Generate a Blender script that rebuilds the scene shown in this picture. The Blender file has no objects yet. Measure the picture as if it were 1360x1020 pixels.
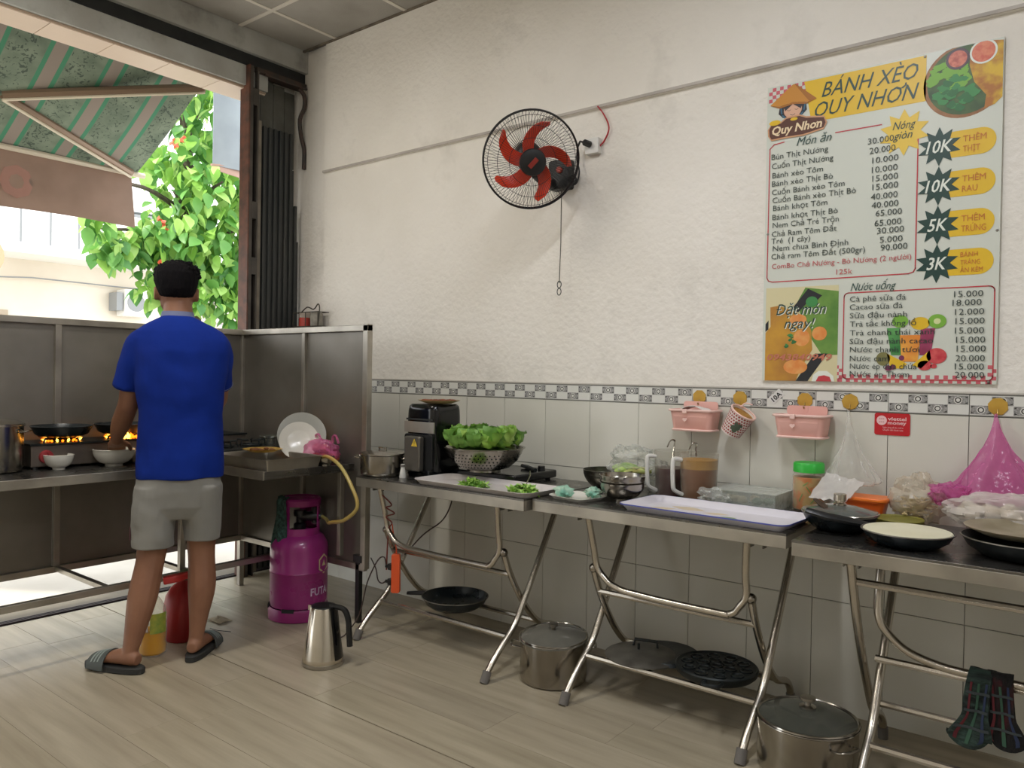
import bpy, bmesh, math, random
from mathutils import Matrix, Vector, noise, Euler
random.seed(7)
D = bpy.data
SC = bpy.context.scene
COL = SC.collection
PI = math.pi

# ------------------------------------------------------------------ camera
cam_d = D.cameras.new('camera')
cam = D.objects.new('camera', cam_d)
COL.objects.link(cam)
cam_d.sensor_fit = 'HORIZONTAL'
cam_d.sensor_width = 36.0
cam_d.lens = 36.0 * 1026.8 / 1360.0
cam_d.clip_start = 0.05
cam_d.clip_end = 200
yaw, pitch, roll = 0.6685, -0.0110, 0.0165
fw = Vector((-math.sin(yaw)*math.cos(pitch), math.cos(yaw)*math.cos(pitch), math.sin(pitch)))
rt0 = Vector((math.cos(yaw), math.sin(yaw), 0))
up0 = rt0.cross(fw)
rt = rt0*math.cos(roll) + up0*math.sin(roll)
up = -rt0*math.sin(roll) + up0*math.cos(roll)
cm = Matrix.Identity(4)
for i in range(3):
    cm[i][0] = rt[i]; cm[i][1] = up[i]; cm[i][2] = -fw[i]
cm.translation = Vector((3.4018, -2.9904, 1.2239))
cam.matrix_world = cm
SC.camera = cam

# ------------------------------------------------------------------ light and exposure
vs = SC.view_settings
vs.view_transform = 'Standard'
vs.look = 'None'
vs.gamma = 1.0
vs.use_curve_mapping = False
vs.exposure = 0.0

w = D.worlds.new('world'); SC.world = w
w.use_nodes = True
bgn = w.node_tree.nodes['Background']
bgn.inputs[0].default_value = (0.95, 0.97, 1.0, 1)
bgn.inputs[1].default_value = 3.2

def add_light(name, kind, loc, energy, color=(1, 1, 1), size=None, size_y=None, rot=(0, 0, 0)):
    l = D.lights.new(name, kind)
    l.energy = energy; l.color = color
    if size is not None:
        if kind == 'AREA':
            l.shape = 'RECTANGLE'; l.size = size; l.size_y = size_y or size
        elif kind == 'SUN':
            l.angle = size
        else:
            l.shadow_soft_size = size
    o = D.objects.new(name, l); COL.objects.link(o)
    o.location = loc; o.rotation_euler = rot
    return o
sun = add_light('sun', 'SUN', (0, -8, 8), 5.0, (1.0, 0.95, 0.86), math.radians(1.0))
sd = Vector((0.02, 1.0, -0.85))           # direction the light travels
sun.rotation_euler = sd.to_track_quat('-Z', 'Y').to_euler()
LAMPS = [(2.55, -1.75, 3.12, 27, (0.94, 0.97, 1.04)), (5.2, -1.9, 3.12, 25, (0.94, 0.97, 1.04)), (0.55, -2.1, 3.12, 27, (1.0, 0.95, 0.87)), (2.55, -4.0, 3.12, 9, (1.0, 0.97, 0.94))]  # far right and rear lamps are unseen, added as fill light
for (lx, ly, lz, e, lc) in LAMPS:
    add_light('tube_light', 'AREA', (lx, ly, lz - 0.06), e, lc, 0.12, 1.15)

# ------------------------------------------------------------------ materials
def lin(c):
    if isinstance(c, str):
        c = c.lstrip('#'); c = tuple(int(c[i:i+2], 16)/255 for i in (0, 2, 4))
    return tuple((x/12.92 if x <= 0.04045 else ((x+0.055)/1.055)**2.4) for x in c) + (1,)
MATS = {}
def mat(name, c, rough=0.5, metal=0.0, c2=None, scale=8.0, bump=0.0, bscale=40.0, trans=0.0, alpha=1.0,
        emit=None, estr=0.0, spec=None, stretch=(1, 1, 1), ior=None, sheen=0.0, coat=0.0, detail=4.0, ramp=(0.35, 0.65), coords='Object', rvar=0.0):
    if name in MATS: return MATS[name]
    m = D.materials.new(name); MATS[name] = m
    m.use_nodes = True
    nt = m.node_tree; N = nt.nodes; L = nt.links
    b = N['Principled BSDF']
    b.inputs['Base Color'].default_value = lin(c)
    b.inputs['Roughness'].default_value = rough
    b.inputs['Metallic'].default_value = metal
    if trans: b.inputs['Transmission Weight'].default_value = trans
    if ior: b.inputs['IOR'].default_value = ior
    if alpha < 1: b.inputs['Alpha'].default_value = alpha
    if spec is not None: b.inputs['Specular IOR Level'].default_value = spec
    if sheen: b.inputs['Sheen Weight'].default_value = sheen
    if coat: b.inputs['Coat Weight'].default_value = coat
    if emit:
        b.inputs['Emission Color'].default_value = lin(emit); b.inputs['Emission Strength'].default_value = estr
    if c2 or bump or rvar:
        tc = N.new('ShaderNodeTexCoord'); mp = N.new('ShaderNodeMapping')
        mp.inputs['Scale'].default_value = stretch
        L.new(tc.outputs[coords], mp.inputs[0])
    if c2:
        n = N.new('ShaderNodeTexNoise'); n.inputs['Scale'].default_value = scale; n.inputs['Detail'].default_value = detail
        r = N.new('ShaderNodeValToRGB')
        r.color_ramp.elements[0].position = ramp[0]; r.color_ramp.elements[1].position = ramp[1]
        r.color_ramp.elements[0].color = lin(c); r.color_ramp.elements[1].color = lin(c2)
        L.new(mp.outputs[0], n.inputs['Vector']); L.new(n.outputs[0], r.inputs[0]); L.new(r.outputs[0], b.inputs['Base Color'])
    if rvar:
        n3 = N.new('ShaderNodeTexNoise'); n3.inputs['Scale'].default_value = scale*1.7; n3.inputs['Detail'].default_value = 5
        mr = N.new('ShaderNodeMapRange'); mr.inputs[1].default_value = 0.3; mr.inputs[2].default_value = 0.7
        mr.inputs[3].default_value = max(0.02, rough-rvar); mr.inputs[4].default_value = min(1, rough+rvar)
        L.new(mp.outputs[0], n3.inputs['Vector']); L.new(n3.outputs[0], mr.inputs[0]); L.new(mr.outputs[0], b.inputs['Roughness'])
    if bump:
        n2 = N.new('ShaderNodeTexNoise'); n2.inputs['Scale'].default_value = bscale; n2.inputs['Detail'].default_value = 5
        bp = N.new('ShaderNodeBump'); bp.inputs['Strength'].default_value = bump; bp.inputs['Distance'].default_value = 0.01
        L.new(mp.outputs[0], n2.inputs['Vector']); L.new(n2.outputs[0], bp.inputs['Height']); L.new(bp.outputs[0], b.inputs['Normal'])
    return m

steel = mat('steel', '#b4afa6', 0.28, 1.0, c2='#8f8a80', scale=6, stretch=(1, 1, 1), rvar=0.1, bump=0.03, bscale=30)
steel_tube = mat('steel_tube', '#c4bdb1', 0.27, 1.0)
steel_sheet = mat('steel_sheet', '#918d85', 0.45, 0.75, c2='#7b776f', scale=2.5, rvar=0.07, bump=0.03, bscale=3)
steel_edge = mat('steel_edge', '#b9b4a9', 0.38, 0.85, c2='#9a958b', scale=5, rvar=0.06)
steel_pot = mat('steel_pot', '#c0bcb2', 0.2, 1.0, c2='#8f8980', scale=5, stretch=(1, 1, 0.3), rvar=0.08)
steel_dull = mat('steel_dull', '#8f8b82', 0.45, 0.9, c2='#6d685f', scale=12, rvar=0.1)
tabletop_m = mat('tabletop_steel', '#7d7b77', 0.28, 0.9, c2='#6a6864', scale=4, rvar=0.08)
black_pl = mat('black_plastic', '#151617', 0.35)
black_matte = mat('black_matte', '#17191a', 0.7, c2='#232626', scale=12)
black_gloss = mat('black_gloss', '#0c0d0f', 0.15)
iron = mat('cast_iron', '#15191a', 0.42, 0.3, c2='#242a2a', scale=20, bump=0.1, bscale=60)
nonstick = mat('nonstick', '#131a1e', 0.3, 0.2, c2='#1d262b', scale=9, rvar=0.08)
rubber_grey = mat('rubber_grey', '#6b6762', 0.8)
white_pl = mat('white_plastic', '#d9d8d2', 0.35)
white_cer = mat('white_ceramic', '#dcdad0', 0.18, c2='#d2d0c6', scale=4)
tray_white = mat('tray_white', '#d6d0cd', 0.3, c2='#c9c3c0', scale=8)
glass_m = mat('clear_glass', '#f2f5f2', 0.04, trans=1.0, ior=1.45)

def film_mat(name, c, opacity=0.35, rough=0.18, spec=0.8):
    """thin plastic film: part see-through, part glossy"""
    if name in MATS: return MATS[name]
    m = D.materials.new(name); MATS[name] = m; m.use_nodes = True
    nt = m.node_tree; N = nt.nodes; L = nt.links
    b = N['Principled BSDF']; out = N['Material Output']
    b.inputs['Base Color'].default_value = lin(c); b.inputs['Roughness'].default_value = rough
    b.inputs['Specular IOR Level'].default_value = spec
    t = N.new('ShaderNodeBsdfTransparent'); t.inputs[0].default_value = tuple(0.6 + 0.4*x for x in lin(c)[:3]) + (1,)
    mx = N.new('ShaderNodeMixShader')
    fr = N.new('ShaderNodeLayerWeight'); fr.inputs[0].default_value = 0.35
    mr = N.new('ShaderNodeMapRange'); mr.inputs[3].default_value = opacity; mr.inputs[4].default_value = min(1, opacity + 0.5)
    L.new(fr.outputs['Facing'], mr.inputs[0]); L.new(mr.outputs[0], mx.inputs[0])
    L.new(t.outputs[0], mx.inputs[1]); L.new(b.outputs[0], mx.inputs[2]); L.new(mx.outputs[0], out.inputs['Surface'])
    tc = N.new('ShaderNodeTexCoord'); n2 = N.new('ShaderNodeTexNoise'); n2.inputs['Scale'].default_value = 38
    bp = N.new('ShaderNodeBump'); bp.inputs['Strength'].default_value = 0.6; bp.inputs['Distance'].default_value = 0.01
    L.new(tc.outputs['Object'], n2.inputs['Vector']); L.new(n2.outputs[0], bp.inputs['Height']); L.new(bp.outputs[0], b.inputs['Normal'])
    return m

# ------------------------------------------------------------------ mesh helpers
class MB:
    def __init__(s, M=None):
        s.v = []; s.f = []; s.m = []; s.cur = 0; s.M = M or Matrix.Identity(4)
    def add(s, vs_, fs, M=None):
        k = len(s.v); T = s.M @ M if M is not None else s.M
        s.v += [T @ Vector(p) for p in vs_]
        s.f += [tuple(i + k for i in f) for f in fs]
        s.m += [s.cur]*len(fs)
        return s
    def box(s, x0, x1, y0, y1, z0, z1, M=None):
        v = [(x, y, z) for x in (x0, x1) for y in (y0, y1) for z in (z0, z1)]
        return s.add(v, [(0, 1, 3, 2), (4, 6, 7, 5), (0, 4, 5, 1), (2, 3, 7, 6), (0, 2, 6, 4), (1, 5, 7, 3)], M)
    def tube(s, pts, r, n=10, closed=False, caps=True, sx=1.0):
        P = [Vector(p) for p in pts]; m = len(P)
        R = r if isinstance(r, (list, tuple)) else [r]*m
        T = []
        for i in range(m):
            a = P[i-1] if (i > 0 or closed) else P[i]
            b = P[(i+1) % m] if (i < m-1 or closed) else P[i]
            T.append((b-a).normalized() if (b-a).length > 1e-9 else Vector((0, 0, 1)))
        u = T[0].orthogonal().normalized(); V = []; 
        for i in range(m):
            if i > 0:
                u = (u - T[i]*u.dot(T[i]))
                u = u.normalized() if u.length > 1e-6 else T[i].orthogonal().normalized()
            w_ = T[i].cross(u)
            for k in range(n):
                a = 2*PI*k/n
                V.append(P[i] + (u*math.cos(a) + w_*math.sin(a)*sx)*R[i])
        F = []
        for i in range(m if closed else m-1):
            j = (i+1) % m
            for k in range(n):
                k2 = (k+1) % n
                F.append((i*n+k, i*n+k2, j*n+k2, j*n+k))
        if caps and not closed:
            F.append(tuple(range(n))[::-1]); F.append(tuple((m-1)*n + k for k in range(n)))
        return s.add(V, F)
    def lathe(s, prof, c=(0, 0, 0), n=32, M=None, sx=1.0, sy=1.0):
        V = []; F = []; idx = []
        for (r, z) in prof:
            if r < 1e-6:
                idx.append([len(V)]*n); V.append((c[0], c[1], c[2]+z))
            else:
                idx.append(list(range(len(V), len(V)+n)))
                V += [(c[0]+r*sx*math.cos(2*PI*k/n), c[1]+r*sy*math.sin(2*PI*k/n), c[2]+z) for k in range(n)]
        for a, b in zip(idx[:-1], idx[1:]):
            for k in range(n):
                k2 = (k+1) % n
                q = []
                for t in (a[k], a[k2], b[k2], b[k]):
                    if t not in q: q.append(t)
                if len(q) > 2: F.append(tuple(q))
        return s.add(V, F, M)
    def prism(s, pts, h0, h1, M=None):
        n = len(pts)
        V = [(x, y, h0) for x, y in pts] + [(x, y, h1) for x, y in pts]
        F = [tuple(range(n))[::-1], tuple(range(n, 2*n))] + [(k, (k+1) % n, n+(k+1) % n, n+k) for k in range(n)]
        return s.add(V, F, M)
    def sphere(s, c, r, nu=16, nv=10, sc=(1, 1, 1), M=None, fn=None):
        V = []; F = []
        for j in range(1, nv):
            t = PI*j/nv
            for k in range(nu):
                a = 2*PI*k/nu
                d = Vector((math.sin(t)*math.cos(a), math.sin(t)*math.sin(a), math.cos(t)))
                q = r*(fn(d) if fn else 1)
                V.append((c[0]+d.x*q*sc[0], c[1]+d.y*q*sc[1], c[2]+d.z*q*sc[2]))
        d1 = r*(fn(Vector((0, 0, 1))) if fn else 1); d2 = r*(fn(Vector((0, 0, -1))) if fn else 1)
        V.append((c[0], c[1], c[2]+d1*sc[2])); V.append((c[0], c[1], c[2]-d2*sc[2]))
        T = len(V)-2
        for j in range(nv-2):
            for k in range(nu):
                k2 = (k+1) % nu
                F.append((j*nu+k, (j+1)*nu+k, (j+1)*nu+k2, j*nu+k2))
        for k in range(nu):
            k2 = (k+1) % nu
            F.append((T, k, k2)); F.append((T+1, (nv-2)*nu+k2, (nv-2)*nu+k))
        return s.add(V, F, M)
    def grid(s, fn, nu, nv, thick=0.0, M=None):
        P = [[Vector(fn(i/nu, j/nv)) for j in range(nv+1)] for i in range(nu+1)]
        V = [P[i][j] for i in range(nu+1) for j in range(nv+1)]
        F = [(i*(nv+1)+j, (i+1)*(nv+1)+j, (i+1)*(nv+1)+j+1, i*(nv+1)+j+1) for i in range(nu) for j in range(nv)]
        if thick:
            Nn = []
            for i in range(nu+1):
                for j in range(nv+1):
                    a = P[min(i+1, nu)][j] - P[max(i-1, 0)][j]; b = P[i][min(j+1, nv)] - P[i][max(j-1, 0)]
                    nn = a.cross(b); Nn.append(nn.normalized() if nn.length > 1e-12 else Vector((0, 0, 1)))
            k = len(V)
            V2 = [p - q*thick for p, q in zip(V, Nn)]
            F2 = [tuple(x + k for x in f[::-1]) for f in F]
            bd = [i*(nv+1) for i in range(nu+1)] + [nu*(nv+1)+j for j in range(1, nv+1)] + [i*(nv+1)+nv for i in range(nu-1, -1, -1)] + [j for j in range(nv-1, 0, -1)]
            F3 = [(bd[i], bd[(i+1) % len(bd)], bd[(i+1) % len(bd)]+k, bd[i]+k) for i in range(len(bd))]
            V = V + V2; F = F + F2 + F3
        return s.add(V, F, M)
    def loft(s, rings, n=20, p=2.0, caps=True):
        """rings: (centre, half_u, half_v, u_dir, v_dir); superellipse power p"""
        V = []
        for (c, a, b, ud, vd) in rings:
            c = Vector(c); ud = Vector(ud); vd = Vector(vd)
            for k in range(n):
                t = 2*PI*k/n; ct, st = math.cos(t), math.sin(t)
                x = math.copysign(abs(ct)**(2/p), ct); y = math.copysign(abs(st)**(2/p), st)
                V.append(c + ud*(a*x) + vd*(b*y))
        F = []
        for i in range(len(rings)-1):
            for k in range(n):
                k2 = (k+1) % n
                F.append((i*n+k, i*n+k2, (i+1)*n+k2, (i+1)*n+k))
        if caps:
            F.append(tuple(range(n))[::-1]); F.append(tuple((len(rings)-1)*n+k for k in range(n)))
        return s.add(V, F)
    def mesh(s, name, mats, origin=None, smooth=True, ang=40, recalc=True):
        me = D.meshes.new(name)
        o = Vector(origin) if origin is not None else Vector((0, 0, 0))
        me.from_pydata([tuple(p - o) for p in s.v], [], s.f)
        if not isinstance(mats, (list, tuple)): mats = [mats]
        for m in mats: me.materials.append(m)
        me.polygons.foreach_set('material_index', s.m)
        if recalc:
            bm = bmesh.new(); bm.from_mesh(me); bmesh.ops.recalc_face_normals(bm, faces=bm.faces); bm.to_mesh(me); bm.free()
        if smooth:
            me.polygons.foreach_set('use_smooth', [True]*len(me.polygons))
            me.set_sharp_from_angle(angle=math.radians(ang))
        me.update()
        return me

def wloc(o):
    v = Vector((0, 0, 0))
    while o is not None:
        v = v + Vector(o.location); o = o.parent
    return v
def link(name, me, parent=None, loc=(0, 0, 0), bevel=0, solid=0, label=None):
    o = D.objects.new(name, me); COL.objects.link(o); o.location = loc
    if parent is not None: o.parent = parent
    if bevel:
        b = o.modifiers.new('bevel', 'BEVEL'); b.width = bevel; b.segments = 2; b.limit_method = 'ANGLE'; b.angle_limit = math.radians(40)
    if solid:
        b = o.modifiers.new('solid', 'SOLIDIFY'); b.thickness = solid; b.offset = 0
    if label: o['label'] = label
    return o
def part(name, mb, mats, parent, **k):
    """mesh part; mb is in world coordinates, the parent's origin is subtracted (nothing above it is rotated)"""
    sm = k.pop('smooth', True); ang = k.pop('ang', 40); kind = k.pop('kind', None)
    me = mb.mesh(name, mats, wloc(parent), sm, ang)
    o = link(name, me, parent, **k)
    if kind: o['kind'] = kind
    return o
def thing(name, label, cat, loc=(0, 0, 0), group=None):
    o = D.objects.new(name, None); COL.objects.link(o); o.empty_display_size = 0.05
    o.location = loc; o['label'] = label; o['category'] = cat
    if group: o['group'] = group
    return o
def single(name, mb, mats, label, cat, loc=None, group=None, kind=None, **k):
    """a thing that is one mesh; origin at loc"""
    sm = k.pop('smooth', True); ang = k.pop('ang', 40)
    loc = loc or (0, 0, 0)
    o = link(name, mb.mesh(name, mats, loc, sm, ang), None, loc, **k)
    o['label'] = label; o['category'] = cat
    if group: o['group'] = group
    if kind: o['kind'] = kind
    return o
def struct(name, mb, mats, **k):
    o = link(name, mb.mesh(name, mats, None, k.pop('smooth', False), 40), **k); o['kind'] = 'structure'; return o
def dup(o, parent=None):
    c = o.copy(); COL.objects.link(c)
    if parent is not None: c.parent = parent
    for ch in list(o.children): dup(ch, c)
    return c
def arc(c, r, a0, a1, n, ax=(1, 0, 0), ay=(0, 0, 1)):
    ax = Vector(ax); ay = Vector(ay); c = Vector(c)
    return [c + ax*(r*math.cos(math.radians(a0+(a1-a0)*i/n))) + ay*(r*math.sin(math.radians(a0+(a1-a0)*i/n))) for i in range(n+1)]
def spline(pts, n=6):
    P = [Vector(p) for p in pts]; out = []
    Q = [P[0]*2-P[1]] + P + [P[-1]*2-P[-2]]
    for i in range(1, len(Q)-2):
        for k in range(n):
            t = k/n; a, b, c, d = Q[i-1], Q[i], Q[i+1], Q[i+2]
            out.append(0.5*((2*b) + (c-a)*t + (2*a-5*b+4*c-d)*t*t + (3*b-a-3*c+d)*t**3))
    out.append(P[-1]); return out
def nz(p, s=1.0, o=0.0):
    return noise.noise(Vector(p)*s + Vector((o, o*1.7, -o)))
def rrect(x0, x1, y0, y1, r, n=5):
    P = []
    for (cx_, cy_, a) in ((x1-r, y1-r, 0), (x0+r, y1-r, 90), (x0+r, y0+r, 180), (x1-r, y0+r, 270)):
        P += [(cx_+r*math.cos(math.radians(a+90*i/n)), cy_+r*math.sin(math.radians(a+90*i/n))) for i in range(n+1)]
    return P
HORN = {'\u01a1': 'o', '\u1edb': '\u00f3', '\u1edd': '\u00f2', '\u01a0': 'O', '\u1ee3': '\u1ecd'}
def _glyphs(s_, size, shear, offset):
    cu = D.curves.new('lettering', 'FONT'); cu.body = s_; cu.size = size; cu.shear = shear; cu.offset = offset
    cu.resolution_u = 2; cu.extrude = 0
    ob = D.objects.new('lettering', cu); COL.objects.link(ob)
    dg = bpy.context.evaluated_depsgraph_get(); dg.update()
    me = ob.evaluated_get(dg).to_mesh()
    vv = [v.co.copy() for v in me.vertices]; ff = [tuple(p.vertices) for p in me.polygons]
    ob.evaluated_get(dg).to_mesh_clear()
    D.objects.remove(ob); D.curves.remove(cu)
    return vv, ff
def text(mb, s_, x, y, size, width=None, shear=0.0, offset=0.0, h=0.0006, rot=0.0, M=None, align='LEFT', bend=None):
    """lettering as flat mesh in the xy plane of mb"""
    base = ''.join(HORN.get(c, 'D' if c == '\u0110' else c) for c in s_)
    vv, ff = _glyphs(base, size, shear, offset)
    if not vv: return
    for i, c in enumerate(s_):
        if c in HORN or c == '\u0110':
            plain = {'\u00f3': 'o', '\u00f2': 'o', '\u1ecd': 'o'}.get(HORN.get(c, 'D'), HORN.get(c, 'D'))
            pv, _ = _glyphs(base[:i] + plain, size, 0, 0)
            gv, _ = _glyphs(plain, size, 0, 0)
            xr = max(v.x for v in pv); gw = max(v.x for v in gv)-min(v.x for v in gv); gh = max(v.y for v in gv)
            k = len(vv); t_ = size*0.045
            if c == '\u0110': pts = [(xr-gw-0.12*gw, gh*0.47), (xr-gw*0.55, gh*0.47), (xr-gw*0.55, gh*0.47+t_*1.3), (xr-gw-0.12*gw, gh*0.47+t_*1.3)]
            else: pts = [(xr-gw*0.18, gh*0.86), (xr-gw*0.02, gh*0.80), (xr+gw*0.16, gh*0.98), (xr+gw*0.12, gh*1.16), (xr+gw*0.02, gh*1.14), (xr+gw*0.03, gh*1.0)]
            vv += [Vector((px+shear*py, py, 0)) for px, py in pts]; ff.append(tuple(range(k, k+len(pts))))
    x0 = min(v.x for v in vv); x1 = max(v.x for v in vv)
    sx = width/(x1-x0) if width else 1.0
    ww = (x1-x0)*sx
    sh = {'LEFT': 0, 'CENTER': -ww/2, 'RIGHT': -ww}[align]
    c, sn = math.cos(rot), math.sin(rot)
    out = []
    for v in vv:
        a = (v.x-x0)*sx + sh; b = v.y
        X, Y = x + a*c - b*sn, y + a*sn + b*c
        out.append(bend(X, Y) if bend else (X, Y, h))
    mb.add(out, ff, M)

# =================================================================== THE ROOM
ZC = 3.235
def wall_mat(name, c, c2, streak=True):
    m = mat(name, c, 0.75, c2=c2, scale=1.6, bump=0.65, bscale=34, ramp=(0.3, 0.75), detail=6)
    return m
plaster = wall_mat('plaster', '#f0ece4', '#e4dfd5')
# grime and scuffs on the plaster: soft grey patches with a shape of their own
def grime(m, c='#a9a59c', scale=2.3, lo=0.56, hi=0.74, amt=0.35):
    nt = m.node_tree; N = nt.nodes; L = nt.links; b = N['Principled BSDF']
    src = b.inputs['Base Color'].links[0].from_socket
    tc = N.new('ShaderNodeTexCoord'); n = N.new('ShaderNodeTexNoise'); n.inputs['Scale'].default_value = scale; n.inputs['Detail'].default_value = 8
    n.inputs['Roughness'].default_value = 0.62
    r = N.new('ShaderNodeMapRange'); r.inputs[1].default_value = lo; r.inputs[2].default_value = hi; r.inputs[4].default_value = amt
    mx = N.new('ShaderNodeMix'); mx.data_type = 'RGBA'; mx.inputs[7].default_value = lin(c)
    L.new(tc.outputs['Object'], n.inputs['Vector']); L.new(n.outputs[0], r.inputs[0]); L.new(r.outputs[0], mx.inputs[0])
    L.new(src, mx.inputs[6]); L.new(mx.outputs[2], b.inputs['Base Color'])
grime(plaster)
paint_grey = mat('beam_paint', '#b9bcb8', 0.6, c2='#a3a29c', scale=3, bump=0.1)
grime(paint_grey, '#77756f', 5, 0.55, 0.7, 0.5)
tile_white = mat('wall_tile', '#d9d7cc', 0.16, c2='#cfcdc1', scale=1.5, bump=0.015, bscale=5)
grout = mat('grout', '#8b887f', 0.9)
ceil_tile = mat('ceiling_tile', '#a9a59e', 0.85, c2='#97938b', scale=3, bump=0.15, bscale=120)
ceil_bar = mat('ceiling_bar', '#d6d0c6', 0.5)
rust = mat('rusty_paint', '#4c3a32', 0.7, c2='#3a3531', scale=20)
gate_dark = mat('gate_paint', '#2b2f30', 0.55, c2='#3b3c3a', scale=9, stretch=(1, 1, 0.2))
gate_mid = mat('gate_header_paint', '#5f5f5a', 0.6, c2='#47473f', scale=7)

X0 = -0.66            # inner face of the street front
X1, YB = 6.6, -5.2    # far ends of the room

# long wall behind the tables: plaster over the tiled dado
b = MB()
b.box(-0.445, X1, 0.004, 0.2, 1.190, 2.437)
b.box(-0.445, X1, -0.012, 0.2, 2.437, 2.452)       # thin ledge line
b.box(-0.445, X1, 0.0, 0.2, 2.452, ZC)
b.box(-1.0, -0.445, 0.03, 0.2, 1.19, ZC)           # recessed strip by the street front
b.box(-1.0, X1, 0.03, 0.2, 0, 1.19)
wl = struct('wall_back', b, plaster)
g_ = MB(); g_.box(-0.66, X1, 0.004, 0.031, 0, 1.19); part('grout_bed', g_, grout, wl, smooth=False)
led = MB(); led.box(-0.445, X1, -0.018, 0.004, 2.438, 2.450); part('ledge', led, mat('ledge_paint', '#c4bdb5', 0.7, c2='#aaa39b', scale=6), wl)
# dado tiles 25 x 40 cm, one object each
ROWS = [(0.0, 0.4075), (0.4105, 0.8030), (0.8060, 1.1115)]
tm = []
for (z0, z1) in ROWS:
    t = MB(); t.box(0.0012, 0.2488, -0.0, 0.012, 0, z1-z0); tm.append(t.mesh('tile', tile_white, None, False))
bcol = [mat('border_white', '#dcdcd5', 0.2), mat('border_grey', '#a5a4a1', 0.35, c2='#7f7e7b', scale=160, ramp=(0.4, 0.6)), mat('border_dark', '#33332f', 0.35), mat('border_line', '#77766f', 0.35)]
t = MB(); t.box(0.0012, 0.2488, 0, 0.012, 0, 0.0735)
t.cur = 3
for za, zb in ((0.0, 0.004), (0.0695, 0.0735)): t.box(0.0012, 0.2488, -0.0006, 0.001, za, zb)
for k in range(4):
    for r in range(2):
        if (k+r) % 2 == 0:
            xa = 0.003+k*0.061; za = 0.0065+r*0.031
            t.cur = 1; t.box(xa, xa+0.061, -0.0006, 0.001, za, za+0.0295)
            cx_, cz_ = xa+0.0305, za+0.0148
            t.cur = 0
            t.prism([(cx_+0.0125*math.cos(a*PI/7), cz_+0.0125*math.sin(a*PI/7)) for a in range(14)], 0, 0.0008, Matrix(((1, 0, 0, 0), (0, 0, -1, 0), (0, 1, 0, 0), (0, 0, 0, 1))))
            t.cur = 2
            for a in range(12):
                a0, a1 = a*PI/6, (a+1)*PI/6
                q = [(cx_+rr*math.cos(aa), -0.0011, cz_+rr*math.sin(aa)) for rr, aa in ((0.0062, a0), (0.0098, a0), (0.0098, a1), (0.0062, a1))]
                t.add(q, [(0, 1, 2, 3)])
            for dx_, dz_ in ((-1, -1), (1, -1), (1, 1), (-1, 1)):
                t.add([(cx_+dx_*0.028, -0.0009, cz_+dz_*0.012), (cx_+dx_*0.018, -0.0009, cz_+dz_*0.012), (cx_+dx_*0.028, -0.0009, cz_+dz_*0.006)], [(0, 1, 2)])
bm_ = t.mesh('border_tile', bcol, None, False)
for n in range(-2, 17):
    for (z0, z1), me in zip(ROWS, tm):
        link('tile', me, wl, (n*0.25, -0.006+random.uniform(-0.0004, 0.0004), z0))
    link('border_tile', bm_, wl, (n*0.25, -0.0065, 1.1135))
sk = MB(); sk.box(-0.6, X1, -0.0085, 0.0, 1.1885, 1.194); part('tile_top_bead', sk, mat('bead', '#c9c4ba', 0.6), wl)

for nm, (x0, x1, y0, y1) in (('wall_right', (X1, X1+0.2, YB, 0.2)), ('wall_rear', (-0.66, X1, YB-0.2, YB))):
    b = MB(); b.box(x0, x1, y0, y1, 0, ZC+0.2); struct(nm, b, plaster)
b = MB(); b.box(-0.95, X1+0.2, YB-0.2, 0.2, ZC+0.02, ZC+0.25); struct('trim_1', b, mat('slab', '#8f8c86', 0.9))

# ceiling: 60 cm panels in a grid of bars
b = MB(); b.box(X0, X1, YB, 0.03, ZC+0.006, ZC+0.02)
ce = struct('ceiling', b, mat('ceiling_back', '#3c3a37', 0.9))
ctm = MB(); ctm.box(0.006, 0.594, 0.006, 0.594, 0, 0.010); ctme = ctm.mesh('ceiling_panel', ceil_tile, None, False)
ctm = MB(); ctm.box(0.006, 0.594, 0.006, 0.44, 0, 0.010); ctme2 = ctm.mesh('ceiling_panel', ceil_tile, None, False)
ctm = MB(); ctm.box(0.006, 0.305, 0.006, 0.594, 0, 0.010); ctme3 = ctm.mesh('ceiling_panel', ceil_tile, None, False)
ctm = MB(); ctm.box(0.006, 0.305, 0.006, 0.44, 0, 0.010); ctme4 = ctm.mesh('ceiling_panel', ceil_tile, None, False)
XS = [-0.346+0.6*k for k in range(12)]; YS = [-0.45-0.6*k for k in range(9)]
for i, x in enumerate([X0+0.002]+XS):
    for j, y in enumerate([-0.45]+[yy-0.6 for yy in YS]):
        if y < YB: continue
        me = (ctme4 if j == 0 else ctme3) if i == 0 else (ctme2 if j == 0 else ctme)
        link('ceiling_panel', me, ce, (x, y, ZC-0.004))
for x in XS:
    b = MB(); b.box(x-0.012, x+0.012, YB, 0.0, ZC-0.008, ZC-0.003); part('ceiling_bar', b, ceil_bar, ce, smooth=False)
for y in YS:
    b = MB(); b.box(X0, X1, y-0.012, y+0.012, ZC-0.0085, ZC-0.0035); part('ceiling_bar', b, ceil_bar, ce, smooth=False)
b = MB(); b.box(X0, X1, -0.012, 0.0, ZC-0.014, ZC-0.004); part('ceiling_edge', b, mat('edge_grime', '#857b6c', 0.9, c2='#5e564b', scale=14), ce)

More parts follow.
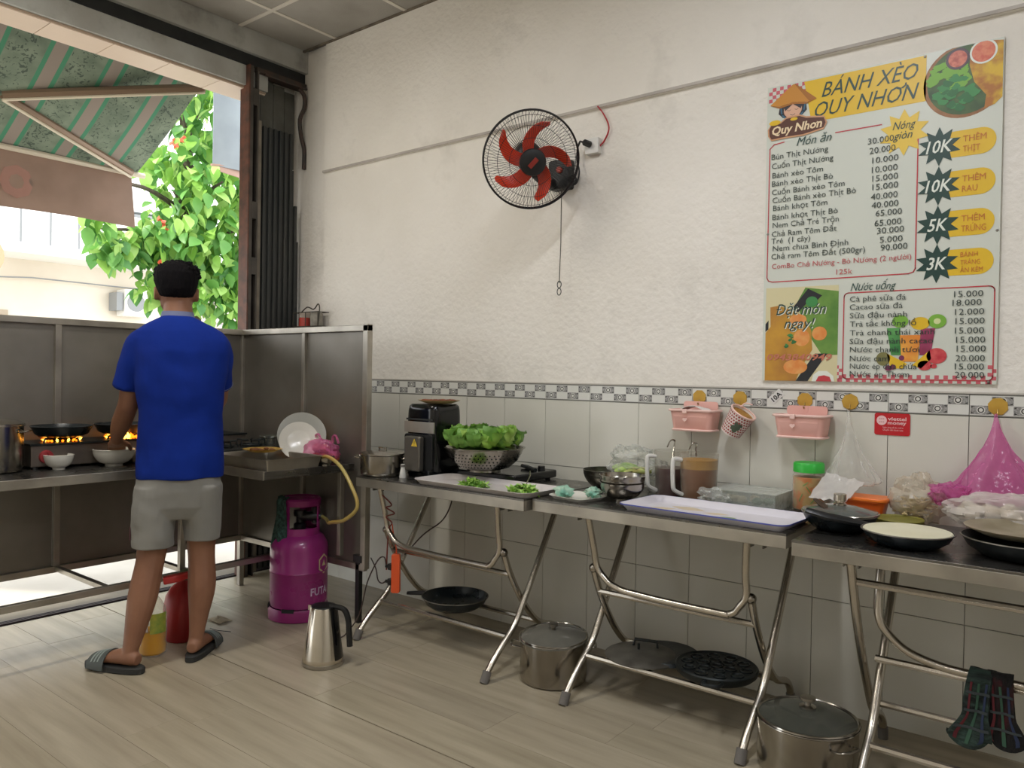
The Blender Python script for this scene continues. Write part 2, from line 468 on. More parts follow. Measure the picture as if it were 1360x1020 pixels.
# ceiling lamps (above the frame); far right and rear ones added for fill
for i, (lx, ly, lz, e, lc) in enumerate(LAMPS):
    t = thing('tube_lamp', ['white tube lamp under the ceiling above the tables', 'added fill tube lamp on the ceiling at the far right', 'white tube lamp under the ceiling near the cooking counter', 'added fill tube lamp on the ceiling behind the camera'][i], 'lamp', (lx, ly, lz+0.06))
    b = MB(); b.box(lx-0.05, lx+0.05, ly-0.62, ly+0.62, lz+0.02, lz+0.112); part('housing', b, white_pl, t)
    b = MB(); b.tube([(lx, ly-0.58, lz), (lx, ly+0.58, lz)], 0.014); part('tube', b, mat('lit_tube', '#ffffff', 0.5, emit='#fff4e6', estr=12), t)

# floor: planks along the wall, one object each
floor_m = []
for i, (a, c_) in enumerate([('#b3a993', '#978c77'), ('#b0a690', '#938973'), ('#b5ab96', '#9b907c'), ('#aea48f', '#938975'), ('#b2a892', '#978c77')]):
    floor_m.append(mat('floor_plank_%s' % 'abcde'[i], a, 0.36, c2=c_, scale=5, stretch=(0.3, 4.0, 1), bump=0.04, bscale=18, rvar=0.08, detail=10, ramp=(0.3, 0.7), coords='Generated' if False else 'Object'))
for m in floor_m: grime(m, '#857b6b', 3.1, 0.58, 0.78, 0.45)
b = MB(); b.box(-0.95, X1, YB, 0.03, -0.12, -0.004)
fl = struct('floor', b, mat('floor_gap', '#6d6659', 0.8))
pm = []
for L_ in (1.2, 0.6):
    for m in floor_m:
        t = MB(); t.box(0.0005, L_-0.0005, 0.0005, 0.1995, -0.008, 0.0)
        pm.append((L_, t.mesh('floor_plank', m, None, False)))
random.seed(3)
y = 0.03-0.2; row = 0
y = -0.17
while y > YB-0.2:
    x = -0.72 - (row*0.37 % 0.9) 
    while x < 5.2:
        k = random.randrange(5)
        L_, me = pm[k if x > -0.72 else 5+k]
        if x + L_ > -0.70:
            if x < -0.72:
                t = MB(); t.box(-0.72, x+L_-0.0011, y+0.0011, y+0.1989, -0.008, 0.0)
                part('floor_plank', t, floor_m[k], fl, smooth=False)
            else:
                link('floor_plank', me, fl, (x, y, random.uniform(-0.0003, 0.0002)))
        x += L_
    y -= 0.2; row += 1
    if row == 6: y -= 0.004
b = MB(); b.box(-0.72, X1, 0.0-0.0, 0.012, -0.008, 0.03); part('floor_edge', b, mat('edge_dirt', '#6a6155', 0.9), fl)
b = MB(); b.box(-0.72, X1, -0.02, 0.03, -0.008, 0.0); part('floor_edge', b, floor_m[0], fl)

# street front: beam, slot, soffit, posts, threshold
b = MB(); b.box(-0.95, X0, YB, 0.03, 3.10, ZC+0.02); 
bt = struct('trim_2', b, paint_grey)
b = MB(); b.box(-0.74, X0-0.03, YB, 0.03, 3.03, 3.10); struct('trim_3', b, black_matte)
b = MB(); b.box(-0.93, -0.695, YB, -0.236, 2.915, 3.075); struct('trim_4', b, paint_grey)
so = MB(); so.box(-0.93, -0.715, YB, -0.236, 2.905, 2.915); sof = struct('trim_5', so, mat('soffit_grout', '#b09c88', 0.8))
tl = MB(); tl.box(0.0, 0.205, 0.002, 0.298, 0, 0.006); tle = tl.mesh('soffit_tile', mat('soffit_tile', '#e6d3c2', 0.35, c2='#dccab8', scale=3), None, False)
for k in range(16): link('soffit_tile', tle, sof, (-0.925, -0.236-0.3*(k+1), 2.8995))
b = MB(); b.box(-0.95, -0.80, -0.235, 0.2, 0, ZC); struct('wall_left', b, plaster)
b = MB(); b.box(-0.95, -0.66, YB-0.2, YB+0.25, 0, ZC); struct('wall_front', b, plaster)
# threshold track
b = MB()
for x in (-0.785, -0.765, -0.745): b.box(x, x+0.007, YB, -0.1, -0.004, 0.006)
b.box(-0.79, -0.735, YB, -0.1, -0.012, -0.002)
struct('trim_6', b, mat('track_metal', '#3b3136', 0.5, 0.4))
b = MB(); b.box(-3.2, -0.72, -9, 4, -0.12, -0.006); struct('trim_7', b, mat('porch_floor', '#c9c4ba', 0.6, c2='#b9b3a8', scale=2))

# folded steel gate in its pocket at the end of the opening
g = thing('folding_gate', 'dark folded steel shutter gate stacked beside the white wall corner', 'gate', (-0.74, -0.2, 0))
b = MB(); b.box(-0.75, -0.665, -0.375, -0.352, 0, 3.03); b.box(-0.75, -0.665, -0.325, -0.315, 0, 3.03)
b.box(-0.75, -0.738, -0.375, -0.315, 0, 3.03)
for z in (0.4, 1.1, 1.8, 2.13, 2.8): b.box(-0.74, -0.664, -0.354, -0.323, z, z+0.10)
part('guide_post', b, mat('post_paint', '#4d4842', 0.5, c2='#37332f', scale=8), g, smooth=False, label='slotted brown guide post')
b = MB(); b.box(-0.752, -0.66, -0.384, -0.375, 0, 3.03); part('post_edge', b, mat('post_rust', '#6b4334', 0.6, c2='#4a352c', scale=16), g)
b = MB(); b.box(-0.74, -0.668, -0.313, -0.293, 0.02, 2.72); part('side_strip', b, mat('strip_paint', '#7d7568', 0.6, c2='#625b50', scale=9), g)
for k in range(15):
    y = -0.290 + k*0.0190
    b = MB()
    b.box(-0.735, -0.690+0.012*(k % 2), y, y+0.0165, 0.03, 2.70 - (0.0 if k < 12 else 0.22*(k-11)))
    part('gate_slat', b, gate_dark, g, smooth=False)
for k, (ya, yb, zt) in enumerate(((-0.333, -0.26, 3.02), (-0.257, -0.17, 3.0), (-0.167, -0.09, 2.99), (-0.087, -0.015, 2.97))):
    b = MB(); b.box(-0.755, -0.735, ya, yb, 2.66 if k < 3 else 2.5, zt); part('header_panel', b, gate_mid, g, smooth=False)
b = MB(); b.box(-0.75, -0.662, -0.33, 0.022, 3.005, 3.03); b.tube([(-0.66, -0.28, 3.0), (-0.66, 0.02, 3.0)], 0.008)
part('top_rail', b, rust, g)
b = MB(); b.tube(spline([(-0.665, -0.03, 2.99), (-0.655, 0.0, 2.95), (-0.66, 0.005, 2.88), (-0.67, -0.02, 2.80), (-0.675, -0.005, 2.7), (-0.67, 0.015, 2.62), (-0.67, 0.015, 2.5)], 4), 0.013, n=6); part('bent_edge', b, rust, g)

# =================================================================== OUTSIDE
street = mat('street', '#b8b4ac', 0.9, c2='#aaa59c', scale=1.2, bump=0.2)
b = MB(); b.box(-60, -3.2, -40, 50, -0.2, -0.10); struct('trim_8', b, street)

# awning
aw = thing('awning', 'green and white floral striped awning hanging over the street front', 'awning', (-0.95, -2.2, 3.04))
def awn_mat():
    m = mat('awning_fabric', '#84927f', 0.85, c2='#6b7a69', scale=9)
    nt = m.node_tree; N = nt.nodes; L = nt.links; bb = N['Principled BSDF']
    src = bb.inputs['Base Color'].links[0].from_socket
    tc = N.new('ShaderNodeTexCoord'); sp = N.new('ShaderNodeSeparateXYZ'); L.new(tc.outputs['Object'], sp.inputs[0])
    def wave(freq, off, lo, hi):
        a = N.new('ShaderNodeMath'); a.operation = 'MULTIPLY_ADD'; a.inputs[1].default_value = freq; a.inputs[2].default_value = off; L.new(sp.outputs[1], a.inputs[0])
        f = N.new('ShaderNodeMath'); f.operation = 'FRACT'; L.new(a.outputs[0], f.inputs[0])
        g1 = N.new('ShaderNodeMath'); g1.operation = 'GREATER_THAN'; g1.inputs[1].default_value = lo; L.new(f.outputs[0], g1.inputs[0])
        g2 = N.new('ShaderNodeMath'); g2.operation = 'LESS_THAN'; g2.inputs[1].default_value = hi; L.new(f.outputs[0], g2.inputs[0])
        mu = N.new('ShaderNodeMath'); mu.operation = 'MULTIPLY'; L.new(g1.outputs[0], mu.inputs[0]); L.new(g2.outputs[0], mu.inputs[1]); return mu.outputs[0]
    def mixin(fac, col, src):
        mx = N.new('ShaderNodeMix'); mx.data_type = 'RGBA'; mx.inputs[7].default_value = lin(col); L.new(fac, mx.inputs[0]); L.new(src, mx.inputs[6]); return mx.outputs[2]
    F_ = 3.4
    src = mixin(wave(F_, 0, 0.18, 0.40), '#958a80', src)
    src = mixin(wave(F_, 0, 0.10, 0.18), '#4b8d6d', src)
    src = mixin(wave(F_, 0, 0.40, 0.48), '#4b8d6d', src)
    v = N.new('ShaderNodeTexNoise'); v.inputs['Scale'].default_value = 34; v.inputs['Detail'].default_value = 3; v.inputs['Distortion'].default_value = 1.5
    L.new(tc.outputs['Object'], v.inputs['Vector'])
    r = N.new('ShaderNodeMapRange'); r.inputs[1].default_value = 0.575; r.inputs[2].default_value = 0.61; r.inputs[4].default_value = 0.8; L.new(v.outputs[0], r.inputs[0])
    band = wave(F_, 0, 0.5, 1.08)
    mu = N.new('ShaderNodeMath'); mu.operation = 'MULTIPLY'; L.new(r.outputs[0], mu.inputs[0]); L.new(band, mu.inputs[1])
    src = mixin(mu.outputs[0], '#3c4a42', src)
    L.new(src, bb.inputs['Base Color'])
    # cloth lets some daylight through
    out = N['Material Output']; tr = N.new('ShaderNodeBsdfTranslucent'); L.new(src, tr.inputs[0])
    ms = N.new('ShaderNodeMixShader'); ms.inputs[0].default_value = 0.08; L.new(bb.outputs[0], ms.inputs[1]); L.new(tr.outputs[0], ms.inputs[2]); L.new(ms.outputs[0], out.inputs[0])
    return m
awm = awn_mat()
AY0, AY1 = -0.45, -4.6
XA, ZA, XB, ZB = -0.95, 3.055, -1.88, 2.56
b = MB(); b.grid(lambda u, v: (XA+(XB-XA)*u, AY0+(AY1-AY0)*v, ZA+(ZB-ZA)*u - 0.03*math.sin(PI*u) + 0.006*math.sin(30*v+3*u)), 10, 40, 0.003)
part('canopy', b, awm, aw)
val_m = mat('valance_cloth', '#b49e90', 0.85, c2='#a38e80', scale=3)
vnt = val_m.node_tree; vb = vnt.nodes['Principled BSDF']; vtr = vnt.nodes.new('ShaderNodeBsdfTranslucent'); vms = vnt.nodes.new('ShaderNodeMixShader'); vms.inputs[0].default_value = 0.45
vnt.links.new(vb.inputs['Base Color'].links[0].from_socket, vtr.inputs[0]); vnt.links.new(vb.outputs[0], vms.inputs[1]); vnt.links.new(vtr.outputs[0], vms.inputs[2]); vnt.links.new(vms.outputs[0], vnt.nodes['Material Output'].inputs[0])
b = MB(); b.grid(lambda u, v: (XB-0.02+0.02*math.sin(9*v+2*u)*u, AY0-0.03+(AY1-AY0)*v + 0.02*u*(v < 0.01), 2.545-0.36*u + (0.012*math.sin(14*v))*u), 8, 50, 0.003)
part('valance', b, val_m, aw)
b = MB(); b.tube([(XB, AY0+0.05, ZB-0.015), (XB, AY1, ZB-0.015)], 0.018, n=8); part('front_bar', b, mat('awning_bar', '#d8cdb8', 0.4), aw)
armm = mat('awning_arm', '#8a7460', 0.4, 0.3); armw = mat('awning_arm_edge', '#dcd2bc', 0.4)
for (p, q) in (((-0.98, -0.48, 2.93), (-1.50, -1.38, 2.735)), ((-1.50, -1.38, 2.735), (-1.86, -0.50, 2.545)), ((-0.98, -4.4, 2.93), (-1.50, -3.5, 2.735)), ((-1.50, -3.5, 2.735), (-1.86, -4.4, 2.545))):
    b = MB(); b.tube([p, q], 0.026, n=8); b.cur = 1; b.tube([Vector(p)+Vector((-0.0, 0, -0.03)), Vector(q)+Vector((0, 0, -0.03))], 0.009, n=6)
    part('arm', b, [armm, armw], aw)
# faded red lettering on the valance, seen through from behind
vtm = mat('faded_red', '#a87e70', 0.8)
b = MB()
text(b, 'OR', 0, 0, 0.24, 0.34, offset=0.016, h=0, M=Matrix(((0, 0, 1, XB-0.010), (-1, 0, 0, -1.08), (0, 1, 0, 2.27), (0, 0, 0, 1))))
# (the characters are too faded to read: only two round shapes show)
part('faded_print', b, vtm, aw, smooth=False)

# blue-grey sheet hanging beside the opening
HS = None
t = thing('hanging_sheet', 'blue grey sheet hanging in front of the tree beside the gate post', 'sheet', (-1.62, 0.45, 2.66))
b = MB(); b.grid(lambda u, v: (-1.62+0.015*math.sin(5*u), -0.05+1.2*u, 3.35-0.69*v+0.02*u), 12, 8, 0.004); part('sheet', b, mat('sheet_blue', '#8f989c', 0.6, c2='#7f878c', scale=3), t)
b = MB(); b.tube(spline([(-1.62, -0.06, 2.66), (-1.62, 0.15, 2.685), (-1.62, 0.5, 2.68), (-1.62, 1.15, 2.69)], 4), 0.01, n=6)
b.grid(lambda u, v: (-1.62+0.02*v, 0.0+1.1*u, 2.665 - 0.09*v*(0.5+u)), 8, 3, 0.004); part('hem', b, mat('sheet_hem', '#9c8173', 0.8), t)

b = MB(); b.tube([(-0.95, 0.12, 3.22), (-1.62, 0.12, 3.345)], 0.012, n=6); b.tube([(-0.95, 0.12, 2.8), (-1.62, 0.12, 3.33)], 0.008, n=6); b.tube([(-1.62, -0.05, 3.35), (-1.62, 1.15, 3.35)], 0.012, n=6); part('bracket', b, rust, t)
# buildings across the street
bw = mat('far_wall', '#dfd7c8', 0.8, c2='#d3c9b8', scale=0.8); bdark = mat('far_dark', '#4b5052', 0.5); bgrey = mat('far_grey', '#8c8f90', 0.6)
bwh = mat('far_white', '#efeeea', 0.7)
t = thing('far_house', 'sunlit cream house across the street with a railed balcony', 'building', (-10, 2, -0.1))
b = MB(); b.box(-14, -10, -6, 3.9, -0.1, 2.9); part('ground_storey', b, bw, t, smooth=False)
b = MB(); b.box(-14, -9.2, -6, 4.0, 2.9, 3.05); part('balcony_slab', b, bwh, t)
b = MB(); b.box(-14, -10.6, -6, 3.9, 3.05, 6.4); part('upper_storey', b, bwh, t, smooth=False)
for k in range(22):
    y = -5.0+0.4*k
    b = MB(); b.box(-9.26, -9.235, y, y+0.025, 3.05, 3.7); part('railing_bar', b, bgrey, t, smooth=False)
b = MB(); b.box(-9.28, -9.22, -5.2, 3.95, 3.7, 3.75); part('railing_top', b, bgrey, t)
for (y0, y1, z0, z1) in ((-0.6, 0.7, 3.3, 5.4), (1.9, 3.0, 3.9, 5.2)):
    f = MB(); f.box(-10.62, -10.56, y0, y1, z0, z1); fo = part('window', f, bwh, t, smooth=False)
    p_ = MB(); p_.box(-10.57, -10.55, y0+0.07, (y0+y1)/2-0.03, z0+0.07, z1-0.07); p_.box(-10.57, -10.55, (y0+y1)/2+0.03, y1-0.07, z0+0.07, z1-0.07); part('pane', p_, mat('far_glass', '#9fb0b8', 0.1), fo)
b = MB(); b.box(-10.02, -9.97, 0.2, 1.5, -0.1, 2.1); part('door', b, mat('far_door', '#a89a86', 0.6), t)
b = MB(); b.tube([(-9.9, -3, 2.6), (-9.9, 0.5, 2.52), (-9.9, 1.8, 2.62), (-9.9, 3.8, 2.6)], 0.012, n=5); part('cable', b, bgrey, t)
t = thing('air_conditioner', 'white air conditioner unit on the cream house wall', 'air conditioner', (-9.75, 3.35, 2.1))
b = MB(); b.box(-9.98, -9.66, 3.12, 3.58, 2.12, 2.56); part('casing', b, bwh, t, bevel=0.01)
b = MB(); b.lathe([(0.14, 0), (0.15, 0.01), (0, 0.012)], (0, 0, 0), 18, Matrix.Translation((-9.66, 3.3, 2.34)) @ Matrix.Rotation(PI/2, 4, 'Y')); part('fan_grille', b, bgrey, t)
b = MB(); b.box(-9.98, -9.7, 3.0, 3.1, 2.2, 2.5); part('side_panel', b, bgrey, t)
t = thing('grey_house', 'grey shuttered house behind the tree beyond the gate post', 'building', (-11, 8, -0.1))
b = MB(); b.box(-15, -11, 4.6, 13, -0.1, 3.2); part('wall', b, mat('far_grey_wall', '#a7a6a6', 0.8), t, smooth=False)
b = MB(); b.box(-15.2, -10.6, 4.4, 13.2, 3.2, 3.36); part('roof_slab', b, bgrey, t)
for k in range(14):
    b = MB(); b.box(-11.03, -10.99, 5.2, 7.2, 0.2+0.18*k, 0.2+0.18*k+0.15); part('shutter_slat', b, mat('far_shutter', '#c6bcb2', 0.6), t, smooth=False)
t = thing('orange_sign', 'round orange sign at the far left of the opening', 'sign', (-8.6, 0.72, 0))
b = MB(); b.tube([(-8.6, 0.60, -0.1), (-8.6, 0.60, 3.0)], 0.02, n=6); part('pole', b, bgrey, t)
b = MB(); b.lathe([(0, 0), (0.27, 0), (0.27, 0.03), (0, 0.03)], (0, 0, 0), 20, Matrix.Translation((-8.56, 0.70, 2.72)) @ Matrix.Rotation(PI/2, 4, 'Y')); part('disc', b, mat('orange_sign', '#e8a583', 0.6), t)
b = MB(); b.tube([Vector((-7.5, -6+14*i/20, 3.30-0.25*math.sin(PI*i/20)*0.5 + 0.02*i)) for i in range(21)], 0.018, n=5)
single('street_cable', b, bdark, 'dark cable strung across above the balcony railing', 'cable', (-7.5, 0, 3.4))

# tree: trunk, boughs, leaves
def tree():
    t = thing('street_tree', 'leafy green street tree with a few red blossoms behind the man', 'tree', (-5.0, 1.75, -0.1))
    b = MB(); trunk = [(-5.0, 1.75, -0.1), (-5.02, 1.72, 1.0), (-4.98, 1.68, 2.2), (-5.0, 1.62, 3.4), (-5.05, 1.6, 4.6), (-5.1, 1.55, 5.4)]
    b.tube(spline(trunk, 5), [0.13-0.09*i/25 for i in range(26)], n=9)
    bark = mat('bark', '#5b5146', 0.9, c2='#463d34', scale=12, bump=0.4)
    part('trunk', b, bark, t)
    random.seed(11)
    tips = []
    boughs = [((-5.0, 1.68, 2.3), (-4.6, 0.95, 2.75)), ((-5.0, 1.66, 2.7), (-4.5, 1.2, 3.1)), ((-5, 1.66, 2.2), (-4.7, 2.35, 2.2)), ((-5, 1.62, 3.2), (-4.6, 2.3, 3.6)), ((-5, 1.6, 3.6), (-4.5, 1.3, 4.0)), ((-5, 1.6, 3.9), (-4.9, 2.1, 4.5)), ((-5, 1.6, 2.0), (-4.6, 1.5, 1.9)), ((-5, 1.68, 2.5), (-4.5, 0.45, 2.6)), ((-5, 1.62, 3.0), (-4.3, 0.3, 3.0)), ((-5, 1.6, 4.2), (-5.2, 1.0, 4.7)), ((-5, 1.7, 2.4), (-4.4, 1.9, 2.8)), ((-5, 1.6, 2.8), (-4.4, 1.7, 3.3))]
    for a, c in boughs:
        a, c = Vector(a), Vector(c); mid = (a+c)/2+Vector((0, 0, 0.12))
        bb = MB(); bb.tube(spline([a, mid, c], 4), [0.035-0.003*i for i in range(9)], n=6); part('bough', bb, bark, t)
        for k in range(3): tips.append(a.lerp(c, 0.45+0.27*k) + Vector((0, 0, 0.05)))
    # crown volume follows the photograph: dense clump at the middle and right, a small spray to the left
    def leaf_mesh(nm, m):
        L_, W_ = 0.17, 0.058
        prof = [(0, 0.0), (0.12, 0.6), (0.35, 1.0), (0.6, 0.85), (0.82, 0.45), (1.0, 0.0)]
        V = []; F = []
        for i, (a, wd) in enumerate(prof):
            zc = -0.5*L_*a*a*0.5
            V += [(L_*a, -W_*wd, zc+0.012*wd), (L_*a, 0, zc), (L_*a, W_*wd, zc+0.012*wd)]
        for i in range(5):
            k = i*3
            F += [(k, k+3, k+4, k+1), (k+1, k+4, k+5, k+2)]
        mm = MB(); mm.add(V, F); return mm.mesh(nm, m, None, True, 80, False)
    lm = []
    for i, (a, c) in enumerate((('#7fae4a', '#90bb58'), ('#5d9444', '#6ea250'), ('#9cc564', '#aed07a'), ('#4c8340', '#5a8f4a'))):
        m = mat('tree_leaf_%s' % 'abcd'[i], a, 0.42, c2=c, scale=6)
        nt = m.node_tree; N = nt.nodes; bb = N['Principled BSDF']
        tr = N.new('ShaderNodeBsdfTranslucent'); tr.inputs[0].default_value = lin(c); ms = N.new('ShaderNodeMixShader'); ms.inputs[0].default_value = 0.4
        nt.links.new(bb.outputs[0], ms.inputs[1]); nt.links.new(tr.outputs[0], ms.inputs[2]); nt.links.new(ms.outputs[0], N['Material Output'].inputs[0])
        lm.append(m)
    lms = [leaf_mesh('leaf', m) for m in lm]
    # clumps: (centre, spread, count)
    clumps = [((-4.7, 1.55, 3.35), (0.45, 0.42, 0.5), 340), ((-4.7, 1.85, 2.6), (0.4, 0.5, 0.42), 300), ((-4.6, 1.25, 2.7), (0.35, 0.35, 0.28), 210), ((-4.8, 1.55, 4.3), (0.5, 0.5, 0.5), 260),
              ((-4.6, 0.80, 2.50), (0.2, 0.30, 0.20), 110), ((-4.6, 0.62, 2.42), (0.15, 0.22, 0.12), 40), ((-4.3, 0.30, 2.62), (0.1, 0.10, 0.15), 26), ((-4.6, 1.2, 2.12), (0.25, 0.3, 0.2), 110), ((-4.6, 1.5, 2.08), (0.25, 0.25, 0.16), 60), ((-4.6, 1.9, 2.05), (0.25, 0.4, 0.2), 90), ((-4.6, 2.15, 1.98), (0.25, 0.25, 0.2), 90), ((-4.6, 2.2, 3.3), (0.4, 0.3, 0.6), 190), ((-5.2, 1.7, 5.0), (0.6, 0.8, 0.4), 120)]
    pts = []
    for c, s_, n in clumps:
        for _ in range(n):
            d = Vector([random.gauss(0, 0.62) for _ in range(3)])
            if d.length > 1.25: d = d.normalized()*1.25*random.random()**0.3
            pts.append(Vector((c[0]+d.x*s_[0], c[1]+d.y*s_[1], c[2]+d.z*s_[2])))
    cp = Vector((3.4, -3, 1.2)); pts.sort(key=lambda p: (p-cp).length + random.uniform(0, 0.5))
    rest = [MB() for _ in lm]
    for i, p in enumerate(pts):
        k = random.choices(range(4), (4, 4, 3, 2))[0]
        M = Matrix.Translation(p) @ Euler((random.uniform(-0.7, 0.7), random.uniform(0.25, 1.35), random.uniform(0, 2*PI))).to_matrix().to_4x4() @ Matrix.Scale(random.uniform(0.75, 1.25), 4)
        if i < 298:
            o = D.objects.new('leaf', lms[k]); COL.objects.link(o); o.parent = t
            o.matrix_basis = Matrix.Translation(-Vector(t.location)) @ M
        else:
            me = lms[k]
            rest[k].add([v.co for v in me.vertices], [tuple(q.vertices) for q in me.polygons], M)
    allr = MB()
    for k, r in enumerate(rest): allr.cur = k; allr.add(r.v, r.f)
    part('foliage', allr, lm, t, kind='stuff', ang=80)
    fm = mat('red_blossom', '#e2654a', 0.6)
    for (y, z) in ((1.05, 2.72), (1.12, 2.35), (2.12, 2.5), (2.25, 3.0), (2.3, 3.35), (1.95, 3.75), (1.2, 3.6), (2.2, 2.6)):
        bb = MB()
        for k in range(7):
            M = Matrix.Translation((-4.45, y+random.uniform(-0.05, 0.05), z+random.uniform(-0.06, 0.06))) @ Euler((random.uniform(0, 3), random.uniform(0, 3), random.uniform(0, 6))).to_matrix().to_4x4()
            bb.grid(lambda u, v: ((u-0.5)*0.05, v*0.06, 0.02*math.sin(3*u)), 2, 2, 0, M)
        part('blossom', bb, fm, t)
tree()

# =================================================================== STEEL COUNTER WITH SPLASH SCREEN
ct = thing('cooking_counter', 'L shaped stainless steel cooking counter with tall splash screen in the corner', 'counter', (-0.3, -0.9, 0))
CXs, CYs, ZT, ZB2 = -0.54, -0.48, 1.458, 0.29     # screen planes, top and bottom
YE = -3.3
for k, (ya, yb) in enumerate(((YE, -2.41), (-2.39, -1.475), (-1.445, -0.495))):
    b = MB(); b.box(CXs-0.012, CXs-0.004, ya, yb, ZB2, ZT-0.01); part('screen_panel', b, steel_sheet, ct, smooth=False)
for k, (xa, xb) in enumerate(((-0.525, 0.02), (0.045, 0.515))):
    b = MB(); b.box(xa, xb, CYs+0.004, CYs+0.012, ZB2, ZT-0.01); part('screen_panel', b, steel_sheet, ct, smooth=False)
def bar(nm, x0, x1, y0, y1, z0, z1, m=steel_edge, **k):
    b = MB(); b.box(x0, x1, y0, y1, z0, z1); return part(nm, b, m, ct, bevel=0.002, smooth=False, **k)
bar('top_rail', CXs-0.016, CXs+0.016, YE, CYs+0.016, ZT-0.03, ZT)
bar('top_rail', CXs+0.016, 0.54, CYs-0.016, CYs+0.016, ZT-0.03, ZT)
bar('bottom_rail', CXs-0.016, CXs+0.016, YE, CYs+0.016, ZB2-0.03, ZB2)
bar('bottom_rail', CXs+0.016, 0.53, CYs-0.012, CYs+0.012, ZB2-0.03, ZB2)
for y in (-2.4, -1.46): bar('screen_post', CXs-0.012, CXs+0.016, y-0.014, y+0.014, ZB2, ZT-0.03)
bar('screen_post', 0.02, 0.045, CYs-0.014, CYs+0.012, ZB2, ZT-0.03)
bar('corner_post', CXs-0.014, CXs+0.014, CYs-0.014, CYs+0.014, 0, ZT-0.03)
bar('end_post', 0.505, 0.54, CYs-0.016, CYs+0.016, ZB2-0.02, ZT+0.003)
bar('end_leg', 0.468, 0.496, CYs-0.012, CYs+0.012, 0.0, 0.33, black_pl, label='black end leg')
bar('leg_clamp', 0.46, 0.52, CYs-0.02, CYs+0.016, 0.30, 0.335, black_pl)
b = MB(); b.prism([(-0.53, YE), (0.0, YE), (0.0, -0.99), (0.44, -0.99), (0.46, -0.497), (-0.53, -0.497)], 0.755, 0.78)
b.prism([(-0.53, YE), (-0.003, YE), (-0.003, -0.993), (0.437, -0.993), (0.457, -0.5), (-0.53, -0.5)], 0.7435, 0.755)
part('counter_top', b, tabletop_m, ct, bevel=0.002, smooth=False)
bar('edge_strip', -0.002, 0.005, YE, -0.995, 0.742, 0.782)
bar('edge_strip', 0.0055, 0.44, -0.998, -0.989, 0.742, 0.782)
bar('front_rail', -0.014, 0.014, YE, -0.50, 0.265, 0.293)
for y in (-2.3, -1.456, -1.08): bar('cross_rail', CXs+0.016, -0.014, y-0.012, y+0.012, 0.267, 0.289)
for y in (-2.7, -1.13): bar('front_leg', -0.013, 0.013, y-0.013, y+0.013, 0.0, 0.744)
bar('front_leg', 0.395, 0.42, -0.55, -0.525, 0.33, 0.744)

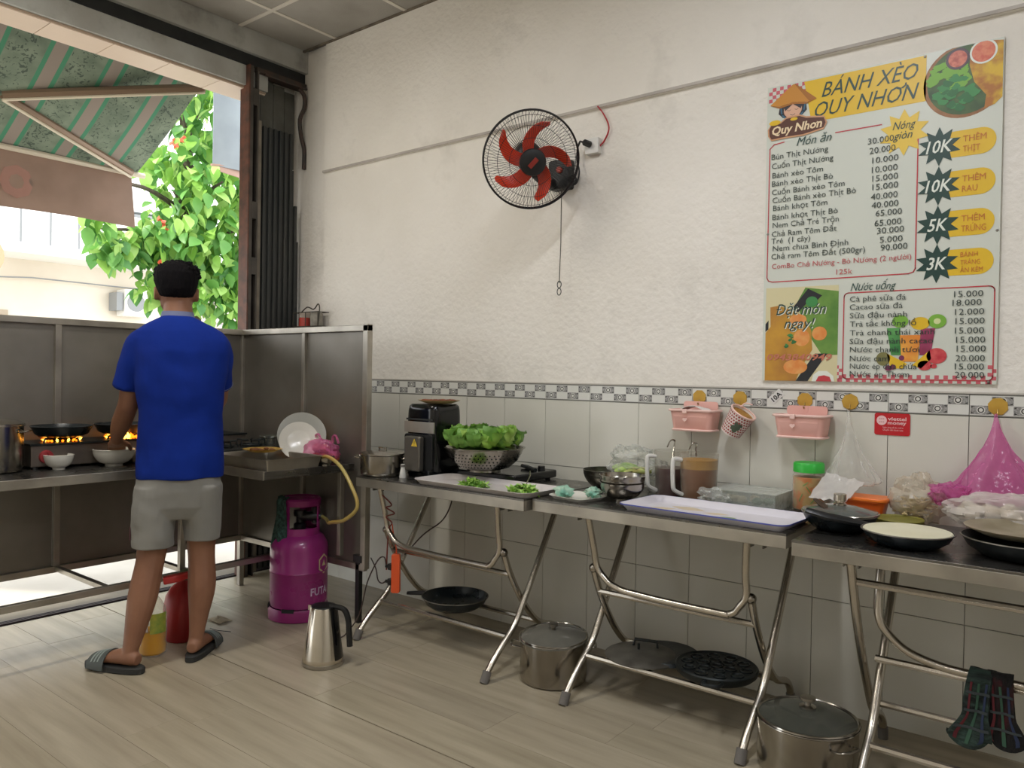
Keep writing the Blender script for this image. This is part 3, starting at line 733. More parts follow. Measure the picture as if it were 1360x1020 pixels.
# =================================================================== FOLDING TABLES
def make_table(x0, yf, label, reverse=False, legs=(0.14, 0.82), L_=0.975):
    t = thing('folding_table', label, 'table', (x0+L_/2, yf+0.3, 0), 'folding steel tables along the wall')
    yb = yf+0.595
    b = MB(); b.box(x0, x0+L_, yf, yb, 0.742, 0.75); part('tabletop', b, tabletop_m, t, bevel=0.001, smooth=False)
    b = MB(); b.box(x0, x0+L_, yf, yf+0.012, 0.703, 0.7425); b.box(x0, x0+L_, yb-0.012, yb, 0.703, 0.7425)
    b.box(x0, x0+0.012, yf+0.012, yb-0.012, 0.703, 0.7425); b.box(x0+L_-0.012, x0+L_, yf+0.012, yb-0.012, 0.703, 0.7425)
    part('apron', b, steel_edge, t, bevel=0.0015, smooth=False)
    xa, xb = x0+legs[0], x0+legs[1]
    R = 0.0135
    dy = yf + 0.61 - 0.0
    pf = [(-0.613, 0.028), (-0.603, 0.035), (-0.565, 0.075), (-0.505, 0.125), (-0.43, 0.185), (-0.375, 0.265), (-0.30, 0.38), (-0.15, 0.62), (-0.105, 0.715)]
    pr = [(-0.47, 0.485), (-0.43, 0.40), (-0.36, 0.29), (-0.285, 0.20), (-0.21, 0.14), (-0.11, 0.105), (-0.065, 0.065), (-0.055, 0.028)]
    for x in (xa, xb):
        b = MB(); b.tube(spline([(x, dy+y, z) for y, z in pf], 4), R, n=10); lg = part('front_leg', b, steel_tube, t)
        b = MB(); b.tube([(x, dy-0.622, 0.0), (x, dy-0.600, 0.042)], 0.0185, n=10); part('rubber_foot', b, rubber_grey if x != 0.66 else black_pl, lg)
    ri = 0.03 if not reverse else -0.05
    for x in (xa+ri, xb-ri if not reverse else xb+ri):
        pts = pr if not reverse else [(-0.51, 0.70), (-0.44, 0.53), (-0.36, 0.38), (-0.27, 0.24), (-0.2, 0.15), (-0.11, 0.105), (-0.065, 0.065), (-0.055, 0.028)]
        b = MB(); b.tube(spline([(x, dy+y, z) for y, z in pts], 4), R, n=10); lg = part('rear_leg', b, steel_tube, t)
        b = MB(); b.tube([(x, dy-0.05, 0.0), (x, dy-0.056, 0.042)], 0.0165, n=10); part('rubber_foot', b, rubber_grey, lg)
        if not reverse:
            b = MB(); b.sphere((x, dy-0.472, 0.49), 0.0185, 12, 8); part('end_knob', b, steel_pot, lg)
    # U-shaped brace
    u0, u1 = (xa+ri+0.012, xb-ri-0.012) if not reverse else (xa+0.002, xb+0.005)
    yu = dy-0.50; rr = 0.13
    if not reverse:
        pts = [(u0-0.012, yu-0.02, 0.70), (u0, yu+0.005, 0.58), (u0+0.012, yu+0.015, 0.50)] + [(u0+0.04+rr*(1-math.cos(a)), yu+0.012, 0.428+0.055*(1-math.sin(a))) for a in (0.5, 0.8, 1.1, 1.35, 1.57)]
        pts += [((u0+u1)/2, yu+0.012, 0.424)] + [(u1-0.02-0.06*(1-math.cos(a)), yu+0.012, 0.424+0.05*(1-math.sin(a))) for a in (1.5, 1.2, 0.8, 0.3)] + [(u1, yu+0.015, 0.50), (u1, yu+0.005, 0.58), (u1+0.012, yu-0.02, 0.70)]
    else:
        yu = dy-0.385
        pts = [(u0, yu+0.03, 0.70), (u0, yu-0.01, 0.56), (u0+0.01, yu-0.02, 0.50), (u0+0.04, yu-0.02, 0.46), (u0+0.09, yu-0.02, 0.425), (u0+0.17, yu-0.02, 0.405), (u0+0.26, yu-0.02, 0.40), (u1-0.2, yu-0.02, 0.40), (u1-0.08, yu-0.02, 0.43), (u1-0.01, yu-0.02, 0.50), (u1, yu+0.03, 0.70)]
    b = MB(); b.tube(spline(pts, 4), R*0.93, n=10); part('u_brace', b, steel_tube, t)
    if not reverse:
        rails = [((xa+ri, dy-0.43, 0.392), (xb-ri, dy-0.43, 0.392)), ((xa, dy-0.475, 0.148), (xb, dy-0.475, 0.148)), ((xa+ri, dy-0.225, 0.148), (xb-ri, dy-0.225, 0.148))]
    else:
        rails = [((xa, dy-0.40, 0.385), (xb, dy-0.40, 0.385)), ((xa, dy-0.475, 0.148), (xb, dy-0.475, 0.148)), ((xa-0.05, dy-0.24, 0.19), (xb-0.05, dy-0.24, 0.19)), ((xa-0.05, dy-0.475, 0.625), (xb-0.05, dy-0.475, 0.625))]
    for p, q in rails:
        b = MB(); b.tube([p, q], 0.0115, n=8); part('rail', b, steel_tube, t)
    for x in ((xa, xb) if not reverse else (xa-0.05, xb-0.05)):
        b = MB(); yy = dy-0.515 if not reverse else dy-0.51
        b.box(x-0.022, x+0.026, yy-0.004, yy+0.03, 0.698, 0.704); b.box(x-0.022, x-0.018, yy, yy+0.03, 0.672, 0.70); b.box(x+0.02, x+0.024, yy, yy+0.03, 0.672, 0.70)
        part('hinge_bracket', b, steel_dull, t, smooth=False)
    return t
make_table(0.635, -0.637, 'stainless folding table under the air fryer and lettuce colander', legs=(0.03, 0.80))
make_table(1.624, -0.600, 'stainless folding table under the juice jugs and bowls', legs=(0.166, 0.846))
make_table(2.640, -0.675, 'stainless folding table at the right end under the black pans', True, legs=(0.19, 0.86))

# =================================================================== THINGS ON THE FLOOR
# gas cylinder
gx, gy = 0.168, -0.60
gas_m = mat('gas_magenta', '#9a2a78', 0.33, c2='#8a2169', scale=5, coat=0.3, rvar=0.1)
gas_d = mat('gas_magenta_ring', '#8a2166', 0.4)
t = thing('gas_cylinder', 'magenta gas cylinder with a collar standing under the counter end', 'gas cylinder', (gx, gy, 0))
b = MB(); b.lathe([(0.0, 0.045), (0.10, 0.04), (0.137, 0.065), (0.141, 0.09), (0.141, 0.232), (0.144, 0.236), (0.141, 0.241), (0.141, 0.345), (0.136, 0.37), (0.118, 0.402), (0.085, 0.424), (0.05, 0.434), (0.0, 0.436)], (gx, gy, 0), 40); part('body', b, gas_m, t)
b = MB(); b.lathe([(0.140, 0.0), (0.147, 0.004), (0.149, 0.05), (0.143, 0.062), (0.138, 0.06), (0.138, 0.006), (0.140, 0.0)], (gx, gy, 0), 36); part('foot_ring', b, gas_d, t)
b = MB()
for k in range(5): 
    a = k*2*PI/5 - 1.0; M = Matrix.Translation((gx, gy, 0)) @ Matrix.Rotation(a, 4, 'Z'); b.box(0.134, 0.1475, -0.03, 0.03, 0.052, 0.068, M)
part('foot_slot', b, black_matte, t)
b = MB(); b.lathe([(0.088, 0.588), (0.098, 0.596), (0.104, 0.588), (0.102, 0.56), (0.098, 0.56), (0.096, 0.585), (0.088, 0.588)], (gx, gy, 0), 32); part('collar_ring', b, gas_d, t)
cam_a = math.atan2(-2.99-gy, 3.4-gx)
for a, hw in ((cam_a-0.72, 0.19), (cam_a+1.35, 0.3), (cam_a+2.6, 0.55), (cam_a-1.9, 0.4)):
    b = MB(); b.grid(lambda u, v: (gx+(0.099-0.0*v)*math.cos(a-hw+2*hw*u), gy+0.099*math.sin(a-hw+2*hw*u), 0.40+0.17*v), 8, 3, 0.004); part('collar_wall', b, gas_m, t)
b = MB(); b.grid(lambda u, v: (gx+0.099*math.cos(cam_a-0.9+2.2*u), gy+0.099*math.sin(cam_a-0.9+2.2*u), 0.40+0.05*v), 14, 2, 0.004); part('collar_band', b, gas_m, t)
b = MB(); b.lathe([(0, 0.43), (0.03, 0.432), (0.03, 0.46), (0.018, 0.47), (0.018, 0.50), (0.03, 0.503), (0.03, 0.53), (0, 0.535)], (gx, gy, 0), 16)
d_ = Vector((math.cos(cam_a+1.0), math.sin(cam_a+1.0), 0)); v0 = Vector((gx, gy, 0.5))
vv = Vector((0.78, 0.62, 0)); b.tube([v0, v0+vv*0.07, v0+vv*0.11], [0.022, 0.026, 0.012], n=10); b.tube([v0+vv*0.075-Vector((0, 0, 0.03)), v0+vv*0.075+Vector((0, 0, 0.045))], 0.016, n=8)
part('regulator_valve', b, black_pl, t, label='black valve and regulator')
b = MB()
def bendg(X, Y): 
    a = cam_a + X/0.1425; return (gx+0.1425*math.cos(a), gy+0.1425*math.sin(a), Y)
text(b, 'FUTA', 0.058, 0.128, 0.052, 0.11, offset=0.0012, bend=bendg)
part('lettering', b, mat('gas_print', '#c9b0cc', 0.5), t, smooth=False, label='pale FUTA lettering')
gm = mat('gas_emblem', '#c9b98e', 0.45); b = MB()
def pb(pts): return [bendg(*p) for p in pts]
hexo = [(0.140+0.042*math.cos(math.radians(90+60*k)), 0.275+0.05*math.sin(math.radians(90+60*k))) for k in range(6)]
hexi = [(0.140+0.034*math.cos(math.radians(90+60*k)), 0.275+0.040*math.sin(math.radians(90+60*k))) for k in range(6)]
b.add(pb(hexo+hexi), [(k, (k+1) % 6, 6+(k+1) % 6, 6+k) for k in range(6)]); b.add(pb([(0.140+0.018*math.cos(math.radians(120*k+90)), 0.275+0.02*math.sin(math.radians(120*k+90))) for k in range(3)]), [(0, 1, 2)])
part('emblem', b, gm, t, smooth=False, label='beige hexagon emblem')

# knitted cloth over the collar
knit = mat('knit_green', '#223430', 0.95, c2='#3f5f55', scale=60, bump=0.8, bscale=150)
def cgrid(u, v):
    a = cam_a - 0.62 - 0.80*u
    r = 0.113 + 0.03*max(0, v-0.3)*u + 0.006*math.sin(9*u+5*v)
    if v < 0.25: 
        q = v/0.25; r = 0.085+0.03*q; z = 0.607 - 0.012*q*q
    else: z = 0.595-0.225*(v-0.25)/0.75 - 0.01*u
    return (gx+r*math.cos(a), gy+r*math.sin(a), z+0.003*math.sin(14*u))
b = MB(); b.grid(cgrid, 14, 16, 0.006)
single('knitted_cloth', b, knit, 'dark green knitted cloth draped over the gas cylinder collar', 'cloth', (gx, gy, 0.6))

# hose from cylinder to counter
hose = spline([(0.255, -0.530, 0.50), (0.33, -0.56, 0.497), (0.42, -0.62, 0.502), (0.52, -0.68, 0.525), (0.66, -0.72, 0.56), (0.745, -0.72, 0.63), (0.70, -0.72, 0.72), (0.60, -0.70, 0.795), (0.50, -0.69, 0.83), (0.41, -0.66, 0.815), (0.33, -0.62, 0.793)], 6)
b = MB(); b.tube(hose, 0.0085, n=8)
single('gas_hose', b, mat('hose_yellow', '#b08b45', 0.4, c2='#a9a05e', scale=4), 'yellow gas hose looping from the cylinder up to the counter', 'hose', (0.5, -0.7, 0.5))

# steel kettle (electric, conical)
kx, ky = 0.785, -0.93
t = thing('electric_kettle', 'conical stainless steel kettle with black handle on the floor', 'kettle', (kx, ky, 0))
b = MB(); b.lathe([(0.0, 0.016), (0.083, 0.016), (0.085, 0.02), (0.082, 0.035), (0.055, 0.235), (0.052, 0.242), (0.049, 0.242), (0.049, 0.23), (0.0, 0.225)], (kx, ky, 0), 36); part('body', b, mat('kettle_steel', '#d0c9bb', 0.2, 1.0, rvar=0.05, scale=4), t)
b = MB(); b.lathe([(0, 0), (0.084, 0), (0.087, 0.006), (0.086, 0.016), (0.0, 0.0165)], (kx, ky, 0), 36); part('base_ring', b, steel_edge, t)
b = MB(); b.lathe([(0.0, 0.246), (0.03, 0.25), (0.05, 0.246), (0.0535, 0.238), (0.05, 0.236), (0.0, 0.236)], (kx, ky, 0), 28); part('lid', b, black_pl, t)
hd = Vector((0.92, 0.42, 0)).normalized(); kc = Vector((kx, ky, 0)); hn = Vector((-hd.y, hd.x, 0))
b = MB(); b.loft([(kc+hd*0.062+Vector((0, 0, 0.03)), 0.022, 0.040, hd, hn), (kc+hd*0.045+Vector((0, 0, 0.14)), 0.023, 0.036, hd, hn), (kc+hd*0.030+Vector((0, 0, 0.243)), 0.026, 0.034, hd, hn)], 12, 3)
part('black_strip', b, black_gloss, t)
b = MB(); hp = [kc+hd*0.03+Vector((0, 0, 0.245)), kc+hd*0.09+Vector((0, 0, 0.238)), kc+hd*0.112+Vector((0, 0, 0.20)), kc+hd*0.118+Vector((0, 0, 0.14)), kc+hd*0.122+Vector((0, 0, 0.085))]
b.tube(spline(hp, 5), [0.012]*6+[0.013]*15, n=8); part('handle', b, black_pl, t)
b = MB(); b.prism([(0.03, -0.012), (0.068, -0.006), (0.068, 0.006), (0.03, 0.012)], 0.222, 0.243, Matrix.Translation((kx, ky, 0)) @ Matrix.Rotation(math.atan2(hd.y, hd.x)+PI, 4, 'Z')); part('spout', b, MATS['kettle_steel'], t)

def pot(nm, label, c, r, h, m=steel_pot, handles=None, ha=0.0, lid=None, rim=True, hz=0.8, grp=None):
    t = thing(nm, label, 'pot', c, grp)
    th = 0.0025
    b = MB(); b.lathe([(0, 0), (r*0.90, 0), (r*0.97, 0.006), (r, 0.02), (r, h-0.004), (r+0.006, h), (r+0.005, h+0.003), (r-th, h-0.001), (r-th, 0.02), (r*0.9, 0.006), (0, 0.005)], c, 44); part('body', b, m, t)
    if handles:
        for s in (0, 1):
            a = ha + s*PI; d = Vector((math.cos(a), math.sin(a), 0)); n_ = Vector((-d.y, d.x, 0)); cc = Vector(c)+Vector((0, 0, h*hz))
            w_ = handles[0]; o_ = handles[1]
            b = MB(); b.tube(spline([cc+d*(r-0.001)+n_*w_, cc+d*(r+o_*0.75)+n_*w_*0.95+Vector((0, 0, 0.004)), cc+d*(r+o_)+n_*w_*0.5+Vector((0, 0, 0.006)), cc+d*(r+o_)-n_*w_*0.5+Vector((0, 0, 0.006)), cc+d*(r+o_*0.75)-n_*w_*0.95+Vector((0, 0, 0.004)), cc+d*(r-0.001)-n_*w_], 4), 0.0045, n=8)
            part('handle', b, m, t)
    return t
# pot under the first table joint, lid resting tilted
t = pot('cooking_pot', 'tall steel pot on the floor with its lid tilted in the rim', (1.616, -0.430, 0), 0.135, 0.172, handles=(0.035, 0.035), ha=0.66)
M = Matrix.Translation((1.62, -0.435, 0.173)) @ Matrix.Rotation(math.radians(5), 4, 'X')
l = MB(M=M); l.lathe([(0, 0.030), (0.03, 0.029), (0.09, 0.022), (0.125, 0.008), (0.136, 0.004), (0.139, 0.006), (0.139, -0.001), (0.125, 0.003), (0.09, 0.017), (0, 0.025)], (0, 0, 0), 40)
lo = single('pot_lid', l, mat('smoked_glass', '#595853', 0.12, spec=0.8, c2='#6e6c63', scale=5), 'dark glass lid resting crooked on the tall floor pot', 'lid', (1.62, -0.435, 0.2))
k = MB(M=M); k.tube([(0.134*math.cos(a*PI/20), 0.134*math.sin(a*PI/20), 0.005) for a in range(40)], 0.004, n=6, closed=True); part('steel_rim', k, steel_pot, lo)
k = MB(M=M); k.lathe([(0, 0.03), (0.008, 0.03), (0.008, 0.04), (0.018, 0.045), (0.018, 0.055), (0, 0.058)], (0.0, 0, 0), 14); part('knob', k, steel_dull, lo)

# large pot with glass lid under the table joint
t = pot('stock_pot', 'large steel pot with glass lid on the floor at lower right', (2.643, -0.500, 0), 0.150, 0.160, handles=(0.04, 0.03), ha=2.6)
l = MB(); cz = 0.161; l.lathe([(0, 0.034), (0.05, 0.031), (0.10, 0.021), (0.145, 0.004), (0.145, 0.001), (0.10, 0.017), (0.05, 0.027), (0, 0.030)], (2.643, -0.5, cz), 44)
lo = single('pot_lid', l, mat('lid_glass', '#8f9184', 0.08, trans=0.8, ior=1.25), 'domed glass lid with steel knob on the large floor pot', 'lid', (2.643, -0.5, cz))
k = MB(); k.tube([(2.643+0.149*math.cos(a*PI/22), -0.5+0.149*math.sin(a*PI/22), cz+0.004) for a in range(44)], 0.0045, n=6, closed=True); part('steel_rim', k, steel_pot, lo)
k = MB(); k.lathe([(0, 0.034), (0.026, 0.034), (0.026, 0.038), (0.010, 0.042), (0.010, 0.052), (0.024, 0.058), (0.024, 0.066), (0.0, 0.068)], (2.643, -0.5, cz), 18); part('knob', k, steel_pot, lo)

# frying pan on the rails of the first table
t = thing('frying_pan', 'black frying pan lying on the lower rails of the first table', 'pan', (1.02, -0.37, 0.163))
b = MB(); b.lathe([(0, 0), (0.11, 0), (0.135, 0.018), (0.150, 0.045), (0.152, 0.047), (0.149, 0.049), (0.132, 0.022), (0.108, 0.004), (0, 0.004)], (1.02, -0.37, 0.163), 40); part('pan', b, nonstick, t)
b = MB(); b.tube([(1.02+0.152*math.cos(a*PI/20), -0.37+0.152*math.sin(a*PI/20), 0.211) for a in range(40)], 0.0022, n=5, closed=True); part('rim', b, steel_dull, t)
b = MB(); hdv = Vector((-0.96, -0.28, 0)).normalized(); p0 = Vector((1.02, -0.37, 0.205)); b.tube([p0+hdv*0.148, p0+hdv*0.18+Vector((0, 0, -0.003)), p0+hdv*0.25+Vector((0, 0, -0.012))], [0.010, 0.013, 0.009], n=8, sx=0.6); part('handle', b, black_pl, t)

# flat lid on the second table's rails
t = thing('round_lid', 'flat grey round lid with strap handle on the second table rails', 'lid', (1.985, -0.36, 0.163))
b = MB(); b.lathe([(0, 0.020), (0.10, 0.017), (0.137, 0.008), (0.145, 0.004), (0.145, 0.0), (0.135, 0.002), (0.1, 0.011), (0, 0.014)], (1.985, -0.36, 0.163), 40); part('plate', b, mat('lid_grey', '#6a675f', 0.45, 0.4, c2='#504d46', scale=14), t)
b = MB(); b.tube([(1.965, -0.36, 0.181), (1.965, -0.36, 0.205)], 0.005, n=6); b.tube([(1.925, -0.33, 0.178), (1.93, -0.325, 0.205), (2.01, -0.30, 0.205), (2.015, -0.30, 0.178)], 0.006, n=6); part('strap_handle', b, iron, t)
b = MB(); b.lathe([(0, 0), (0.128, 0.0), (0.137, -0.012), (0.132, -0.012), (0.12, -0.004), (0, -0.004)], (2.045, -0.30, 0.175), 36)
single('griddle_plate', b, iron, 'black griddle half hidden behind the flat grey lid', 'pan', (2.045, -0.30, 0.163))

# dimpled pan
kx2, ky2, kz2 = 2.275, -0.35, 0.163
t = thing('dimpled_pan', 'black cast iron pancake pan with round hollows on the second table rails', 'pan', (kx2, ky2, kz2))
b = MB(); b.lathe([(0, 0), (0.130, 0), (0.143, 0.012), (0.146, 0.030), (0.141, 0.034), (0.136, 0.028), (0.0, 0.028)], (kx2, ky2, kz2), 40); part('plate', b, iron, t)
cups = [(0, 0)] + [(0.052*math.cos(a), 0.052*math.sin(a)) for a in [k*PI/3 for k in range(6)]] + [(0.104*math.cos(a), 0.104*math.sin(a)) for a in [k*PI/5+0.2 for k in range(10)]]
for (cx_, cy_) in cups:
    b = MB(); b.lathe([(0.024, 0.0285), (0.023, 0.033), (0.020, 0.033), (0.017, 0.026), (0.008, 0.0205), (0, 0.0195), (0, 0.0185), (0.02, 0.0185)], (kx2+cx_, ky2+cy_, kz2), 14); part('hollow', b, mat('iron_shine', '#1b2224', 0.22, 0.5), t)
b = MB(); b.tube(spline([(kx2+0.02, ky2-0.14, kz2+0.02), (kx2+0.03, ky2-0.175, kz2+0.022), (kx2+0.075, ky2-0.165, kz2+0.022), (kx2+0.075, ky2-0.125, kz2+0.02)], 4), 0.007, n=8); part('handle', b, iron, t)

# oil bottle
ox, oy = 0.144, -1.334
t = thing('oil_bottle', 'clear plastic bottle of yellow cooking oil on the floor between the feet', 'bottle', (ox, oy, 0))
b = MB(); b.lathe([(0, 0.0), (0.045, 0.0), (0.055, 0.008), (0.056, 0.04), (0.053, 0.06), (0.056, 0.08), (0.056, 0.17), (0.050, 0.20), (0.030, 0.235), (0.018, 0.25), (0.018, 0.262)], (ox, oy, 0), 30); part('shell', b, film_mat('bottle_film', '#e8e4d8', 0.05, 0.08), t)
b = MB(); b.lathe([(0, 0.004), (0.043, 0.004), (0.052, 0.012), (0.0535, 0.04), (0.051, 0.06), (0.053, 0.08), (0.053, 0.105), (0.0, 0.105)], (ox, oy, 0), 30); part('oil', b, mat('cooking_oil', '#f7b500', 0.1, trans=0.1, ior=1.3), t)
b = MB(); 
a0 = math.atan2(-2.99-oy, 3.4-ox)
b.grid(lambda u, v: (ox+0.0568*math.cos(a0-0.2+1.3*u), oy+0.0568*math.sin(a0-0.2+1.3*u), 0.10+0.085*v), 10, 4); part('label_front', b, mat('oil_label_green', '#b9b84a', 0.5, c2='#6d9440', scale=26), t, label='yellow green paper label')
b = MB(); b.grid(lambda u, v: (ox+0.0568*math.cos(a0-1.3+0.95*u), oy+0.0568*math.sin(a0-1.3+0.95*u), 0.11+0.075*v), 8, 10); part('label_back', b, mat('oil_label_white', '#dad8d0', 0.5, c2='#b9a7a0', scale=30, stretch=(1, 1, 8)), t)
b = MB(); b.lathe([(0, 0.286), (0.020, 0.286), (0.022, 0.262), (0.020, 0.25), (0, 0.25)], (ox, oy, 0), 18); part('cap', b, mat('cap_red', '#c23a36', 0.4), t)
# red plastic scoop lying across the bottles
b = MB(); b.prism([(0, 0), (0.11, 0.045), (0.125, 0.03), (0.07, -0.035), (0.02, -0.05)], 0, 0.03, Matrix.Translation((0.115, -1.275, 0.288)) @ Matrix.Rotation(0.75, 4, 'Z') @ Matrix.Rotation(-0.15, 4, 'Y'))
single('red_scoop', b, mat('scoop_red', '#d6403c', 0.4), 'bright red plastic scoop lying on top of the oil bottle', 'scoop', (0.15, -1.3, 0.29), bevel=0.006)
# red jug
rx, ry = 0.055, -1.145
t = thing('red_jug', 'dark red round shouldered jug standing on the floor behind the oil bottle', 'jug', (rx, ry, 0))
b = MB(); b.lathe([(0, 0), (0.075, 0), (0.085, 0.012), (0.088, 0.07), (0.087, 0.15), (0.078, 0.20), (0.058, 0.235), (0.034, 0.255), (0.03, 0.27), (0, 0.272)], (rx, ry, 0), 30); part('body', b, mat('jug_red', '#9d2020', 0.4, c2='#8c1a1c', scale=6), t)
b = MB(); b.tube(spline([(rx-0.02, ry, 0.255), (rx+0.0, ry+0.02, 0.31), (rx+0.03, ry+0.05, 0.31), (rx+0.055, ry+0.06, 0.235)], 5), 0.008, n=8); part('handle', b, mat('jug_green', '#5c6a4c', 0.5), t)
b = MB(); b.lathe([(0, 0.268), (0.026, 0.268), (0.026, 0.295), (0.015, 0.31), (0, 0.312)], (rx, ry, 0), 16); part('stopper', b, MATS['jug_green'], t)
b = MB(); a1 = math.atan2(-2.99-ry, 3.4-rx)
text(b, 'SG', 0.02, 0.135, 0.03, 0.03, bend=lambda X, Y: (rx+0.0886*math.cos(a1+X/0.088), ry+0.0886*math.sin(a1+X/0.088), Y)); part('lettering', b, mat('pale_red', '#c56a62', 0.6), t, smooth=False)

# tissue and twig on the floor
random.seed(5)
b = MB(); b.grid(lambda u, v: (-0.045+0.11*(u-0.5)+0.02*nz((u*4, v*4, 1)), -0.905+0.07*(v-0.5), 0.004+0.030*abs(nz((u*5, v*5, 3)))*math.sin(PI*u)*math.sin(PI*v)+0.002), 10, 8, 0.002)
single('tissue', b, mat('tissue', '#b3a88f', 0.9, c2='#94886e', scale=30), 'small crumpled tissue on the floor left of the gas cylinder', 'tissue', (-0.045, -0.905, 0))
b = MB(); b.tube(spline([(0.03, -1.0, 0.003), (0.09, -1.0, 0.006), (0.15, -0.965, 0.003)], 5), 0.0018, n=5)
single('twig', b, bark if 'bark' in globals() else iron, 'thin dark twig on the floor in front of the crumpled tissue', 'twig', (0.09, -1.0, 0))

# power strip hanging from the first table, with its plugs and cables
cable_m = mat('cable_dark', '#3a2b24', 0.5)
t = thing('power_strip', 'orange power strip hanging beside the first table leg', 'power strip', (0.765, -0.50, 0.2))
b = MB(); b.prism(rrect(-0.02, 0.02, -0.09, 0.09, 0.008), -0.014, 0.014, Matrix.Translation((0.765, -0.50, 0.295)) @ Matrix.Rotation(0.6, 4, 'Z') @ Matrix.Rotation(PI/2, 4, 'X')); part('housing', b, mat('strip_orange', '#e25a2c', 0.4), t, bevel=0.002)
for z in (0.255, 0.325):
    b = MB(); b.box(0.735, 0.757, -0.525, -0.505, z-0.014, z+0.014); b.tube([(0.738, -0.515, z), (0.715, -0.515, z-0.003)], 0.008, n=8); part('plug', b, black_pl, t)
b = MB(); b.tube(spline([(0.765, -0.50, 0.385), (0.765, -0.50, 0.41), (0.745, -0.50, 0.47), (0.735, -0.5, 0.52)], 4), 0.003, n=6); part('hanging_cord', b, MATS['strip_orange'], t)
for nm, lab, pts in (('power_cable', 'dark cable looping left from the upper plug down to the floor', [(0.715, -0.515, 0.322), (0.695, -0.51, 0.36), (0.66, -0.52, 0.34), (0.635, -0.56, 0.24), (0.63, -0.60, 0.10), (0.61, -0.66, 0.02), (0.60, -0.69, 0.004)]),
                     ('power_cable', 'dark cable running from the lower plug behind the black end leg', [(0.715, -0.515, 0.252), (0.68, -0.51, 0.235), (0.62, -0.48, 0.235), (0.56, -0.44, 0.27), (0.50, -0.42, 0.31)]),
                     ('power_cable', 'thin red cable wound round the first table leg above the orange strip', [(0.70, -0.50, 0.30), (0.705, -0.50, 0.42), (0.73, -0.515, 0.50), (0.765, -0.53, 0.535), (0.735, -0.54, 0.56), (0.76, -0.51, 0.575), (0.725, -0.53, 0.60), (0.75, -0.52, 0.615), (0.72, -0.55, 0.66)]),
                     ('power_cable', 'thin dark cable hanging behind the first table from the air fryer', [(0.925, -0.30, 0.742), (0.93, -0.30, 0.64), (0.90, -0.33, 0.54), (0.84, -0.40, 0.47), (0.79, -0.47, 0.38)])):
    b = MB(); b.tube(spline(pts, 6), 0.0032, n=6)
    single(nm, b, mat('cable_red', '#7a2f22', 0.5) if 'red' in lab else cable_m, lab, 'cable', pts[0])

# plaid cloth over the third table's brace
pl = mat('plaid_cloth', '#191818', 0.95, c2='#4a1a20', scale=17, bump=0.7, bscale=140, stretch=(1, 1, 0.35), ramp=(0.5, 0.62))
pl2 = mat('plaid_cloth_green', '#161c1b', 0.95, c2='#33463f', scale=40, bump=0.7, bscale=140, stretch=(0.3, 1, 1))
t = thing('plaid_mitts', 'pair of dark plaid knitted mitts hanging over the right table brace', 'cloth', (3.12, -0.49, 0.44))
def mitt(x0, dx, tip, ln, m, yo):
    def fn(u, v):
        # v 0..0.2 behind the rail, then over it and down the front
        w_ = 0.030 + (0.020 if v > 0.62 else 0.0)*(v-0.62)/0.38*2.0*(1 if v < 0.85 else (1-v)/0.15*0.7+0.3)
        x = x0 + dx*v + (u-0.5)*2*w_ + tip*max(0, v-0.6)
        if v < 0.22: y = 0.017*math.cos(PI*(v/0.22)); z = 0.402 + 0.014*math.sin(PI*v/0.22) - (0.06*(1-v/0.08) if v < 0.08 else 0)
        else: y = -0.020 - yo; z = 0.40 - ln*(v-0.22)/0.78
        if v > 0.9: z += 0.02*((u-0.5)*2)**2
        return (x, -0.470+y + 0.004*math.sin(8*u+6*v), z)
    b = MB(); b.grid(fn, 8, 22, 0.010); mo = part('mitt', b, m, t)
    for k, (u0, mm) in enumerate(((0.15, mat('plaid_red', '#5e2329', 0.95)), (0.45, mat('plaid_green', '#3a5a48', 0.95)), (0.75, mat('plaid_blue', '#2a3550', 0.95)))):
        b = MB(); b.grid(lambda u, v: Vector(fn(u0+0.09*u, 0.24+0.70*v))+Vector((0, -0.0125, 0)), 1, 14, 0.001); part('stripe', b, mm, mo)
    for k in range(3):
        v0 = 0.34+0.2*k
        b = MB(); b.grid(lambda u, v: Vector(fn(0.03+0.94*u, v0+0.03*v))+Vector((0, -0.0135, 0)), 6, 1, 0.001); part('stripe', b, mat('plaid_grey', '#3c4244', 0.95), mo)
mitt(3.112, -0.02, -0.04, 0.195, pl2, 0.012)
mitt(3.150, 0.02, 0.0, 0.18, pl, 0.0)

# =================================================================== THINGS ON THE COUNTER (left)
CZ = 0.78
leafm = [mat('lettuce_a', '#9bc452', 0.45, c2='#7bad3f', scale=12), mat('lettuce_b', '#b5d672', 0.45, c2='#93bf52', scale=12), mat('lettuce_c', '#7fae50', 0.5, c2='#66963f', scale=12)]
sx_, sy_ = -0.34, -1.80
t = pot('stock_pot', 'tall steel stock pot at the left end of the counter', (sx_, sy_, CZ), 0.125, 0.20, handles=(0.03, 0.03), ha=0.9, hz=0.85)
b = MB(); b.lathe([(0, 0.235), (0.02, 0.234), (0.1, 0.218), (0.127, 0.206), (0.127, 0.200), (0.1, 0.21), (0, 0.228)], (sx_, sy_, CZ), 36)
lo = single('pot_lid', b, steel_pot, 'steel lid on the stock pot at the left end of the counter', 'lid', (sx_, sy_, CZ+0.2))
b = MB(); b.lathe([(0, 0.234), (0.006, 0.234), (0.006, 0.25), (0.018, 0.255), (0.018, 0.262), (0, 0.264)], (sx_, sy_, CZ), 14); part('knob', b, black_pl, lo)
b = MB(); b.lathe([(0.131, 0.196), (0.132, 0.199), (0.131, 0.203), (0.128, 0.2), (0.131, 0.196)], (sx_, sy_, CZ), 36); part('rim', b, steel_tube, lo)

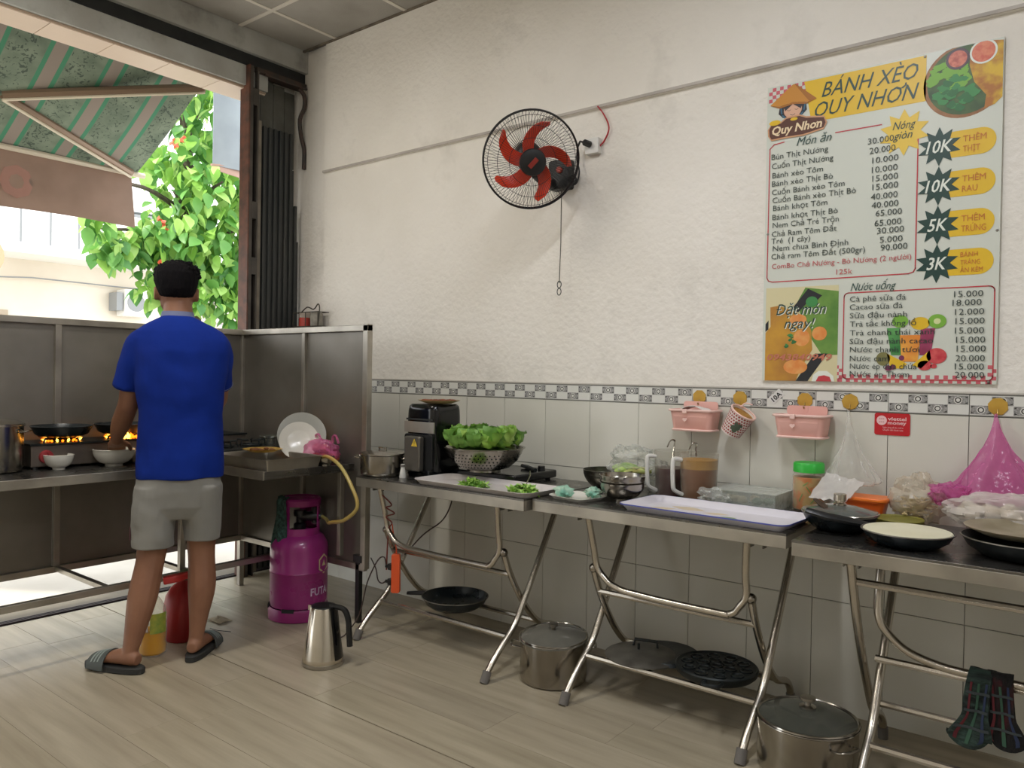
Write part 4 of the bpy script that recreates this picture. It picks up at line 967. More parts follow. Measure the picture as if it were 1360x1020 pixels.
def bowl(nm, label, cat_, c, r, h, m, foot=0.5, grp=None, th=0.003):
    cz = h*0.14
    pr = [(0, cz*0.5), (r*foot*0.8, cz*0.5), (r*foot*0.85, 0), (r*foot, 0), (r*foot, cz)]
    for k in range(1, 8):
        q = k/7; pr.append((r*(foot+(1-foot)*math.sin(q*PI/2)**1.0), cz+(h-cz)*(1-math.cos(q*PI/2))**0.9))
    pr.append((r+0.001, h+0.001))
    for k in range(7, 0, -1):
        q = k/7; pr.append((r*(foot+(1-foot)*math.sin(q*PI/2))-th, cz+th+(h-cz)*(1-math.cos(q*PI/2))**0.9))
    pr.append((0, cz+th))
    b = MB(); b.lathe(pr, c, 40); return single(nm, b, m, label, cat_, c, grp)
bowl('small_bowl', 'small white porcelain bowl on the counter edge beside the stock pot', 'bowl', (-0.266+0.01, -1.56, CZ), 0.059, 0.062, white_cer, 0.42)
bowl('large_bowl', 'large white porcelain bowl under the cook\'s left hand on the counter', 'bowl', (-0.23, -1.335, CZ), 0.089, 0.075, white_cer, 0.42)

# gas stove with two pans and flames
t = thing('gas_stove', 'low steel gas stove with a red knob against the splash screen', 'stove', (-0.36, -1.2, CZ))
b = MB(); b.box(-0.50, -0.285, -1.66, -0.62, CZ+0.012, CZ+0.105); part('body', b, mat('stove_steel', '#8e857c', 0.4, 0.8, c2='#776d64', scale=5), t, bevel=0.004, smooth=False)
b = MB(); b.box(-0.505, -0.28, -1.665, -0.615, CZ+0.105, CZ+0.113); part('hob_plate', b, iron, t, smooth=False)
for (x, y) in ((-0.48, -1.64), (-0.3, -1.64), (-0.48, -0.64), (-0.3, -0.64)):
    b = MB(); b.lathe([(0, 0), (0.014, 0), (0.012, 0.014), (0, 0.014)], (x, y, CZ), 10); part('rubber_foot', b, black_pl, t)
for y, m in ((-1.60, mat('knob_red', '#8f2b30', 0.4)), (-1.05, black_pl), (-0.8, black_pl)):
    b = MB(); b.lathe([(0, 0), (0.030, 0), (0.027, 0.012), (0.012, 0.014), (0.010, 0.024), (0, 0.025)], (0, 0, 0), 18, Matrix.Translation((-0.285, y, CZ+0.055)) @ Matrix.Rotation(PI/2, 4, 'Y')); kk = part('knob', b, m, t)
    b = MB(); b.box(-0.262, -0.252, y-0.004, y+0.004, CZ+0.035, CZ+0.075); part('grip', b, m, kk)
flame = mat('flame', '#ff8a20', 0.6, emit='#ff7a14', estr=3); flame2 = mat('flame_core', '#ffd27a', 0.6, emit='#ffb844', estr=7)
for i, (y, lab) in enumerate(((-1.50, 'wide black pan over the flames nearest the stock pot'), (-1.225, 'wide black pan over bright flames behind the large white bowl'), (-0.90, 'black pan on the stove hidden behind the cook'))):
    # burner ring
    b = MB(); b.tube([(-0.38+0.055*math.cos(a*PI/10), y+0.055*math.sin(a*PI/10), CZ+0.118) for a in range(20)], 0.006, n=6, closed=True)
    for k in range(4):
        a = k*PI/2+0.4; b.tube([(-0.38+0.03*math.cos(a), y+0.03*math.sin(a), CZ+0.127), (-0.38+0.09*math.cos(a), y+0.09*math.sin(a), CZ+0.127), (-0.38+0.095*math.cos(a), y+0.095*math.sin(a), CZ+0.112)], 0.005, n=5)
    part('burner', b, iron, t)
    z0 = CZ+0.132
    p = thing('wide_pan', lab, 'pan', (-0.38, y, z0))
    r = 0.125
    b = MB(); b.lathe([(0, 0), (0.08, 0), (0.108, 0.015), (r, 0.048), (r+0.003, 0.05), (r, 0.052), (0.104, 0.02), (0.078, 0.004), (0, 0.004)], (-0.38, y, z0), 36); part('pan', b, nonstick, p)
    hv = Vector((0.9, -0.35 if i else -0.5, 0)).normalized()
    if i == 2: 
        b = MB(); b.tube([Vector((-0.38, y, z0+0.045))+hv*0.12, Vector((-0.38, y, z0+0.055))+hv*0.24], [0.009, 0.011], n=8); part('handle', b, black_pl, p)
    b = MB(); random.seed(20+i); 
    for k in range(20):
        a = 2*PI*k/20; hgt = random.uniform(0.006, 0.014); rr = 0.062+random.uniform(0, 0.006)
        c = Vector((-0.38+rr*math.cos(a), y+rr*math.sin(a), CZ+0.116)); d = Vector((math.cos(a), math.sin(a), 0))
        b.cur = 1 if k % 3 == 0 else 0; b.tube([c, c+d*0.006+Vector((0, 0, hgt*0.4)), c+d*0.016+Vector((0, 0, hgt))], [0.004, 0.006, 0.001], n=5)
    if i == 1:
        for k in range(7):
            a = random.uniform(-0.9, 0.5); c = Vector((-0.38+0.10*math.cos(a), y+0.10*math.sin(a), CZ+0.118)); hgt = random.uniform(0.012, 0.032); b.cur = k % 2
            b.tube([c, c+Vector((0.006, 0, hgt*0.4)), c+Vector((0.01, random.uniform(-.01, .01), hgt))], [0.006, 0.010, 0.001], n=6)
    part('flame', b, [flame, flame2], t, label='orange gas flames')
# two fried cakes in the first pan
for k, (x, y) in enumerate(((-0.40, -1.56), (-0.35, -1.50))):
    b = MB(); b.sphere((x, y, CZ+0.142), 0.034, 14, 8, (1, 1, 0.45)); single('fried_cake', b, mat('fried_cake', '#c98a52', 0.6, c2='#a5673a', scale=30), ['left golden fried cake in the pan nearest the stock pot', 'right golden fried cake in the pan nearest the stock pot'][k], 'food', (x, y, CZ+0.137), 'fried cakes in the pan')
# white board between stock pot and stove
b2 = MB(); b2.box(-0.27, -0.15, -1.235, -1.16, CZ, CZ+0.065)
single('plastic_tub', b2, mat('tub_grey', '#a09c94', 0.4), 'pale plastic tub behind the large white bowl against the stove', 'tub', (-0.21, -1.2, CZ), bevel=0.01)

# right arm of the counter
t = thing('camping_stove', 'black two burner stove on the counter in the corner behind the metal tray', 'stove', (-0.28, -0.72, CZ))
b = MB(); b.box(-0.26, 0.0, -0.93, -0.60, CZ+0.01, CZ+0.06); part('body', b, mat('stove_dark', '#2f3130', 0.35, 0.5), t, bevel=0.004)
b = MB()
for (x, y) in ((-0.24, -0.91), (-0.02, -0.91), (-0.24, -0.62), (-0.02, -0.62)): b.lathe([(0, 0), (0.012, 0), (0.012, 0.011), (0, 0.011)], (x, y, CZ), 8)
part('foot', b, black_pl, t)
for y in (-0.85, -0.69):
    b = MB(); b.tube([(-0.13+0.05*math.cos(a*PI/9), y+0.05*math.sin(a*PI/9), CZ+0.065) for a in range(18)], 0.006, n=6, closed=True)
    for k in range(5):
        a = k*2*PI/5; b.tube([(-0.13+0.02*math.cos(a), y+0.02*math.sin(a), CZ+0.088), (-0.13+0.07*math.cos(a), y+0.07*math.sin(a), CZ+0.092), (-0.13+0.075*math.cos(a), y+0.075*math.sin(a), CZ+0.06)], 0.005, n=5)
    part('burner', b, iron, t)
t = pot('small_glass_pot', 'small glass and steel saucepan behind the leaning plates', (-0.14, -0.56, CZ), 0.055, 0.10, handles=(0.016, 0.016), ha=0.8, m=mat('pot_grey', '#8d8f86', 0.2, 0.8))
# metal roasting tray
def tray(nm, label, x0, x1, y0, y1, z, h, m, flare=0.012, rot=0.0, th=0.002, cr=0.02, lip=0.006, cat_='tray'):
    cx_, cy_ = (x0+x1)/2, (y0+y1)/2
    M = Matrix.Translation((cx_, cy_, z)) @ Matrix.Rotation(rot, 4, 'Z')
    W_, H_ = (x1-x0)/2, (y1-y0)/2
    rings = []
    for (ex, zz) in ((-flare-th, 0), (0, h), (lip, h+0.001), (lip, h-0.001), (-th*1.5, h-0.002), (-flare-th*2, th)):
        rings.append([(p[0], p[1], zz) for p in rrect(-W_-ex, W_+ex, -H_-ex, H_+ex, max(0.004, cr+ex), 5)])
    n = len(rings[0]); V = [p for r in rings for p in r]; F = []
    for i in range(len(rings)-1):
        for k in range(n): F.append((i*n+k, i*n+(k+1) % n, (i+1)*n+(k+1) % n, (i+1)*n+k))
    F.append(tuple(range(n))[::-1]); F.append(tuple((len(rings)-1)*n+k for k in range(n)))
    b = MB(M=M); b.add(V, F)
    return single(nm, b, m, label, cat_, (cx_, cy_, z)), M
o, _ = tray('metal_tray', 'deep rectangular steel tray overhanging the corner of the counter', 0.02, 0.455, -0.99, -0.69, CZ, 0.052, steel_edge, 0.010, cr=0.012)
def plate(nm, label, c, r, m, h=0.014, M=None, grp=None):
    b = MB(M=M or Matrix.Translation(c)); b.lathe([(0, 0), (r*0.55, 0), (r*0.62, 0.002), (r, h), (r+0.001, h+0.0015), (r*0.62, 0.0055), (r*0.55, 0.003), (0, 0.003)], (0, 0, 0), 40)
    return single(nm, b, m, label, 'plate', c, grp)
plate('yellow_plate', 'yellow rimmed plate with browned scraps lying on the steel tray', (0.14, -0.80, CZ+0.0545), 0.092, mat('plate_yellow', '#c9a54a', 0.4, c2='#b78c34', scale=8))
b = MB(); random.seed(4)
for k in range(9):
    b.sphere((0.14+random.uniform(-0.05, 0.05), -0.80+random.uniform(-0.045, 0.045), CZ+0.066), 0.012, 7, 5, (1.4, 1, 0.6))
single('plate_scraps', b, mat('scraps', '#8d5a30', 0.7, c2='#6b3f22', scale=30), 'browned food scraps on the yellow rimmed plate', 'food', (0.14, -0.8, CZ+0.06), kind='stuff')
# two plates leaning
nv = Vector((0.80, -0.55, 0.35)).normalized()
for (c, r, lab, m) in (((0.175, -0.600, CZ+0.123), 0.118, 'large grey plate leaning upright behind the white one', mat('plate_grey', '#a4a49c', 0.25)), ((0.200, -0.635, CZ+0.100), 0.095, 'white oval plate leaning upright at the edge of the steel tray', white_cer)):
    M = Matrix.Translation(c) @ nv.to_track_quat('Z', 'Y').to_matrix().to_4x4()
    plate('leaning_plate', lab, c, r, m, 0.016, M)
# pink bag of tomatoes
random.seed(8)
toms = [(0.215, -0.545), (0.268, -0.56), (0.32, -0.55), (0.375, -0.555), (0.24, -0.59), (0.30, -0.605), (0.355, -0.60), (0.27, -0.575), (0.33, -0.578)]
for i, (x, y) in enumerate(toms):
    z = CZ+0.027 + (0.042 if i > 6 else 0)
    b = MB(); b.sphere((x, y, z), 0.027, 14, 9, (1, 1, 0.88)); o = single('tomato', b, mat('tomato', '#b4533a', 0.3, c2='#c8734f', scale=9), 'orange red tomato inside the pink bag on the counter', 'vegetable', (x, y, z), 'tomatoes in the pink bag')
def bagfn(c, rx, ry, h, knot=0.0, amp=0.12, seed=0.0, flat=0.45):
    def fn(d):
        q = 1 + amp*nz((d.x*2.3, d.y*2.3, d.z*2.3), 1.0, seed) + amp*0.6*nz((d.x*6, d.y*6, d.z*6), 1.0, seed+3)
        return q
    return fn
pinkf = film_mat('pink_film', '#d66fa0', 0.35)
b = MB(); b.sphere((0.295, -0.575, CZ+0.052), 1.0, 34, 18, (0.118, 0.062, 0.062), fn=bagfn(0, 0, 0, 0, seed=2.0, amp=0.22))
for p in ((0.37, -0.56, CZ+0.10), (0.25, -0.57, CZ+0.10)):
    p = Vector(p); b.tube(spline([p, p+Vector((0.0, -0.0, 0.03)), p+Vector((0.035, -0.01, 0.035)), p+Vector((0.055, -0.01, 0.0))], 5), [0.006]*16, n=6)
single('pink_vegetable_bag', b, pinkf, 'crumpled pink plastic bag holding tomatoes beside the splash screen end', 'bag', (0.295, -0.575, CZ))
bowl('steel_bowl', 'small shallow steel bowl on the counter in front of the pink bag', 'bowl', (0.405, -0.67+0.03, CZ), 0.05, 0.042, steel_pot, 0.7)

# =================================================================== THINGS ON THE TABLES
TZ = 0.75
t = pot('cooking_pot', 'wide low steel pot with lid at the left end of the first table', (0.695, -0.530, TZ), 0.102, 0.098, handles=(0.03, 0.028), ha=0.55, hz=0.82)
b = MB(); b.lathe([(0, 0.112), (0.07, 0.108), (0.098, 0.102), (0.108, 0.1), (0.108, 0.104), (0.07, 0.113), (0, 0.117)], (0.695, -0.530, TZ), 36)
lo = single('pot_lid', b, steel_pot, 'steel lid on the wide pot beside the air fryer', 'lid', (0.695, -0.530, TZ+0.1))
b = MB(); b.tube([(0.672, -0.530, TZ+0.115), (0.672, -0.530, TZ+0.128), (0.718, -0.530, TZ+0.128), (0.718, -0.530, TZ+0.115)], 0.004, n=6); part('handle', b, steel_tube, lo)
b = MB(); b.lathe([(0, 0), (0.014, 0), (0.016, 0.004), (0.011, 0.035), (0.009, 0.045), (0.010, 0.050), (0.010, 0.062), (0, 0.064)], (0.842, -0.540, TZ), 18)
so_ = single('salt_shaker', b, white_pl, 'small white shaker bottle between the pot and the air fryer', 'bottle', (0.842, -0.540, TZ))
b = MB(); b.lathe([(0.0105, 0.050), (0.0112, 0.052), (0.0112, 0.060), (0.0105, 0.062), (0.0105, 0.05)], (0.842, -0.540, TZ), 18); part('cap_ring', b, rubber_grey, so_)
b = MB(); b.lathe([(0, 0), (0.040, 0), (0.041, 0.17), (0.038, 0.176), (0.038, 0.006), (0, 0.005)], (0.665, -0.290, TZ), 28)
single('steel_canister', b, steel_pot, 'tall steel canister standing behind the pot left of the air fryer', 'canister', (0.665, -0.290, TZ))

# air fryer
fx, fy = 0.875, -0.375; fr = 0.0
M = Matrix.Translation((fx, fy, TZ)) @ Matrix.Rotation(fr, 4, 'Z')     # front faces -y before rotation
t = thing('air_fryer', 'black air fryer with a steel band and drawer on the first table', 'air fryer', (fx, fy, TZ))
b = MB(M=M); W_, Dp, H_ = 0.100, 0.097, 0.335
rings = []
ud = Vector((1, 0, 0)); vd = Vector((0, 1, 0))
for z, a, c in ((0, 0.93, 0.95), (0.01, 0.98, 0.98), (0.03, 1, 1), (0.27, 1.0, 1), (0.305, 0.985, 0.985), (0.325, 0.95, 0.955), (H_, 0.86, 0.88)):
    rings.append(((0, 0, z), W_*a, Dp*c, ud, vd))
b.loft(rings, 36, 5); part('housing', b, black_gloss, t, ang=50)
b = MB(M=M); b.grid(lambda u, v: (-0.096+0.192*u, -0.0985-0.003*math.sin(PI*u), 0.205+0.05*v), 12, 2, 0.004); part('steel_band', b, steel_edge, t)
b = MB(M=M); b.prism(rrect(-0.090, 0.090, 0.035, 0.198, 0.012), 0.088, 0.104, Matrix.Rotation(PI/2, 4, 'X')); part('drawer', b, black_pl, t, bevel=0.003)
b = MB(M=M); b.prism(rrect(-0.058, 0.040, 0.03, 0.190, 0.012), 0.104, 0.136, Matrix.Rotation(PI/2, 4, 'X')); hd_ = part('drawer_handle', b, mat('fryer_grey', '#6f6b64', 0.3, 0.6), t, bevel=0.006)
b = MB(M=M); b.add([(-0.01, -0.1375, 0.145), (0.030, -0.1375, 0.145), (0.01, -0.1375, 0.18)], [(0, 1, 2)]); part('warning_triangle', b, mat('warn_yellow', '#d9b93c', 0.5), hd_, label='yellow warning triangle')
b = MB(M=M); b.box(0.0085, 0.0115, -0.1382, -0.1376, 0.156, 0.170); b.box(0.0085, 0.0115, -0.1382, -0.1376, 0.1495, 0.153); part('warning_mark', b, black_pl, hd_, smooth=False)
b = MB(M=M); b.grid(lambda u, v: (-0.085+0.17*u, -0.0975-0.002*math.sin(PI*u), 0.262+0.008*v), 8, 1, 0.003); part('recess', b, black_matte, t)
plate('food_plate', 'beige plate of dried food on top of the air fryer', (fx+0.03, fy-0.0, TZ+0.337), 0.098, mat('plate_beige', '#a58f68', 0.5), 0.016)
b = MB(); random.seed(2)
for k in range(16): b.sphere((fx+0.03+random.uniform(-0.05, 0.05), fy+random.uniform(-0.05, 0.05), TZ+0.352), 0.013, 7, 5, (1.5, 1, 0.5))
single('dried_food', b, mat('dried_food', '#8c5236', 0.8, c2='#6b3a28', scale=25), 'reddish brown dried food on the plate above the air fryer', 'food', (fx+0.03, fy, TZ+0.35), kind='stuff')

# colander with lettuce
t = thing('table_stove', 'low black table stove under the lettuce colander', 'stove', (1.15, -0.24, TZ))
b = MB(); b.box(1.0, 1.36, -0.375, -0.06, TZ+0.008, TZ+0.043); part('body', b, black_gloss, t, bevel=0.006)
b = MB(); b.lathe([(0, 0), (0.018, 0), (0.016, 0.018), (0, 0.019)], (1.315, -0.12, TZ+0.043), 14); part('knob', b, black_pl, t)
b = MB()
for (x, y) in ((1.03, -0.345), (1.33, -0.345), (1.03, -0.09), (1.33, -0.09)): b.lathe([(0, 0), (0.012, 0), (0.012, 0.009), (0, 0.009)], (x, y, TZ), 8)
part('foot', b, black_pl, t)
b = MB(); b.tube([(1.21, -0.13, TZ+0.055), (1.26, -0.15, TZ+0.052), (1.34, -0.20, TZ+0.050)], [0.008, 0.011, 0.009], n=8); part('pan_support', b, iron, t)
TZ0 = TZ; TZ = TZ+0.045
cx_, cy_ = 1.165, -0.35
t = thing('colander', 'round perforated steel colander full of lettuce on the black table stove', 'colander', (cx_, cy_, TZ))
prof = [(0, 0.006), (0.06, 0.004), (0.062, 0.0), (0.075, 0.0), (0.075, 0.008), (0.115, 0.020), (0.150, 0.052), (0.170, 0.088), (0.177, 0.104), (0.184, 0.106), (0.184, 0.109), (0.174, 0.108), (0.167, 0.089), (0.147, 0.055), (0.113, 0.024), (0.075, 0.012), (0, 0.010)]
b = MB(); b.lathe(prof, (cx_, cy_, TZ), 48); part('bowl', b, steel_pot, t)
hb = MB()
for j in range(5):
    q = 0.18+0.14*j; z = (0.026, 0.038, 0.052, 0.067, 0.081)[j]; r = (0.1222, 0.1361, 0.1512, 0.1595, 0.1673)[j]
    n_ = 52
    for k in range(n_):
        if (k // 7) % 2 == 0 or True:
            a = 2*PI*(k+0.5*(j % 2))/n_
            d = Vector((math.cos(a), math.sin(a), 0)); tz = Vector((0.65*d.x, 0.65*d.y, 0.76)); sd_ = Vector((-d.y, d.x, 0)); c = Vector((cx_, cy_, TZ+z))+d*r
            hb.add([c+sd_*0.0034*math.cos(w_*PI/3)+tz*0.0034*math.sin(w_*PI/3) for w_ in range(6)], [(0, 1, 2, 3, 4, 5)])
part('hole', hb, black_matte, t, kind='stuff', smooth=False)
def lettuce_mesh(m, seed):
    random.seed(seed)
    b = MB(); L_ = 0.075; W_ = 0.040
    def fn(u, v):
        s = (u-0.5)*2
        w_ = W_*(0.25+0.9*math.sin(PI*min(1, v*0.62+0.12)))
        ruf = 0.010*abs(s)**2*math.sin(11*v+seed)+0.006*abs(s)*math.sin(23*v+3*s+seed)
        return (s*w_, v*L_, 0.018*v*v + 0.020*s*s + ruf + 0.006*nz((s*2, v*3, seed)))
    b.grid(fn, 8, 7); return b.mesh('leaf', m, None, True, 180, False)
lt = thing('lettuce', 'heap of bright green lettuce leaves in the colander', 'lettuce', (cx_, cy_, TZ+0.082))
lme = [lettuce_mesh(leafm[k % 3], 3+k*5) for k in range(6)]
random.seed(21)
for k in range(135):
    a = random.uniform(0, 2*PI); rr = 0.155*math.sqrt(random.random())
    hgt = 0.010+0.030*(1-rr/0.17) + random.uniform(0, 0.018) + (0.014 if rr > 0.11 else 0)
    tilt = random.uniform(0.75, 1.5)
    Mx = Matrix.Translation((rr*math.cos(a), rr*math.sin(a), hgt)) @ Matrix.Rotation(a-PI/2+random.uniform(-0.9, 0.9), 4, 'Z') @ Matrix.Rotation(tilt, 4, 'X') @ Matrix.Rotation(random.uniform(-0.5, 0.5), 4, 'Y') @ Matrix.Scale(random.uniform(0.6, 1.0), 4)
    o = D.objects.new('leaf', random.choice(lme)); COL.objects.link(o); o.parent = lt; o.matrix_basis = Mx
b = MB(); b.sphere((cx_, cy_, TZ+0.080), 1, 20, 10, (0.152, 0.152, 0.028)); part('leaf_core', b, leafm[2], lt)
TZ = TZ0

# white tray with herbs
TR, _ = tray('white_tray', 'long white enamel tray with chopped herbs on the first table', 0.995, 1.625, -0.640, -0.385, TZ, 0.022, tray_white, 0.018, rot=0.0, cr=0.05, lip=0.004, th=0.003)
def herbs(label, c, rx, ry, h, n, m, seed):
    random.seed(seed); b = MB()
    for k in range(n):
        a = random.uniform(0, 2*PI); q = math.sqrt(random.random())
        p = Vector((c[0]+rx*q*math.cos(a), c[1]+ry*q*math.sin(a), c[2]+0.004+h*(1-q)*random.random()))
        M = Matrix.Translation(p) @ Euler((random.uniform(-0.8, 0.8), random.uniform(-0.8, 0.8), random.uniform(0, 6.3))).to_matrix().to_4x4()
        b.cur = random.randrange(3)
        s = random.uniform(0.012, 0.026)
        b.add([(0, 0, 0), (s*0.4, s*0.35, 0.003), (s*1.3, 0, 0), (s*0.4, -s*0.35, 0.003)], [(0, 1, 2, 3)], M)
    single('chopped_herbs', b, leafm, label, 'herbs', c, kind='stuff', ang=80)
herbs('small heap of green herbs at the left half of the white tray', (1.265, -0.535, TZ+0.006), 0.065, 0.05, 0.030, 260, None, 5)
herbs('small heap of chopped green herbs at the right end of the white tray', (1.53, -0.535, TZ+0.006), 0.065, 0.045, 0.032, 300, None, 6)
b = MB(); b.tube([(1.515, -0.50, TZ+0.03), (1.505, -0.46, TZ+0.065), (1.49, -0.44, TZ+0.08)], [0.004, 0.006, 0.004], n=6, sx=0.5); b.box(1.515, 1.517, -0.55, -0.50, TZ+0.008, TZ+0.032)
single('table_knife', b, steel_pot, 'small knife standing in the herbs on the white tray', 'knife', (1.515, -0.53, TZ+0.01))

# small plate with netting
o, _ = tray('square_plate', 'small white plate of green netting at the left end of the second table', 1.662, 1.842, -0.56, -0.40, TZ, 0.014, white_cer, 0.012, rot=-0.15, cr=0.03, lip=0.003, cat_='plate')
net = film_mat('net_film', '#b9d8c4', 0.6, 0.4)
for k, (x, y, s) in enumerate(((1.705, -0.505, 1.0), (1.80, -0.445, 0.85))):
    b = MB(); b.sphere((x, y, TZ+0.026), 1, 22, 12, (0.038*s, 0.030*s, 0.022*s), fn=bagfn(0, 0, 0, 0, seed=5+k, amp=0.5))
    single('netting_ball', b, mat('netting', '#b7cdb9', 0.6, c2='#6fae98', scale=22), ['crumpled pale green net bundle at the left of the small plate', 'crumpled blue green net bundle at the right of the small plate'][k], 'netting', (x, y, TZ+0.01))

# steel bowls
bowl('steel_bowl', 'upper steel bowl of the nested pair in front of the vegetable bag', 'bowl', (1.900, -0.395, TZ+0.028), 0.088, 0.070, steel_pot, 0.35, th=0.0015)
bowl('steel_bowl', 'lower steel bowl of the nested pair in front of the vegetable bag', 'bowl', (1.900, -0.395, TZ), 0.086, 0.070, steel_pot, 0.4, th=0.0015)
bowl('steel_bowl', 'dark steel bowl behind the nested pair on the second table', 'bowl', (1.735, -0.225, TZ), 0.105, 0.09, mat('bowl_dark', '#77756d', 0.25, 1.0), 0.35, th=0.0015)
clearf = film_mat('clear_film', '#e6e8e2', 0.16, 0.12)
whitef = film_mat('white_film', '#e9e6e2', 0.45, 0.2)
for k, (p, q, m) in enumerate((((1.74, -0.20, TZ+0.095), (1.84, -0.16, TZ+0.10), '#7fae3c'), ((1.76, -0.215, TZ+0.085), (1.85, -0.18, TZ+0.088), '#93bd4d'), ((1.80, -0.21, TZ+0.082), (1.90, -0.16, TZ+0.09), '#cfc37a'))):
    p, q = Vector(p), Vector(q)
    b = MB(); b.tube(spline([p, (p+q)/2+Vector((0, 0, 0.008)), q], 4), [0.008, 0.013, 0.015, 0.016, 0.016, 0.016, 0.014, 0.012, 0.006], n=10)
    single('cucumber', b, mat('cucumber_%s' % 'abc'[k], m, 0.4, c2='#b9cf7a', scale=14, stretch=(1, 4, 4)), ['green cucumber at the back of the dark steel bowl', 'green cucumber at the front of the dark steel bowl', 'pale yellow vegetable at the right of the dark steel bowl'][k], 'vegetable', p)
b = MB(); b.sphere((1.80, -0.15, TZ+0.125), 1, 40, 22, (0.095, 0.065, 0.065), fn=bagfn(0, 0, 0, 0, seed=9, amp=0.45))
single('clear_bag', b, clearf, 'clear crinkled plastic bag over the cucumbers in the dark bowl', 'bag', (1.80, -0.15, TZ+0.06))
b = MB(); b.sphere((1.90, -0.10, TZ+0.065), 1, 36, 20, (0.075, 0.055, 0.062), fn=bagfn(0, 0, 0, 0, seed=14, amp=0.5))
single('clear_bag', b, clearf, 'clear crumpled plastic bag between the bowls and the dark red jug', 'bag', (1.90, -0.10, TZ))

# jugs
def jug(c, r, h, lvl, liq, label, foam=None, ladle=True):
    t = thing('juice_jug', label, 'jug', c)
    b = MB(); b.lathe([(0, 0), (r*0.86, 0), (r*0.9, 0.004), (r, h*0.9), (r*1.02, h)], c, 36); part('body', b, film_mat('jug_film', '#d9d6cc', 0.07, 0.1), t)
    b = MB(); rr = lambda z: r*(0.87+0.11*z/(h*0.9))
    b.lathe([(0, 0.007), (rr(0.007)*0.98, 0.007), (rr(lvl)*0.985, lvl), (0, lvl)], c, 36); part('juice', b, liq, t)
    if foam:
        b = MB(); b.lathe([(0, lvl), (rr(lvl)*0.985, lvl), (rr(lvl+0.04)*0.985, lvl+foam[1]), (rr(lvl)*0.95, lvl+foam[1]), (0, lvl+foam[1]-0.008)], c, 36); part('foam', b, foam[0], t)
    hv = Vector((-0.62, -0.78, 0)); cc = Vector(c); hv.normalize()
    b = MB(); p = [cc+hv*r*0.98+Vector((0, 0, h*0.86)), cc+hv*(r+0.028)+Vector((0, 0, h*0.88)), cc+hv*(r+0.036)+Vector((0, 0, h*0.80)), cc+hv*(r+0.034)+Vector((0, 0, h*0.35)), cc+hv*(r+0.026)+Vector((0, 0, h*0.22)), cc+hv*r*0.9+Vector((0, 0, h*0.13))]
    b.tube(spline(p, 4), 0.0085, n=8); part('handle', b, white_pl, t)
    return t
jug((1.985, -0.155, TZ), 0.068, 0.185, 0.115, mat('juice_red', '#43100c', 0.25), 'clear jug of dark red juice beside the bowls')
jug((2.115, -0.180, TZ), 0.074, 0.185, 0.125, mat('juice_brown', '#7a4710', 0.3), 'clear jug of orange brown juice beside the white flowered tray', foam=(mat('juice_foam', '#b98d3c', 0.6, c2='#ab7d2e', scale=30), 0.035))
for (p0, p1, lab) in (((1.985, -0.14, TZ+0.12), (1.968, -0.10, TZ+0.205), 'steel ladle hooked over the dark red juice jug'), ((2.08, -0.13, TZ+0.165), (2.063, -0.10, TZ+0.20), 'steel ladle handle showing behind the orange brown juice jug')):
    p0, p1 = Vector(p0), Vector(p1)
    b = MB(); b.tube(spline([p0, p0.lerp(p1, 0.7), p1+Vector((0.004, 0.0, 0.012)), p1+Vector((-0.006, -0.02, 0.014)), p1+Vector((-0.016, -0.03, -0.012))], 5), 0.004, n=6, sx=0.6)
    single('ladle', b, steel_pot, lab, 'ladle', p0)

# second white tray, printed with leaves
TR2, M2 = tray('flowered_tray', 'long white tray with printed leaves and blue rim on the second table', 1.995, 2.600, -0.595, -0.315, TZ, 0.024, mat('tray_bluewhite', '#dcd9e0', 0.3), 0.02, rot=-0.03, cr=0.035, lip=0.003, th=0.003)
b = MB(M=M2)
lf = lambda x, y, L_, W_, a, s=0: b.prism([(x+L_*(q-0.5)*math.cos(a)-W_*s_*math.sin(PI*q)*math.sin(a), y+L_*(q-0.5)*math.sin(a)+W_*s_*math.sin(PI*q)*math.cos(a)) for s_, qs in ((1, [k/6 for k in range(7)]), (-1, [1-k/6 for k in range(1, 6)])) for q in qs], 0.0031, 0.0035)
b.cur = 0; lf(0.06, -0.02, 0.06, 0.012, 0.4); lf(0.09, -0.03, 0.05, 0.01, -0.5)
b.cur = 1; lf(0.0, 0.02, 0.09, 0.02, 0.2); lf(-0.12, 0.05, 0.14, 0.03, -0.1); lf(-0.2, -0.02, 0.12, 0.03, 0.6)
b.cur = 2; lf(0.22, -0.09, 0.09, 0.018, 0.1); lf(0.25, -0.06, 0.06, 0.012, 0.7)
part('printed_leaves', b, [mat('print_green', '#8aa06a', 0.4), mat('print_cream', '#d6c7a8', 0.4), mat('print_blue', '#8b97c9', 0.4)], TR2, smooth=False)
b = MB(M=M2); 
rr0 = rrect(-0.3045, 0.3045, -0.142, 0.142, 0.037, 5); rr1 = rrect(-0.3062, 0.3062, -0.1437, 0.1437, 0.0385, 5); n_ = len(rr0)
b.add([(x, y, 0.0252) for x, y in rr0]+[(x, y, 0.0252) for x, y in rr1], [(k, (k+1) % n_, n_+(k+1) % n_, n_+k) for k in range(n_)]); b.add([(x, y, 0.0252) for x, y in rr1]+[(x, y, 0.021) for x, y in rr1], [(k, (k+1) % n_, n_+(k+1) % n_, n_+k) for k in range(n_)])
part('blue_rim', b, mat('rim_blue', '#4a55a8', 0.35), TR2, smooth=False)

